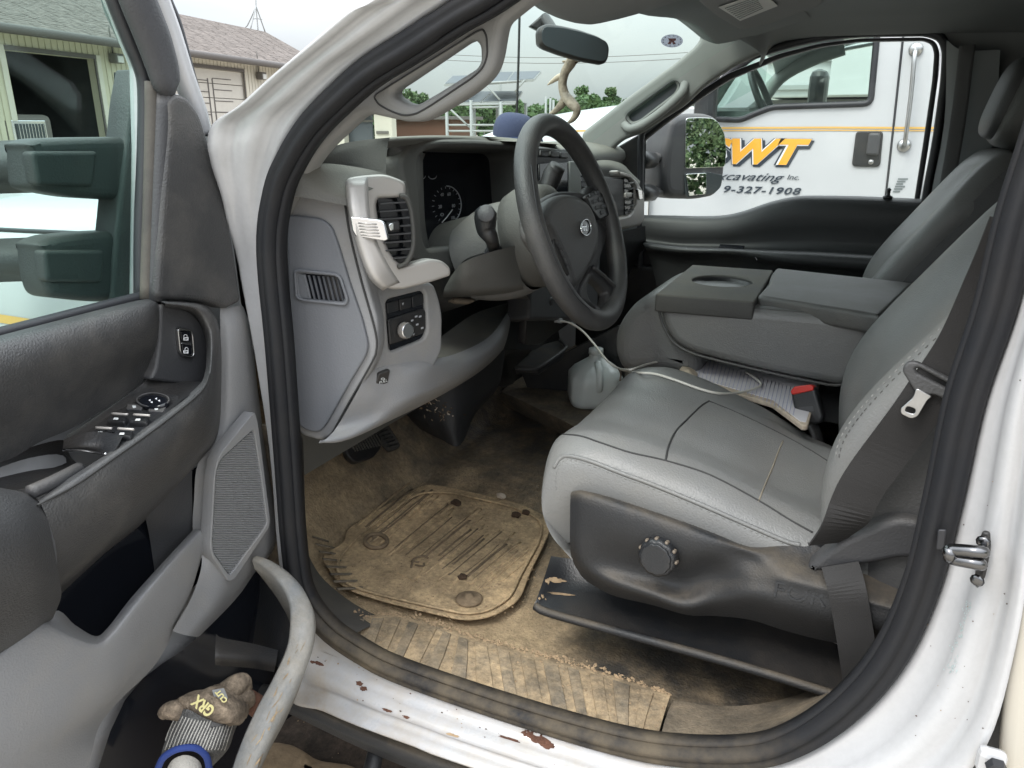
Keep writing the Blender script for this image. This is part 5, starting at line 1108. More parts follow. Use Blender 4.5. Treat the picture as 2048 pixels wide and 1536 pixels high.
# side facing flank of the surround
grid('surround_flank', [[Yp(689, 364, .072), Yp(698, 430, .060), Yp(716, 500, .058), Yp(738, 556, .060), Yp(765, 582, .075)], [Yp(699, 358, .070), Yp(708, 430, .054), Yp(727, 500, .053), Yp(750, 553, .056), Yp(775, 576, .072)], [Yp(736, 354, .088), Yp(740, 430, .070), Yp(757, 490, .070), Yp(780, 535, .078), Yp(800, 565, .095)]], 'silver_trim', bez, nu=4, nv=4, thick=.004)
ch = plate('chrome_clip', PL(Yp(740, 460, .058), (.30, -.95, .05)), [(700, 433), (760, 440), (768, 445), (776, 478), (770, 482), (712, 474), (705, 462)], 'chrome', bez, thick=.008, bevel=.0015, r=.003)
cpl = PL(Yp(740, 460, .058), (.30, -.95, .05))
for k in range(5): box_a, box_b = cpl(716+k*1.5, 446+k*6, .0014), cpl(752+k*1.8, 449+k*6, .0014); tube('chrome_rib', [box_a, box_a.lerp(box_b, .5), box_b], .0011, 'silver_trim', ch, k=1, seg=6)
# vent core with slats
VPL = PL(BP.p+BP.n*.0, BP.n)
vc = plate('air_vent', VPL, [(752, 392), (808, 388), (824, 420), (828, 498), (816, 522), (795, 532), (772, 505)], 'screen_black', dash, thick=.01, off=-.012)
tube('vent_rim', [VPL(a, b, .012) for a, b in [(800, 392), (812, 396), (822, 420), (827, 465), (825, 500), (812, 526), (796, 534)]], .0035, 'hood_trim', vc, k=4, seg=8)
for k in range(8):
    y = 405+k*15.5; x0 = 757+max(0, k-3)*4.0; x1 = 812+min(k, 4)*3.5
    if k > 6: x0 += 12
    a, b = VPL(x0, y+3, .004), VPL(x1, y-1, .004); mid = (a+b)/2; d = (b-a)
    B = Matrix((d.normalized(), VPL.n, d.normalized().cross(VPL.n))).transposed()
    box('vent_slat', mid, (d.length, .014, .0022), 'dark_trim', vc, rot=B, bev=.0007)
box('vane_knob', VPL(786, 452, .014), (.018, .012, .008), 'black_trim', vc, rot=basis(VPL.n, (0, 1, 0)), bev=.002)
plate('vane_chrome', VPL, [(777, 450), (782, 446), (788, 446), (788, 460), (781, 462)], 'chrome', vc, thick=.004, bevel=.001, r=.002, off=.021)
# instrument hood
HP = PL((-.70, 0, .60), (.97, -.10, .12))
h_out = [(768, 325), (786, 294), (812, 276), (850, 270), (950, 271), (1040, 280), (1075, 292), (1075, 470), (1040, 530), (1010, 545), (870, 548), (850, 520), (838, 500), (826, 500), (815, 390), (790, 350)]
h_out = [(800, 318), (818, 290), (850, 278), (950, 278), (1045, 285), (1075, 300), (1075, 470), (1010, 545), (860, 545), (828, 520), (812, 500), (822, 440), (815, 392), (806, 350)]
h_in = [(836, 318), (850, 303), (882, 293), (985, 297), (1030, 299), (1040, 310), (1040, 470), (1010, 462), (905, 492), (855, 498), (846, 470), (842, 400)]
hd = plate('instrument_hood', HP, h_out, 'hood_trim', dash, holes=[h_in], thick=.10, bevel=.008, r=.02)
grid('hood_side', [[Xp(768, 330, -.74), Xp(775, 385, -.745), Xp(800, 440, -.75), Xp(820, 520, -.74)], [Xp(776, 302, -.71), Xp(800, 350, -.70), Xp(814, 440, -.69), Xp(824, 518, -.69)], [Xp(800, 284, -.695), Xp(826, 330, -.68), Xp(833, 440, -.675), Xp(842, 515, -.675)], [Xp(845, 277, -.695), Xp(846, 322, -.69), Xp(850, 440, -.69), Xp(862, 512, -.69)]], 'hood_trim', dash, nu=4, nv=4, thick=.006)
tube('hood_seam', [Xp(768, 332, -.738), Xp(774, 304, -.712), Xp(792, 282, -.70), Xp(822, 273, -.70)], .0012, 'seam_dark', dash, k=5, seg=5)
grid('hood_top', [[Zp(770, 283, .733), Zp(812, 276, .733), Zp(900, 279, .733), Zp(1050, 284, .733), Zp(1180, 294, .72)], [V((-.705, .25, .742)), V((-.70, .33, .745)), V((-.70, .46, .745)), V((-.70, .72, .738)), V((-.70, .98, .72))], [V((-.69, .25, .728)), V((-.686, .33, .732)), V((-.686, .46, .732)), V((-.686, .72, .726)), V((-.686, .98, .708))]], 'dash_trim', hd, nu=4, nv=4)
CPL = PL((-.765, 0, .60), (.97, -.10, .2))
cl = plate('instrument_cluster', CPL, [(820, 285), (1050, 285), (1060, 480), (1000, 500), (830, 520)], 'screen_black', dash, thick=.01)
gc = CPL(893, 410, .002)
arc = [CPL(893+30*math.cos(a)*.98, 410-38*math.sin(a), .003) for a in [math.radians(t) for t in range(-50, 100, 10)]]
tube('gauge_ring', arc, .0010, 'sticker_grey', cl, k=2, seg=5)
for t in range(-50, 240, 18):
    a = math.radians(t); tube('gauge_tick', [CPL(893+25*math.cos(a), 410-33*math.sin(a), .003), CPL(893+29*math.cos(a), 410-37*math.sin(a), .003)], .0006, 'sticker_grey', cl, k=1, seg=4)
tube('gauge_needle', [CPL(884, 445, .005), CPL(894, 434, .006), CPL(905, 419, .005)], .0009, 'white_mark', cl, k=1, seg=5)
for s_, x, y in (('40', 884, 390), ('60', 898, 389), ('20', 880, 414), ('80', 907, 412), ('100', 906, 436), ('0', 884, 430)):
    text('gauge_number', s_, CPL(x-3, y+3, .003), CPL(x+5, y+2, .003)-CPL(x-3, y+3, .003), (0, 0, 1), .006, 'sticker_grey', cl, width=.010, ext=.0003)
for x in (843, 865): tube('small_gauge', [CPL(x+8*math.cos(a), 352-6*math.sin(a), .003) for a in [math.radians(t) for t in range(180, 361, 30)]], .0007, 'sticker_grey', cl, k=1, seg=4)
plate('cluster_trim', PL((-.745, 0, .60), (.97, -.1, .2)), [(990, 297), (1045, 300), (1050, 480), (1010, 470), (1008, 380), (1002, 330)], 'dark_trim', hd, thick=.01, bevel=.003, r=.006)
plate('lower_cluster_trim', PL((-.715, 0, .5), (.9, -.1, .45)), [(848, 500), (930, 470), (1010, 455), (1000, 475), (930, 492), (880, 520), (858, 540)], 'dark_trim', hd, thick=.012, bevel=.003, r=.006)
# centre stack behind the wheel
CS = PL((-.735, 0, .6), (.98, -.05, .2))
cst = plate('centre_stack', CS, [(1060, 290), (1180, 300), (1200, 330), (1205, 460), (1195, 640), (1060, 640)], 'dark_trim', dash, thick=.06, bevel=.008, r=.012)
for k in range(3): plate('stack_button', CS, [(1082+k*20, 300+k*1.5), (1099+k*20, 301+k*1.5), (1098+k*20, 313+k*1.5), (1082+k*20, 312+k*1.5)], 'black_trim', cst, thick=.008, bevel=.002, r=.003, off=.006)
plate('touch_screen', CS, [(1079, 326), (1162, 324), (1166, 430), (1080, 440)], 'screen_black', cst, thick=.01, bevel=.002, r=.005, off=.006)
plate('screen_frame', CS, [(1140, 322), (1160, 321), (1166, 420), (1140, 425)], 'far_trim', cst, thick=.01, bevel=.003, r=.004, off=.010)
for k in range(5): box('vent_slat', CS(1168, 352+k*11, .012), (.01, .02, .003), 'black_trim', cst, bev=.0008)
plate('lower_stack_panel', PL((-.70, 0, .45), (.95, -.05, -.1)), [(1060, 560), (1130, 545), (1150, 640), (1080, 690), (1050, 690)], 'black_trim', cst, thick=.02, bevel=.004, r=.008)
LSP = PL((-.69, 0, .45), (.95, -.05, -.1))
lathe('socket_knob', LSP(1098, 604), LSP.n, [(.012, 0), (.013, .006), (.009, .008), (.001, .008)], 'dark_trim', cst, seg=18)
plate('socket_plate', LSP, [(1075, 598), (1108, 592), (1110, 628), (1078, 634)], 'dark_trim', cst, thick=.004, bevel=.001, r=.003, off=-.002)
tube('key_ring', [LSP(1130+5*math.cos(a), 638+7*math.sin(a), .012) for a in [i*.7854 for i in range(8)]], .0012, 'chrome', cst, k=3, seg=6, closed=True)
# passenger side of the dash
PD = PL((-.655, 0, .6), (1, -.05, .05))
pdash = grid('passenger_dash', [[Xp(1190, 322, -.68), Xp(1215, 320, -.68), Xp(1245, 328, -.675), Xp(1262, 345, -.67), Xp(1280, 362, -.66)], [Xp(1196, 334, -.66), Xp(1220, 334, -.655), Xp(1245, 342, -.65), Xp(1262, 354, -.65), Xp(1279, 370, -.65)], [Xp(1204, 352, -.66), Xp(1225, 356, -.655), Xp(1245, 360, -.65), Xp(1260, 366, -.65), Xp(1278, 380, -.65)]], 'dash_trim', dash, nu=3, nv=3)
plate('screen_recess', PD, [(1205, 352), (1248, 358), (1250, 430), (1238, 436), (1215, 430)], 'black_trim', pdash, thick=.02, bevel=.004, r=.006)
pv = plate('far_vent_surround', PD, [(1238, 340), (1262, 348), (1275, 360), (1290, 385), (1290, 440), (1282, 452), (1235, 462), (1222, 450), (1222, 438), (1262, 428), (1272, 410), (1273, 376), (1262, 356), (1240, 352)], 'silver_trim', pdash, thick=.03, bevel=.008, r=.008, off=.01)
plate('far_vent', PD, [(1248, 356), (1262, 358), (1272, 376), (1272, 408), (1262, 426), (1250, 430)], 'screen_black', pdash, thick=.01, off=.002)
for k in range(6): box('vent_slat', PD(1260, 366+k*11, .012), (.012, .045, .003), 'dark_trim', pdash, bev=.0008)
plate('vane_knob', PD, [(1253, 386), (1264, 385), (1264, 394), (1253, 395)], 'silver_trim', pdash, thick=.008, bevel=.002, r=.002, off=.026)
plate('chrome_clip', PD, [(1276, 378), (1284, 380), (1286, 398), (1279, 400)], 'chrome', pdash, thick=.008, bevel=.002, r=.002, off=.016)
grid('passenger_lower_dash', [[Xp(1190, 462, -.66), Xp(1230, 466, -.655), Xp(1290, 452, -.65)], [Xp(1190, 500, -.67), Xp(1240, 500, -.665), Xp(1292, 480, -.66)], [Xp(1200, 580, -.72), Xp(1250, 560, -.72), Xp(1300, 530, -.72)], [Xp(1230, 650, -.80), Xp(1290, 620, -.80), Xp(1340, 580, -.80)]], 'black_trim', dash, nu=3, nv=3)
# firewall, duct cover, tray
box('firewall', (-1.22, .87, .12), (.06, 1.7, .9), 'black_trim', tr, bev=.01)
dc = grid('duct_cover', [[Yp(800, 760, .62), Yp(862, 740, .60), Yp(940, 712, .66), Yp(1010, 700, .76)], [Yp(800, 800, .60), Yp(858, 800, .58), Yp(925, 795, .62), Yp(1000, 765, .74)], [Yp(818, 835, .60), Yp(862, 845, .575), Yp(915, 842, .59), Yp(975, 800, .72)], [Yp(840, 858, .61), Yp(880, 878, .585), Yp(921, 890, .585), Yp(950, 822, .71)]], 'black_dusty', tr, nu=5, nv=5)
dcb = bvh(dc); rnd = random.Random(21)
for k in range(60):
    x = rnd.gauss(868, 24); y = 812+(x-868)*.32+rnd.gauss(0, 12); blotch(x, y, rnd.uniform(.8, 5), rnd.uniform(.6, 1.8), rnd.choice(['brown_grip', 'mat_groove', 'paper_edge', 'dark_mud', 'dark_mud']), 800+k, dc, dcb, ang=rnd.uniform(-1, 1.4))
grid('centre_lower_panel', [[Xp(985, 620, -.84), Xp(1060, 600, -.86), Xp(1110, 600, -.90)], [Xp(960, 700, -.84), Xp(1040, 680, -.88), Xp(1120, 680, -.95)], [Xp(1000, 775, -.86), Xp(1050, 765, -.92), Xp(1140, 770, -1.0)]], 'black_trim', tr, nu=4)
trp = ZP(.18); plate('storage_tray', trp, [(1028, 733), (1070, 692), (1115, 680), (1132, 690), (1125, 705), (1078, 736)], 'black_dusty', tr, thick=.02, bevel=.006, r=.008)
tube('tray_rim', [ZP(.19)(a, b) for a, b in [(1030, 736), (1065, 738), (1085, 730), (1128, 700), (1130, 690), (1120, 680)]], .005, 'dark_trim', tr, k=4, seg=8)
plate('tray_panel', PL(Yp(1090, 760, 1.15), (.2, -1, 0)), [(1040, 740), (1130, 705), (1240, 650), (1260, 860), (1120, 800), (1060, 790)], 'black_trim', tr, thick=.01)
# pedals
def pedal(name, px, X, m):
    a = PL(Xp(*px[0], X), (.85, 0, .55)); p = plate(name, a, px[1], m, tr, thick=.016, bevel=.004, r=.008); return p, a
br, bpl = pedal('brake_pedal', ((728, 900), [(690, 890), (700, 876), (752, 862), (764, 872), (764, 895), (748, 915), (712, 926), (696, 912)]), -.93, 'black_trim')
for k in range(11):
    x = 702+k*5.4; y = 884-k*1.2; box('pedal_rib', (bpl(x, y+14, .002)+bpl(x+4, y, .002))/2, (.0025, .0035, .030), 'rubber_dusty', br, rot=basis(bpl.n, (0, 1, 0)) @ Matrix.Rotation(math.pi/2, 3, 'X'), bev=.0005)
ac, apl = pedal('accelerator_pedal', ((775, 870), [(740, 840), (758, 832), (775, 845), (790, 868), (802, 890), (799, 896), (784, 901), (774, 892), (762, 868)]), -.97, 'rubber_dusty')
for k in range(8): tube('pedal_rib', [apl(744+k*4.2, 846+k*6.8, .002), apl(762+k*4.6, 838+k*7.0, .002)], .0016, 'black_trim', ac, k=1, seg=5)
arm = plate('pedal_arm', PL(Xp(710, 870, -.88), (.8, -.3, .4)), [(668, 868), (720, 850), (736, 862), (722, 884), (690, 896)], 'screen_black', br, thick=.03, bevel=.004, r=.004)
apn = PL(Xp(710, 870, -.877), (.8, -.3, .4))
plate('pedal_sticker', apn, [(706, 868), (720, 858), (726, 866), (712, 874)], 'sticker_white', br, thick=.001, bevel=.0003, r=0, off=.002)
plate('pedal_sticker', apn, [(712, 854), (722, 851), (724, 855), (714, 859)], 'sticker_white', br, thick=.001, bevel=.0003, r=0, off=.002)
tube('footrest_bracket', [Xp(655, 878, -.86), Xp(668, 888, -.87), Xp(682, 898, -.88)], .006, 'galv', tr, k=3, seg=6, flat=.4)

# ------------------------------------------------------------------ steering column and wheel
wc = V((-.459, .47, .605)); wt = math.radians(20); wn_ = V((math.cos(wt), 0, math.sin(wt))); wu = V((0, 1, 0)); wv = V((-math.sin(wt), 0, math.cos(wt)))
WPl = PL(wc, wn_)
col = lathe('steering_column', wc, -wn_, [(.004, .022), (.060, .022), (.078, .034), (.086, .055), (.088, .085), (.083, .105), (.072, .112), (.070, .15), (.078, .26), (.08, .34)], 'hood_trim', tr, seg=40, sc=(1, 1.0), xh=(0, 1, 0))
# shroud
srd = []
for s_, hw, zt_, zb in ((.10, .070, .072, -.085), (.135, .082, .078, -.09), (.17, .088, .072, -.085), (.20, .092, .06, -.075)):
    c = wc-wn_*s_; ring = []
    for a, b in ((0, 1), (.62, .92), (.95, .45), (1, -.1), (.85, -.75), (.4, -1), (-.4, -1), (-.85, -.75), (-1, -.1), (-.95, .45), (-.62, .92)):
        ring.append(c+wu*(a*hw)+wv*(b*(zt_ if b > 0 else -zb)))
    srd.append(ring)
sg = grid('column_shroud', srd, 'mid_trim', col, nu=3, nv=4, closed=True)
sgb = bvh(sg)
grid('column_lower_cover', [[Xp(902, 552, -.625), Xp(925, 526, -.585), Xp(975, 506, -.555), Xp(1035, 490, -.53)], [Xp(890, 574, -.63), Xp(925, 566, -.59), Xp(985, 556, -.555), Xp(1040, 545, -.53)], [Xp(886, 592, -.64), Xp(935, 590, -.60), Xp(990, 588, -.57), Xp(1050, 584, -.54)], [Xp(890, 596, -.70), Xp(940, 594, -.68), Xp(1000, 592, -.67), Xp(1060, 600, -.66)]], 'hood_trim', col, nu=4, nv=4)
seam('shroud_gap', sgb, [(912, 548), (928, 522), (960, 508), (1000, 500), (1030, 495)], 'seam_dark', sg, .0013)
kq = Yp(972, 428, .33); lv = tube('shift_lever', [onm(sgb, 988, 500, -.01) or Yp(988, 500, .34), Yp(983, 478, .335), Yp(973, 460, .33), Yp(971, 438, .33), Yp(972, 424, .33), Yp(973, 414, .33)], [.010, .011, .0155, .018, .0175, .010], 'black_trim', col, k=4, seg=16)
lathe('lever_cap', Yp(973, 428, .312), (.25, -1, .35), [(.001, 0), (.0135, 0), (.014, .003), (.012, .005), (.001, .0055)], 'dark_trim', lv, seg=20)
lathe('lever_boot', onm(sgb, 990, 505) or Yp(988, 500, .34), (.1, -.6, .7), [(.020, -.004), (.018, .004), (.012, .008), (.012, .014)], 'rubber', lv, seg=18)
tube('wiper_stalk', [wc-wn_*.07+wu*.05+wv*.03, wc-wn_*.085+wu*.12+wv*.085, Yp(1090, 388, .56), Yp(1105, 350, .57), Yp(1116, 332, .57)], [.012, .014, .016, .018, .015], 'black_trim', col, k=4, seg=12)
wheel = tube('steering_wheel', [wc+wu*(math.cos(a)*.168)+wv*(math.sin(a)*.168) for a in [i*math.pi/12 for i in range(24)]], .0178, 'black_worn', tr, k=4, seg=18, closed=True)
hub = [(1118, 388), (1140, 383), (1165, 390), (1183, 405), (1196, 435), (1204, 470), (1200, 505), (1186, 535), (1170, 565), (1156, 578), (1146, 566), (1136, 532), (1108, 470), (1092, 452), (1090, 425), (1100, 402)]
hb_ = plate('airbag_cover', PL(wc+wn_*.012, wn_), hub, 'black_worn', wheel, thick=.045, bevel=.016, r=.02, segs=5)
HPn = PL(wc+wn_*.014, wn_)
plate('airbag_frame', PL(wc-wn_*.004, wn_), [(1085, 400), (1120, 380), (1160, 380), (1195, 395), (1214, 440), (1216, 480), (1200, 530), (1165, 600), (1140, 590), (1110, 520), (1088, 460)], 'dark_trim', wheel, thick=.03, bevel=.01, r=.02)
em = plate('oval_emblem', HPn, ell(1172, 455, 10, 16), 'screen_black', hb_, thick=.002, bevel=.0006, r=0, off=.001)
tube('emblem_ring', [HPn(x, y, .0025) for x, y in ell(1172, 455, 10, 16, 24)], .0012, 'chrome', em, k=2, seg=8, closed=True)
text('emblem_script', 'Ford', HPn(1165, 462, .003), HPn(1180, 461, .003)-HPn(1165, 462, .003), wv, .012, 'chrome', em, width=.024, shear=.5, ext=.001)
# spokes
plate('right_spoke', PL(wc-wn_*.002, wn_), [(1168, 392), (1178, 372), (1198, 368), (1222, 380), (1236, 410), (1240, 450), (1218, 462), (1196, 442)], 'black_worn', wheel, thick=.022, bevel=.008, r=.01)
sp1 = plate('right_switch_pad', PL(wc+wn_*.008, wn_), [(1172, 392), (1195, 378), (1212, 392), (1220, 430), (1200, 440), (1185, 420)], 'black_trim', wheel, thick=.010, bevel=.003, r=.006)
for (x, y) in ((1184, 390), (1195, 385), (1190, 402), (1202, 398), (1196, 414), (1208, 412), (1206, 424)): plate('wheel_button', PL(wc+wn_*.010, wn_), [(x-4, y-3), (x+4, y-5), (x+5, y+3), (x-3, y+5)], 'rubber', sp1, thick=.004, bevel=.001, r=.002)
plate('left_spoke', PL(wc-wn_*.002, wn_), [(1068, 415), (1095, 430), (1112, 462), (1140, 520), (1144, 560), (1122, 560), (1095, 520), (1062, 470), (1058, 430)], 'black_worn', wheel, thick=.022, bevel=.008, r=.01)
sp2 = plate('left_switch_pad', PL(wc+wn_*.008, wn_), [(1108, 468), (1118, 470), (1142, 516), (1146, 545), (1138, 552), (1120, 520), (1108, 488)], 'black_trim', wheel, thick=.010, bevel=.003, r=.005)
for k in range(3): plate('wheel_button', PL(wc+wn_*.011, wn_), [(1115+k*7, 484+k*15), (1124+k*6, 486+k*15), (1132+k*5, 500+k*15), (1124+k*6, 500+k*15)], 'dark_trim', sp2, thick=.004, bevel=.001, r=.003)
LSPK = PL(wc+wn_*.0, wn_)
ls = plate('lower_spoke', LSPK, [(1158, 580), (1166, 560), (1184, 528), (1188, 530), (1215, 553), (1235, 576), (1238, 590), (1228, 622), (1214, 636), (1196, 620), (1160, 600)], 'black_worn', wheel, holes=[[(1178, 566), (1186, 556), (1204, 568), (1218, 584), (1214, 606), (1203, 616), (1186, 604), (1176, 590)]], thick=.022, bevel=.007, r=.008)
tube('spoke_trim', [LSPK(a, b, .003) for a, b in [(1186, 534), (1214, 558), (1232, 580), (1226, 612), (1212, 630), (1192, 618)]], .0035, 'leather_side', ls, k=5, seg=8)
seam('rim_groove', bvh(wheel), [(1062, 330), (1075, 420), (1095, 480), (1120, 540), (1150, 590), (1180, 620)], 'rubber', wheel, .0009)
# ------------------------------------------------------------------ the open driver's door
DN = V((1, .05, 0)).normalized()
DP = PL(V((-.775, -.04, 0)), DN)
def D(px, py, off=0): return DP(px, py, off)
def dg(rows): return [[D(a, b, o) for a, b, o in r] for r in rows]
door = plate('door', DP, [(240, -60), (262, 20), (300, 105), (332, 175), (352, 186), (372, 191), (402, 226), (425, 290), (452, 400), (472, 500), (486, 606), (500, 640), (522, 850), (552, 1065), (545, 1085), (520, 1125), (540, 1180), (480, 1560), (-700, 1900), (-700, 700), (-100, 706), (0, 674), (296, 600), (302, 300), (298, 134), (276, 78), (246, 0), (226, -60)], 'white_paint', tr, thick=.035, bevel=.006, r=.004, off=-.03)
plate('door_glass', DP, [(200, -120), (262, 80), (284, 134), (282, 480), (290, 600), (0, 690), (-700, 860), (-700, -120)], 'glass_door', door, thick=.004, bevel=.001, r=.004, off=-.055)
# window surround
tube('glass_run', [D(212, -50, -.02), D(228, 0, -.02), D(261, 84, -.02), D(281, 132, -.02), D(291, 180, -.02), D(290, 300, -.02), D(284, 450, -.02), D(283, 598, -.02)], .009, 'rubber', door, k=5, seg=8)
tube('frame_bar', [D(258, -60, .005), D(276, 0, .005), D(304, 70, .005), D(322, 125, .005), D(333, 168, .005), D(340, 192, .0)], [.0235, .0235, .0235, .022, .019, .008], 'dark_trim', door, k=5, seg=14, flat=.6, up=(1, 0, 0))
tube('frame_edge', [D(295, -60, -.01), D(316, 0, -.01), D(341, 70, -.01), D(366, 150, -.01), D(392, 222, -.015), D(402, 262, -.02)], .0135, 'white_paint', door, k=5, seg=10)
tube('frame_seal', [D(310, -60, -.025), D(330, 0, -.025), D(350, 50, -.025), D(376, 145, -.025), D(404, 240, -.03), D(416, 268, -.03)], .0085, 'rubber', door, k=5, seg=8)
tube('worn_guide', [D(303, 165, -.005), D(303, 250, -.005), D(300, 380, -.005), D(296, 500, -.005), D(293, 598, -.005)], .0085, 'rubber_dusty', door, k=4, seg=10, flat=.8, up=(1, 0, 0))
tube('inner_guide', [D(326, 190, .0), D(322, 300, .0), D(316, 450, .0), D(311, 602, .0)], .0115, 'dark_trim', door, k=4, seg=10, flat=.8, up=(1, 0, 0))
tube('belt_weatherstrip', [D(300, 590, -.012), D(284, 594, -.014), D(180, 621, -.014), D(0, 668, -.014), D(-150, 706, -.014)], .007, 'rubber', door, k=3, seg=8)
plate('corner_trim', DP, [(338, 250), (336, 200), (350, 186), (374, 191), (402, 226), (422, 290), (452, 400), (471, 500), (485, 604), (468, 612), (455, 619), (420, 607), (372, 602), (312, 600), (325, 400)], 'black_worn', door, thick=.03, bevel=.008, r=.012, off=.012, segs=4)
# bolster, lock plate, arm rest
bol = grid('upper_bolster', dg([
    [(-160, 714, .0), (0, 671, .0), (100, 645, .0), (200, 619, .0), (285, 599, .0), (312, 600, -.002), (322, 604, -.006)],
    [(-160, 730, .022), (0, 686, .022), (100, 660, .022), (200, 634, .020), (282, 612, .018), (310, 611, .014), (324, 618, .0)],
    [(-160, 790, .034), (0, 740, .034), (100, 706, .034), (200, 674, .031), (280, 650, .028), (308, 646, .020), (323, 650, .004)],
    [(-160, 850, .028), (0, 800, .028), (100, 760, .028), (200, 722, .026), (276, 695, .022), (304, 690, .014), (320, 692, .0)],
    [(-160, 900, .012), (0, 872, .012), (90, 832, .012), (190, 780, .010), (270, 738, .006), (300, 728, .0), (315, 728, -.006)],
    [(-160, 940, .004), (0, 925, .004), (80, 884, .004), (160, 848, .002), (262, 782, .0), (298, 754, -.006), (310, 750, -.01)]]), 'black_worn', door, nu=5, nv=4)
lk = plate('lock_switch_panel', DP, [(321, 606), (345, 612), (372, 617), (392, 630), (408, 652), (417, 680), (418, 722), (412, 762), (406, 774), (300, 760), (311, 740), (319, 690)], 'dark_trim', door, thick=.03, bevel=.004, r=.012, off=.012)
plate('lock_switch_frame', DP, [(356, 659), (362, 655), (382, 660), (388, 668), (391, 708), (386, 717), (368, 714), (361, 706)], 'steel', lk, holes=[[(359, 661), (381, 663), (385, 670), (388, 708), (384, 713), (369, 711), (363, 704)]], thick=.006, bevel=.001, r=.005, off=.0175)
for (a, b, c, d_, y0) in ((662, 684, 361, 381, 0), (688, 710, 364, 384, 0)): plate('lock_button', DP, [(c, a), (d_, a+2), (d_+1, b), (c+2, b-2)], 'screen_black', lk, thick=.006, bevel=.001, r=.003, off=.016)
plate('button_split', DP, [(363, 686), (386, 688), (386, 690), (363, 688)], 'chrome', lk, thick=.001, bevel=.0003, r=0, off=.0175)
for y, dx in ((675, -2), (701, 0)):
    plate('lock_symbol', DP, [(367, y), (377, y-1), (377, y+6), (367, y+6)], 'white_mark', lk, holes=[[(369, y+2), (375, y+1.5), (375, y+4), (369, y+4)]], thick=.0004, bevel=.0001, r=0, off=.0170)
    tube('lock_shackle', [D(370+dx, y, .0172), D(370+dx, y-4, .0172), D(373+dx, y-6, .0172), D(376+dx, y-4, .0172), D(376+dx, y, .0172)], .0004, 'white_mark', lk, k=3, seg=4)
# black armrest ring and its top deck
ring = grid('armrest_ring', dg([
    [(322, 601, .0), (400, 607, .0), (428, 628, .0), (441, 672, .0), (443, 760, .0), (436, 868, .0), (398, 924, .0), (292, 1040, .0), (210, 1107, .0), (120, 1190, .0)],
    [(324, 604, .03), (396, 611, .03), (424, 632, .03), (436, 674, .035), (436, 762, .05), (426, 862, .06), (385, 915, .065), (285, 1022, .07), (205, 1088, .07), (116, 1160, .07)],
    [(330, 607, .036), (390, 616, .036), (416, 638, .038), (427, 678, .045), (425, 764, .068), (410, 815, .085), (355, 880, .092), (262, 965, .095), (180, 1030, .095), (110, 1085, .095)],
    [(330, 611, .030), (385, 620, .030), (408, 644, .034), (420, 682, .042), (419, 748, .07), (400, 785, .085), (320, 850, .09), (222, 920, .092), (150, 970, .092), (85, 1015, .092)],
    [(330, 614, .012), (380, 624, .012), (402, 650, .012), (412, 690, .02), (410, 744, .05), (392, 776, .076), (312, 840, .080), (214, 908, .080), (140, 955, .080), (75, 1000, .080)]]), 'black_worn', door, nu=5, nv=4)
deck = grid('armrest_deck', dg([
    [(300, 756, .0), (330, 758, .004), (370, 761, .01), (410, 764, .04)],
    [(240, 800, .0), (290, 800, .02), (340, 800, .045), (388, 782, .078)],
    [(170, 848, .0), (215, 850, .02), (262, 850, .05), (312, 840, .080)],
    [(131, 872, .0), (165, 880, .02), (195, 888, .05), (232, 896, .080)]]), 'black_trim', door, nu=5, nv=4)
dkb = bvh(deck)
def dk(px, py, lift=.001): return onm(dkb, px, py, lift, D(px, py, .04))
DKP = PL(dk(270, 828, 0), (dk(230, 862, 0)-dk(300, 800, 0)).cross(dk(320, 822, 0)-dk(230, 830, 0)))
if DKP.n.dot(CAM-DKP.p) < 0: DKP.n = -DKP.n
swb = plate('window_switch_base', DKP, [(168, 868), (208, 838), (250, 810), (286, 788), (306, 784), (360, 790), (354, 804), (330, 824), (300, 845), (262, 864), (200, 862)], 'black_trim', door, thick=.012, bevel=.002, r=.006, off=.004)
SWP = PL(DKP.p+DKP.n*.005, DKP.n)
for i, (x, y) in enumerate(((232, 834), (276, 836), (200, 862), (244, 864))):
    k_ = plate('window_switch', SWP, [(x-14, y-4), (x+22, y-4), (x+16, y+8), (x-22, y+6)], 'black_trim', swb, thick=.010, bevel=.003, r=.003, off=.006)
    tube('switch_edge', [SWP(x-8, y-7, .010), SWP(x+8, y-6, .010), SWP(x+24, y-5, .009)], .0014, 'silver_trim', k_, k=3, seg=8)
    plate('window_symbol', SWP, [(x-4, y+1), (x+5, y+1), (x+4, y+5), (x-6, y+5)], 'sticker_white', k_, thick=.0004, bevel=.0001, r=0, off=.0068)
mk = plate('mirror_switch', SWP, ell(306, 800, 30, 12), 'screen_black', swb, thick=.008, bevel=.003, r=0, off=.006)
tube('mirror_switch_ring', [SWP(a, b, .004) for a, b in ell(306, 800, 32, 13.5, 20)], .0012, 'dark_trim', swb, k=2, seg=6, closed=True)
for x, y in ((299, 800), (312, 797), (318, 801), (303, 804)): plate('arrow_mark', SWP, [(x-2.5, y), (x+2, y-1.8), (x+2, y+1.8)], 'white_mark', mk, thick=.0004, bevel=.0001, r=0, off=.0068)
for x, y in ((268, 813), (312, 817)):
    plate('mirror_select_button', SWP, [(x-14, y-6), (x+20, y-4), (x+14, y+6), (x-16, y+5)], 'dark_trim', swb, thick=.004, bevel=.001, r=.002, off=.002); plate('mirror_symbol', SWP, [(x-4, y-2), (x+4, y-2), (x+4, y+2), (x-2, y+3)], 'sticker_white', swb, thick=.0004, bevel=.0001, r=0, off=.0028)
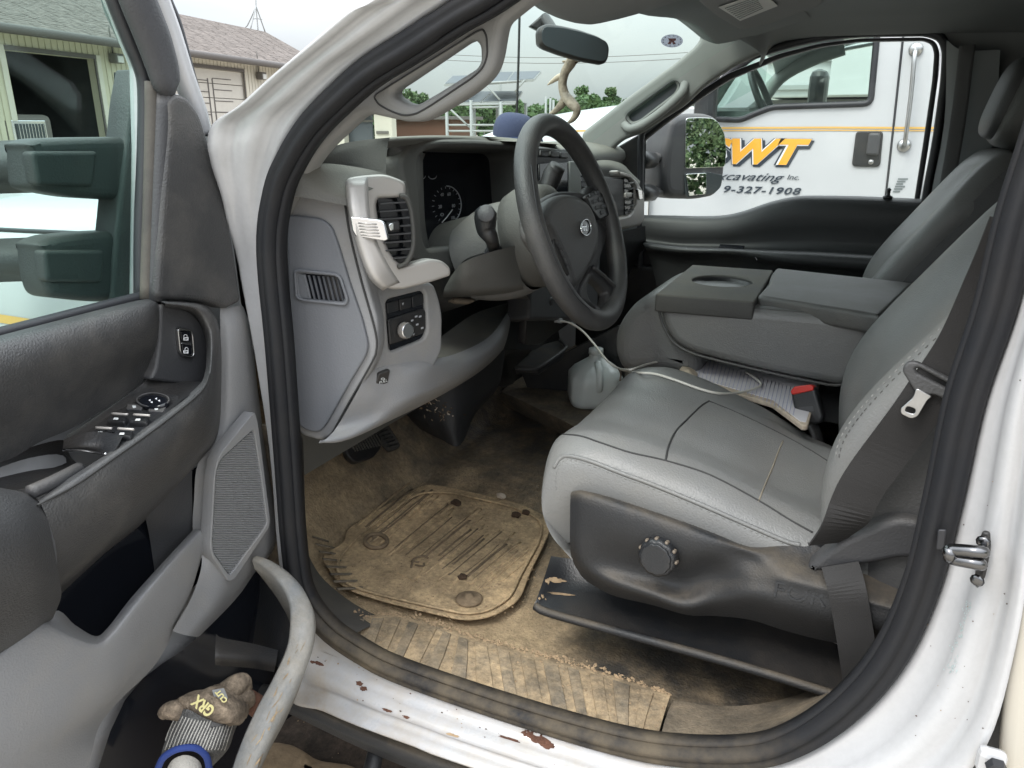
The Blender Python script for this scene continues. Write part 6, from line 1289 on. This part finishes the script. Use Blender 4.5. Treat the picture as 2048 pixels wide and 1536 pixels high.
# pull cup in front of the elbow pad
grid('switch_pod_front', dg([[(128, 878, .01), (165, 866, .03), (205, 864, .05), (246, 872, .08)], [(126, 896, .014), (160, 890, .04), (200, 892, .06), (232, 898, .085)], [(126, 904, .01), (158, 902, .034), (190, 908, .05), (214, 912, .08)]]), 'black_trim', door, nu=4, nv=4)
tube('pod_trim', [D(126, 900, .018), D(160, 900, .042), D(192, 905, .06), D(212, 908, .083)], .0012, 'chrome', door, k=4, seg=6)
grid('pull_cup', dg([[(0, 925, .0), (60, 895, .0), (126, 880, .0), (130, 905, .005)], [(-20, 950, -.04), (60, 930, -.04), (125, 925, -.035), (160, 930, .0)], [(-20, 990, .02), (60, 975, .02), (110, 962, .03), (180, 925, .06)]]), 'black_trim', door, nu=4, nv=4)
tube('pull_bar', [D(60, 985, .075), D(105, 965, .075), D(135, 950, .07), D(158, 938, .06)], .007, 'dark_trim', door, k=4, seg=10)
tube('deck_crease', [D(419, 748, .0705), D(400, 785, .0855), D(320, 850, .0905), D(222, 920, .0925), D(150, 970, .0925), D(75, 1010, .0925)], .0014, 'seam_dark', door, k=5, seg=6)
# elbow pad
grid('elbow_pad', dg([
    [(-200, 985, .05), (-60, 972, .055), (0, 976, .06), (50, 986, .07), (84, 1004, .075)],
    [(-200, 1000, .09), (-60, 990, .095), (0, 996, .10), (50, 1006, .10), (92, 1025, .09)],
    [(-200, 1060, .125), (-60, 1060, .13), (0, 1062, .13), (60, 1070, .125), (106, 1085, .105)],
    [(-200, 1160, .13), (-60, 1160, .135), (0, 1160, .135), (70, 1160, .125), (120, 1165, .10)],
    [(-200, 1290, .11), (-60, 1280, .115), (0, 1260, .11), (70, 1230, .10), (122, 1195, .08)],
    [(-200, 1400, .05), (-60, 1360, .05), (0, 1322, .05), (60, 1280, .05), (106, 1236, .05)]]), 'black_worn', door, nu=5, nv=5)
# lower grey panel
low = grid('lower_panel', dg([
    [(440, 606, .0), (455, 616, .004), (470, 612, .004), (484, 612, .0), (488, 616, -.02)],
    [(441, 680, .0), (460, 670, .010), (480, 662, .012), (497, 658, .004), (502, 662, -.02)],
    [(440, 780, .0), (460, 778, .012), (482, 776, .014), (509, 772, .004), (515, 776, -.02)],
    [(432, 868, .0), (455, 866, .012), (485, 865, .014), (520, 864, .004), (527, 868, -.02)],
    [(396, 926, .0), (425, 935, .014), (475, 945, .018), (534, 960, .006), (541, 966, -.02)],
    [(388, 1000, .0), (425, 1010, .02), (480, 1025, .022), (548, 1045, .008), (556, 1050, -.02)],
    [(386, 1066, .0), (420, 1080, .024), (475, 1090, .026), (540, 1090, .010), (552, 1092, -.02)],
    [(404, 1120, .02), (425, 1135, .028), (460, 1150, .030), (505, 1140, .014), (520, 1135, -.01)],
    [(385, 1190, .03), (405, 1200, .030), (430, 1210, .030), (455, 1205, .016), (470, 1200, .0)],
    [(345, 1262, .03), (362, 1268, .030), (380, 1272, .028), (396, 1274, .014), (402, 1270, .0)]]), 'grey_trim', door, nu=4, nv=5)
lip_ = grid('pocket_front', dg([
    [(386, 1060, .0), (396, 1058, .010), (405, 1064, .020), (408, 1090, .02), (400, 1130, .01)],
    [(330, 1120, .025), (342, 1120, .040), (352, 1128, .044), (380, 1180, .03), (345, 1262, .01)],
    [(262, 1196, .030), (272, 1200, .050), (284, 1210, .055), (310, 1262, .04), (335, 1290, .02)],
    [(215, 1256, .030), (222, 1264, .055), (232, 1275, .062), (262, 1330, .05), (300, 1342, .02)],
    [(190, 1272, .025), (190, 1285, .055), (194, 1300, .066), (215, 1390, .06), (240, 1400, .02)],
    [(150, 1250, .02), (140, 1266, .055), (130, 1290, .07), (140, 1440, .07), (200, 1450, .02)],
    [(106, 1222, .015), (85, 1240, .05), (60, 1280, .07), (60, 1480, .075), (185, 1500, .03)],
    [(20, 1300, .01), (0, 1310, .05), (-30, 1340, .07), (-30, 1540, .075), (172, 1560, .03)],
    [(-100, 1350, .01), (-120, 1370, .05), (-140, 1400, .07), (-140, 1650, .075), (160, 1650, .03)]]), 'grey_trim', door, nu=4, nv=5)
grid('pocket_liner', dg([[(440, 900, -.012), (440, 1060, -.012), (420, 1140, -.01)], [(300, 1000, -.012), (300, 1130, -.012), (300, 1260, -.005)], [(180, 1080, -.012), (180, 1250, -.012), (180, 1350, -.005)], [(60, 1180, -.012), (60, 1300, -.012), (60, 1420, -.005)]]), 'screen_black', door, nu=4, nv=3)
grid('armrest_underside', dg([[(386, 900, .012), (384, 960, .004), (386, 1075, -.008)], [(300, 1000, .03), (340, 1040, .0), (350, 1110, -.01)], [(292, 1040, .01), (300, 1080, -.01), (310, 1150, -.01)]]), 'dark_trim', door, nu=4, nv=4)
# speaker grille: surround and fine ribs
gro = [(510, 822), (517, 850), (541, 1042), (538, 1056), (470, 1158), (458, 1164), (424, 1112), (421, 1092), (428, 960), (436, 918), (445, 902)]
gri = [(508, 858), (524, 958), (535, 1046), (530, 1056), (460, 1152), (427, 1106), (425, 1085), (433, 940), (442, 918)]
gs_ = plate('speaker_surround', DP, gro, 'grey_trim', door, holes=[gri], thick=.018, bevel=.0012, r=.006, off=.0365)
plate('speaker_backing', DP, gri, 'grille_grey', gs_, thick=.003, bevel=.0005, r=.004, off=.0325)
def xr(poly, y):
    xs = []
    for i in range(len(poly)):
        (x0, y0), (x1, y1) = poly[i-1], poly[i]
        if (y0-y)*(y1-y) < 0: xs.append(x0+(x1-x0)*(y-y0)/(y1-y0))
    return (min(xs), max(xs)) if len(xs) > 1 else None
vs = []; fs = []; y = 862.0
while y < 1150:
    r_ = xr(gri, y)
    if r_ and r_[1]-r_[0] > 3:
        k = len(vs)
        for x in (r_[0], r_[1]):
            sk = -(x-480)*.0
            vs += [D(x, y-1.9+sk, .0330), D(x, y+sk, .0352), D(x, y+1.9+sk, .0330)]
        fs += [(k, k+1, k+4, k+3), (k+1, k+2, k+5, k+4)]
    y += 4.6
rb = link('grille_ribs', pm(vs, fs), 'grille_grey', gs_); rb['kind'] = 'stuff'
# map pocket with its curved rim
rim = [(512, 1118, .03), (535, 1128, .055), (566, 1152, .09), (592, 1186, .12), (604, 1228, .145), (598, 1290, .16), (568, 1360, .165), (530, 1430, .165), (490, 1520, .16), (450, 1640, .15)]
path = spline([D(*p) for p in rim], 6)
vs = []; fs = []; T = frames(path)
prof = [(-.012, .0), (-.009, .004), (.003, .005), (.010, .001), (.013, -.010), (-.002, -.06), (-.010, -.06), (-.008, -.012)]
n_ = len(path)
for i, p in enumerate(path):
    f = i/(n_-1); o = (T[i].cross(V((0, 0, 1)))).normalized(); o = -o if o.dot(DN) < 0 and f < .3 else o
    w = .55+.75*min(1, f*2.2)
    o = V((T[i].y, -T[i].x, 0)).normalized(); o = o if o.dot(V((.5, .9, 0))) > 0 else -o
    dn = V((0, 0, 1))
    for a, b in prof: vs.append(p+o*(a*w)+dn*(b if b > -.05 else b*min(1, .2+f*2)))
for i in range(n_-1):
    for j in range(len(prof)): fs.append((i*8+j, i*8+(j+1) % 8, i*8+8+(j+1) % 8, i*8+8+j))
rimo = link('map_pocket', pm(vs, fs), 'rim_trim', door, True)
rmb = bvh(rimo); rnd = random.Random(31)
for k in range(26):
    f = rnd.random(); x = 600-95*f+rnd.gauss(0, 9); y = 1290+235*f; blotch(x, y, rnd.uniform(3, 16), rnd.uniform(.5, 1.8), rnd.choice(['sill_plate', 'dirt', 'pillar_trim']), 900+k, rimo, rmb, ang=-1.1+rnd.uniform(-.25, .25))
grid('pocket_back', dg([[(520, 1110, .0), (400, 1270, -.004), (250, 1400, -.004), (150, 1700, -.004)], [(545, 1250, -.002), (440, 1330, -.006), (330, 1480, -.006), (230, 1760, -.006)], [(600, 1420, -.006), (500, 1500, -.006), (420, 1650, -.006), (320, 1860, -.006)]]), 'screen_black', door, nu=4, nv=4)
grid('pocket_end', [[D(520, 1125, .0), D(546, 1150, .05), D(588, 1200, .11)], [D(520, 1180, .0), D(545, 1220, .05), D(582, 1300, .12)], [D(505, 1290, .0), D(530, 1310, .05), D(556, 1335, .13)]], 'black_trim', door, nu=4, nv=4)
grid('pocket_ledge', [[D(432, 1268, .01), D(445, 1276, .02), D(500, 1286, .06), D(556, 1300, .12)], [D(430, 1312, .03), D(445, 1314, .04), D(500, 1318, .08), D(552, 1326, .13)], [D(430, 1330, .025), D(445, 1332, .03), D(500, 1336, .07), D(548, 1344, .12)]], 'black_trim', door, nu=4, nv=4)
box('door_outer_skin', (-.84, -.55, .05), (.02, 1.0, .75), 'white_clean', door, bev=.006, rot=Matrix.Rotation(-.05, 3, 'Z'))
for y0, y1, z0 in ((332, 330, 0), (518, 514, 0)):
    yy = y0
    a = D(262, yy, -.10); e = V((-.30, -.015, 0)); up = V((0, 0, 1))
    # arm reaching forward from the bracket on the outer face of the door
    tube('mirror_arm', [D(90, yy, -.12), D(0, yy+3, -.18), D(-120, yy+8, -.25), D(-300, yy+14, -.35)], .030 if yy < 400 else .026, 'dark_trim', door, k=3, seg=4, flat=1, up=(0, 0, 1))
    if yy < 400:
        br_ = plate('mirror_bracket', DP, [(60, 288), (85, 278), (160, 275), (262, 274), (282, 270), (280, 404), (262, 402), (160, 396), (90, 384), (70, 374), (66, 300)], 'dark_trim', door, thick=.05, bevel=.012, r=.014, off=-.075, segs=4)
        plate('bracket_cap', DP, [(64, 302), (198, 302), (188, 374), (76, 372)], 'dark_trim', br_, thick=.02, bevel=.005, r=.006, off=-.070)
    else:
        br_ = plate('mirror_bracket', DP, [(82, 490), (110, 474), (180, 466), (262, 462), (282, 465), (282, 602), (250, 606), (180, 604), (104, 596), (92, 560), (86, 500)], 'dark_trim', door, thick=.05, bevel=.012, r=.014, off=-.075, segs=4)
        plate('bracket_cap', DP, [(88, 500), (212, 500), (206, 566), (94, 564)], 'dark_trim', br_, thick=.02, bevel=.005, r=.006, off=-.070)
plate('mirror_base', DP, [(276, 138), (284, 140), (284, 604), (224, 606), (228, 520), (240, 400), (256, 275), (264, 200)], 'dark_trim', door, thick=.04, bevel=.006, r=.008, off=-.07)
box('towing_mirror_head', D(-330, 420, -.38), (.10, .22, .36), 'dark_trim', door, bev=.04, seg=3)

# ------------------------------------------------------------------ loose things
MZ = -.028
def mt(px, py, z=MZ): return Zp(px, py, z)
mo = [(852, 966), (905, 975), (1040, 1006), (1098, 1035), (1100, 1060), (1085, 1095), (1062, 1140), (1040, 1200), (985, 1232), (930, 1240), (850, 1222), (760, 1200), (700, 1180), (672, 1160), (640, 1110), (690, 1085), (692, 1060), (720, 1040), (790, 1000)]
pl_m = ZP(MZ+.004)
fm = plate('floor_mat', pl_m, mo, 'mat_rubber', None, thick=.004, bevel=.0018, r=.03, segs=3)
tag(fm, 'rubber floor mat caked in tan dried mud on the driver side floor', 'floor mat')
def mline(n, pts, r, m='mat_rubber', z=.0045, flat=.5): return tube(n, [ZP(MZ+z)(a, b) for a, b in pts], r, m, fm, k=4, seg=6, flat=flat, up=(0, 0, 1))
tube('raised_rim', rounded([ZP(MZ+.008)(a, b) for a, b in [(838, 985), (900, 984), (1035, 1015), (1085, 1040), (1080, 1080), (1040, 1150), (1020, 1195), (975, 1222), (930, 1228), (850, 1210), (760, 1190), (690, 1168), (668, 1130), (712, 1075), (800, 1010)]], .04), .0030, 'mat_rubber', fm, k=1, seg=8, closed=True, flat=.7, up=(0, 0, 1))
rnd = random.Random(17)
for i in range(64):
    t = i/63; xa, ya = 782+t*250, 1012+t*125-((t-.5)**2)*40; L = rnd.uniform(.5, 1.1); dx, dy = -100*L, 82*L; xa += rnd.uniform(-10, 10); ya += rnd.uniform(-6, 6)
    if i % 11 in (3, 4): continue
    mline('tread_line', [(xa+44*L, ya-36*L), (xa+rnd.uniform(-2, 2), ya), (xa+dx*.7, ya+dy*.7)], rnd.choice([.0016, .0022, .0030]), 'mat_rubber' if rnd.random() < .62 else 'mat_groove')
for (x, y) in ((840, 1010), (862, 1004), (905, 1010), (960, 1018)): mline('tread_bar', [(x, y), (x-14, y+12), (x-24, y+22)], .006)
plate('mat_badge', ZP(MZ+.0065), [(792, 1142), (810, 1120), (846, 1136), (828, 1162)], 'mat_rubber', fm, thick=.004, bevel=.001, r=.002)
for pts in ([(822, 1135), (828, 1118), (846, 1112), (856, 1116)], [(830, 1130), (846, 1132), (848, 1126)], [(822, 1122), (838, 1124)]): mline('mat_badge_line', pts, .0025, 'mat_groove', .008)
tube('mat_anchor_ring', [ZP(MZ+.008)(a, b) for a, b in ell(752, 1082, 22, 14, 18)], .0045, 'mat_groove', fm, k=2, seg=6, closed=True)
ak = lathe('mat_anchor', ZP(MZ+.008)(938, 1197), (0, 0, 1), [(.002, -.003), (.023, -.002), (.024, .0), (.020, .0025), (.008, .003), (.007, .008), (.002, .009)], 'mat_groove', fm, seg=24)
# left footwell ribs
for i in range(9):
    a, b = Zp(618+i*7, 1058+i*15, -.01), Zp(645+i*12, 1040+i*13+30, -.03); tube('floor_rib', [a, (a+b)/2, b], .004, 'floor_dusty', floor, k=2, seg=6, flat=.4)
# clods and grit
def clod(pos, r, m, sv):
    bm = bmesh.new(); bmesh.ops.create_icosphere(bm, subdivisions=2, radius=1)
    for v in bm.verts:
        d = 1+.45*mnoise.noise(v.co*1.7+V((sv*2.3, 0, 0))); v.co = V((v.co.x*d*r, v.co.y*d*r*.8, v.co.z*d*r*.55))+V(pos)
    me = bpy.data.meshes.new('c'); bm.to_mesh(me); bm.free(); return me
o = link('pebble', clod(mt(1003, 1000)+V((0, 0, .010)), .011, 0, 3), 'paper_edge'); tag(o, 'small pale pebble at the back edge of the muddy floor mat', 'stone')
for i, (x, y, r, lb) in enumerate(((912, 1013, .012, 'dark mud clod near the back of the floor mat'), (1032, 1037, .011, 'dark mud clod left of the pair by the mat corner'), (1052, 1032, .010, 'reddish mud clod at the far right corner of the mat'), (925, 1162, .009, 'small brown clod near the round mat anchor'))):
    tag(link('mud_clod', clod(mt(x, y)+V((0, 0, .009)), r, 0, i+7), 'dark_mud'), lb, 'mud clod', 'mud clods on the mat')
vs = []; fs = []; rnd = random.Random(9)
def crumb(q, r):
    k = len(vs)
    for d in ((1, 0, 0), (0, 1, 0), (-1, 0, 0), (0, -1, 0), (0, 0, .9)): vs.append(q+V(d)*r*rnd.uniform(.6, 1.4)+V((0, 0, r*.15)))
    for a, b in ((0, 1), (1, 2), (2, 3), (3, 0)): fs.append((k+a, k+b, k+4))
for i in range(420):   # along the joint of floor and sill plate
    f = rnd.random(); a = at(T1, f); a = a+V((rnd.gauss(0, 3), rnd.gauss(-2, 3+5*mnoise.noise(V((f*14, 0, 0)))**2*4))); q = Zp(a.x, a.y, .001); crumb(q, rnd.uniform(.0007, .0034))
for i in range(1100):
    x, y = rnd.uniform(640, 1110), rnd.uniform(970, 1240); crumb(mt(x, y, MZ+.004), rnd.uniform(.0006, .0022))
for i in range(300):
    f = rnd.random(); a = at(T1, f).lerp(at(T2, f), rnd.random()); q = onm(sb, a.x, a.y, 0)
    if q: crumb(q, rnd.uniform(.0006, .002))
o = link('dirt_crumbs', pm(vs, fs), 'dirt'); o['kind'] = 'stuff'
# water jug
jc = V((Yp(1190, 760, 1.10).x, 1.10, .055)); t = thing('water_jug', 'translucent plastic gallon jug standing on the floor hump below the steering wheel', 'jug', jc)
hj = Yp(1190, 702, 1.10).z-.055
B0 = Matrix.Rotation(.5, 3, 'Z')
def sq(t, h, p=3.2):
    c, s = abs(math.cos(t)), abs(math.sin(t)); return 1/((c**p+s**p)**(1/p))
prof = [(.03, 0), (.066, .002), (.070, .02), (.070, hj*.40), (.069, hj*.55), (.058, hj*.68), (.036, hj*.80), (.021, hj*.87), (.0175, hj*.90), (.0175, hj)]
vs = []; fs = []; sg_ = 40
for r, h in prof:
    p = 3.6 if h < hj*.6 else (2.6 if h < hj*.8 else 2.0)
    for j in range(sg_):
        a = 2*math.pi*j/sg_; rr = r*sq(a, h, p)*(1-.10*(abs(math.cos(2*a)) < .12)*(hj*.1 < h < hj*.6)); vs.append(jc+B0 @ V((math.cos(a)*rr, math.sin(a)*rr, h)))
for i in range(len(prof)-1):
    for j in range(sg_): fs.append((i*sg_+j, i*sg_+(j+1) % sg_, (i+1)*sg_+(j+1) % sg_, (i+1)*sg_+j))
fs.append(tuple(range(sg_))[::-1])
body = link('body', pm(vs, fs), 'jug', t, True)
lathe('cap', jc+V((0, 0, hj-.006)), (0, 0, 1), [(.001, 0), (.0195, 0), (.0195, .012), (.018, .014), (.001, .014)], 'jug', t, seg=24)
tube('handle', [jc+B0 @ V((.0, -.03, hj*.84)), jc+B0 @ V((.0, -.062, hj*.70)), jc+B0 @ V((.0, -.072, hj*.5)), jc+B0 @ V((0, -.066, hj*.38))], .009, 'jug', t, k=5, seg=10)
# notebook on the centre seat
NZ = .285
nb_c = [Zp(1352, 722, NZ), Zp(1385, 708, NZ), Zp(1700, 800, NZ), Zp(1625, 872, NZ), Zp(1480, 808, NZ), Zp(1352, 752, NZ)]
t = plate('notebook', ZP(NZ), [Zp(1366, 725, NZ), Zp(1384, 700, NZ), Zp(1460, 700, NZ), Zp(1640, 765, NZ), Zp(1616, 850, NZ), Zp(1604, 850, NZ), Zp(1545, 806, NZ), Zp(1440, 776, NZ), Zp(1352, 752, NZ)], 'paper_edge', None, thick=.010, bevel=.002, r=.004, three=True)
tag(t, 'worn open notepad of lined paper wedged beside the driver seat cushion', 'notebook')
plate('page', ZP(NZ+.001), [Zp(1374, 727, NZ), Zp(1386, 705, NZ), Zp(1460, 702, NZ), Zp(1635, 767, NZ), Zp(1612, 845, NZ), Zp(1600, 843, NZ), Zp(1545, 800, NZ), Zp(1440, 770, NZ), Zp(1362, 746, NZ)], 'paper', t, thick=.002, bevel=.0004, r=.003, three=True)
for k in range(30):
    x0 = 1378+k*7.6; y0 = 706+k*2.35 if k > 8 else 703+k*.6+ (k*1.6); a = Zp(x0-2, y0+4, NZ+.0016); yb = 744+k*2.6+max(0, k-20)*1.2; b = Zp(x0-12, yb, NZ+.0016)
    tube('ruled_line', [a, (a+b)/2, b], .0005, 'paper_line', t, k=1, seg=4)
grid('curled_corner', [[Zp(1352, 755, NZ+.004), Zp(1362, 735, NZ+.012), Zp(1372, 728, NZ+.002)], [Zp(1360, 762, NZ+.004), Zp(1376, 744, NZ+.020), Zp(1384, 734, NZ+.004)], [Zp(1380, 766, NZ+.002), Zp(1390, 756, NZ+.010), Zp(1396, 748, NZ+.002)]], 'paper_edge', t, nu=4, nv=4)
# charging cable
def loop_pt(x, y, tree=None, z=.30, lift=.007):
    q = onm(tree, x, y, lift) if tree else None
    return q or Zp(x, y, z)
cpts = [LSP(1120, 642, .02), LSP(1140, 646, .05), Xp(1165, 662, -.58), Xp(1190, 690, -.53), Xp(1215, 722, -.48), Xp(1240, 738, -.44), Zp(1275, 745, .335), loop_pt(1310, 748, cb), loop_pt(1350, 760, cb), loop_pt(1400, 778, cb), loop_pt(1440, 787, cb, NZ+.012, .006), loop_pt(1480, 785, cb, NZ+.012, .006), Zp(1512, 776, NZ+.008), Zp(1522, 768, NZ+.008), Zp(1510, 756, NZ+.008), Zp(1492, 744, NZ+.008)]
t = tube('charging_cable', cpts, .0024, 'cable_white', None, k=7, seg=8)
tag(t, 'white charging cable trailing from the dash across the seat to the notepad', 'cable')
tube('cable_branch', [Xp(1240, 738, -.44), Zp(1262, 739, .33), Zp(1300, 727, .30), Zp(1345, 718, .30), Zp(1385, 713, .292), Zp(1420, 716, .292)], .0024, 'cable_white', t, k=6, seg=8)
tube('cable_end', [Xp(1238, 738, -.44), Xp(1242, 748, -.44), Xp(1240, 762, -.44)], .002, 'brown_grip', t, k=4, seg=6)
box('plug', LSP(1117, 641, .016), (.02, .012, .008), 'sticker_grey', t, rot=basis(V((.3, -.6, .2))), bev=.002)
# hanging antler
AY = .86
def A_(x, y, dy=0): return Yp(x, y, AY+dy)
t = thing('deer_antler', 'small forked deer antler hanging below the rear-view mirror', 'antler', A_(1150, 118))
tube('beam', [A_(1146, 117), A_(1140, 128), A_(1130, 145), A_(1125, 168), A_(1130, 190), A_(1140, 203, -.01), A_(1152, 216, -.02), A_(1153, 226, -.02), A_(1146, 238, -.02), A_(1136, 246, -.02)], [.0125, .0115, .0095, .0092, .0105, .0115, .0095, .008, .006, .003], 'antler', t, k=6, seg=12)
tube('tine', [A_(1131, 196), A_(1122, 210), A_(1110, 222), A_(1098, 230)], [.010, .0085, .006, .003], 'antler', t, k=5, seg=10)
tube('tine', [A_(1123, 152), A_(1114, 156), A_(1104, 163), A_(1095, 170)], [.007, .006, .0042, .0012], 'antler_tip', t, k=5, seg=10)
rnd = random.Random(2)
for k in range(9): q = A_(1150+rnd.gauss(0, 6), 124+rnd.gauss(0, 5), rnd.uniform(-.01, .01)); o = link('burr', clod(q, rnd.uniform(.004, .008), 0, k), 'dark_mud' if k % 2 else 'antler', t, True)
tube('cord', [A_(1146, 116), Yp(1146, 106, .84), Yp(1145, 98, .84)], .002, 'dark_mud', t, k=3, seg=5)
# knitted cap on the dash
hc_ = Yp(1032, 268, .98); hc_.z = .715
t = thing('knit_cap', 'navy blue knitted cap lying on top of the dashboard', 'cap', hc_)
vs = []; fs = []; n1, n2 = 18, 40
R3 = .062
for i in range(n1+1):
    ph = i/n1*math.pi*.5
    for j in range(n2):
        a = 2*math.pi*j/n2; r = math.cos(ph)**.6*(1+.012*math.cos(a*20)); z = math.sin(ph)*.055-.12*math.cos(a)*r*R3
        vs.append(hc_+V((math.cos(a)*r*R3*.8, math.sin(a)*r*R3*1.15, z+.02)))
for i in range(n1):
    for j in range(n2): fs.append((i*n2+j, i*n2+(j+1) % n2, (i+1)*n2+(j+1) % n2, (i+1)*n2+j))
link('crown', pm(vs, fs), 'knit_light', t, True)
tube('brim', [hc_+V((math.cos(a)*R3*.80, math.sin(a)*R3*1.12, .010)) for a in [i*math.pi/8 for i in range(16)]], .012, 'knit_navy', t, k=3, seg=14, closed=True)
# work glove in the map pocket
GP = PL(D(420, 1460, .075), (.75, -.45, .5))
t = thing('work_glove', 'dirty grey and brown knitted work glove with blue cuff edge stuffed in the door pocket', 'glove', GP(410, 1480))
def gg(rows): return [[GP(a, b, o) for a, b, o in r] for r in rows]
palm = grid('palm', gg([
    [(352, 1416, -.01), (350, 1404, .005), (352, 1398, .008), (360, 1394, .0), (372, 1392, -.012)],
    [(352, 1436, -.01), (375, 1420, .025), (400, 1396, .035), (425, 1378, .025), (445, 1366, -.004)],
    [(356, 1440, -.01), (392, 1436, .03), (428, 1420, .045), (455, 1395, .035), (476, 1370, -.004)],
    [(400, 1442, -.01), (430, 1446, .03), (460, 1436, .042), (484, 1415, .030), (500, 1395, -.008)],
    [(440, 1450, -.015), (465, 1452, .02), (485, 1445, .028), (495, 1435, .01), (500, 1425, -.015)]]), 'glove_palm', t, nu=8, nv=8, disp=.005, dscale=55)
tube('finger', [GP(452, 1385, .0), GP(470, 1372, .004), GP(484, 1366, .0), GP(492, 1380, -.006)], [.015, .0145, .013, .009], 'glove_palm', t, k=5, seg=14)
tube('finger', [GP(470, 1400, .0), GP(490, 1395, -.002), GP(498, 1408, -.008)], [.014, .013, .009], 'glove_palm', t, k=5, seg=14)
tube('thumb', [GP(385, 1425, .005), GP(350, 1420, .006), GP(332, 1424, .0), GP(322, 1432, -.004)], [.014, .0125, .010, .006], 'glove_palm', t, k=5, seg=14)
tube('finger_tip', [GP(488, 1420, -.02), GP(505, 1400, -.02), GP(515, 1385, -.02)], [.016, .016, .010], 'rust', t, k=5, seg=12)
cuff = grid('cuff', gg([
    [(350, 1430, -.02), (372, 1418, .028), (410, 1436, .040), (445, 1448, .030), (478, 1442, -.02)],
    [(338, 1460, -.02), (362, 1462, .030), (400, 1470, .045), (440, 1474, .034), (468, 1466, -.02)],
    [(326, 1495, -.02), (352, 1494, .030), (392, 1498, .045), (430, 1502, .034), (455, 1500, -.02)],
    [(318, 1530, -.02), (340, 1512, .030), (370, 1500, .045), (400, 1510, .034), (418, 1540, -.02)]]), 'glove_cuff', t, nu=8, nv=8)
cfb = bvh(cuff)
for k in range(40):
    f = k/39; A1 = V((354+f*120, 1428+math.sin(f*3.1)*14)); A2 = V((338+f*126, 1462+math.sin(f*3.1)*8)); A3 = V((324+f*128, 1500+math.sin(f*3.1)*0))
    Q = [onm(cfb, *A1.lerp(A2, u), 0) for u in (0, .5, 1)]+[onm(cfb, *A2.lerp(A3, u), 0) for u in (.5, 1)]; Q = [q for q in Q if q]
    if len(Q) > 2: tube('knit_rib', Q, .0010, 'glove_cuff' if k % 2 else 'glove_liner', cuff, k=3, seg=5)
tube('cuff_edge', [GP(316, 1536, .015), GP(328, 1514, .034), GP(356, 1498, .048), (GP(390, 1496, .048)), GP(412, 1512, .036), GP(420, 1545, .01)], .0042, 'glove_blue', t, k=6, seg=10)
grid('lining', gg([[(330, 1545, .0), (345, 1520, .022), (372, 1510, .03), (398, 1522, .022), (408, 1550, .0)], [(330, 1600, .0), (345, 1600, .02), (372, 1600, .03), (398, 1600, .02), (408, 1600, .0)]]), 'glove_liner', t, nu=6, nv=4)
pbv = bvh(palm)
gn = GP.n
def gprint(s, x0, y0, x1, y1, hgt, m, lf=.008):
    a = onm(pbv, x0, y0, lf, GP(x0, y0, .05)); b = onm(pbv, x1, y1, lf, GP(x1, y1, .05)); xd = b-a; zd = gn.cross(xd).normalized()
    text('printed_lettering', s, a+gn*.001, xd, zd, hgt, m, palm, width=xd.length, ext=.0008, bold=.035)
plq = PL(onm(pbv, 440, 1396, .001, GP(440, 1396, .04)), gn)
plate('printed_patch', plq, [(424, 1380), (448, 1376), (456, 1396), (444, 1408), (430, 1400)], 'print_grey', palm, thick=.0008, bevel=.0002, r=.001)
gprint('GRX', 432, 1416, 396, 1388, .014, 'print_yellow'); gprint('CUT', 456, 1400, 438, 1378, .0065, 'print_yellow', .014)
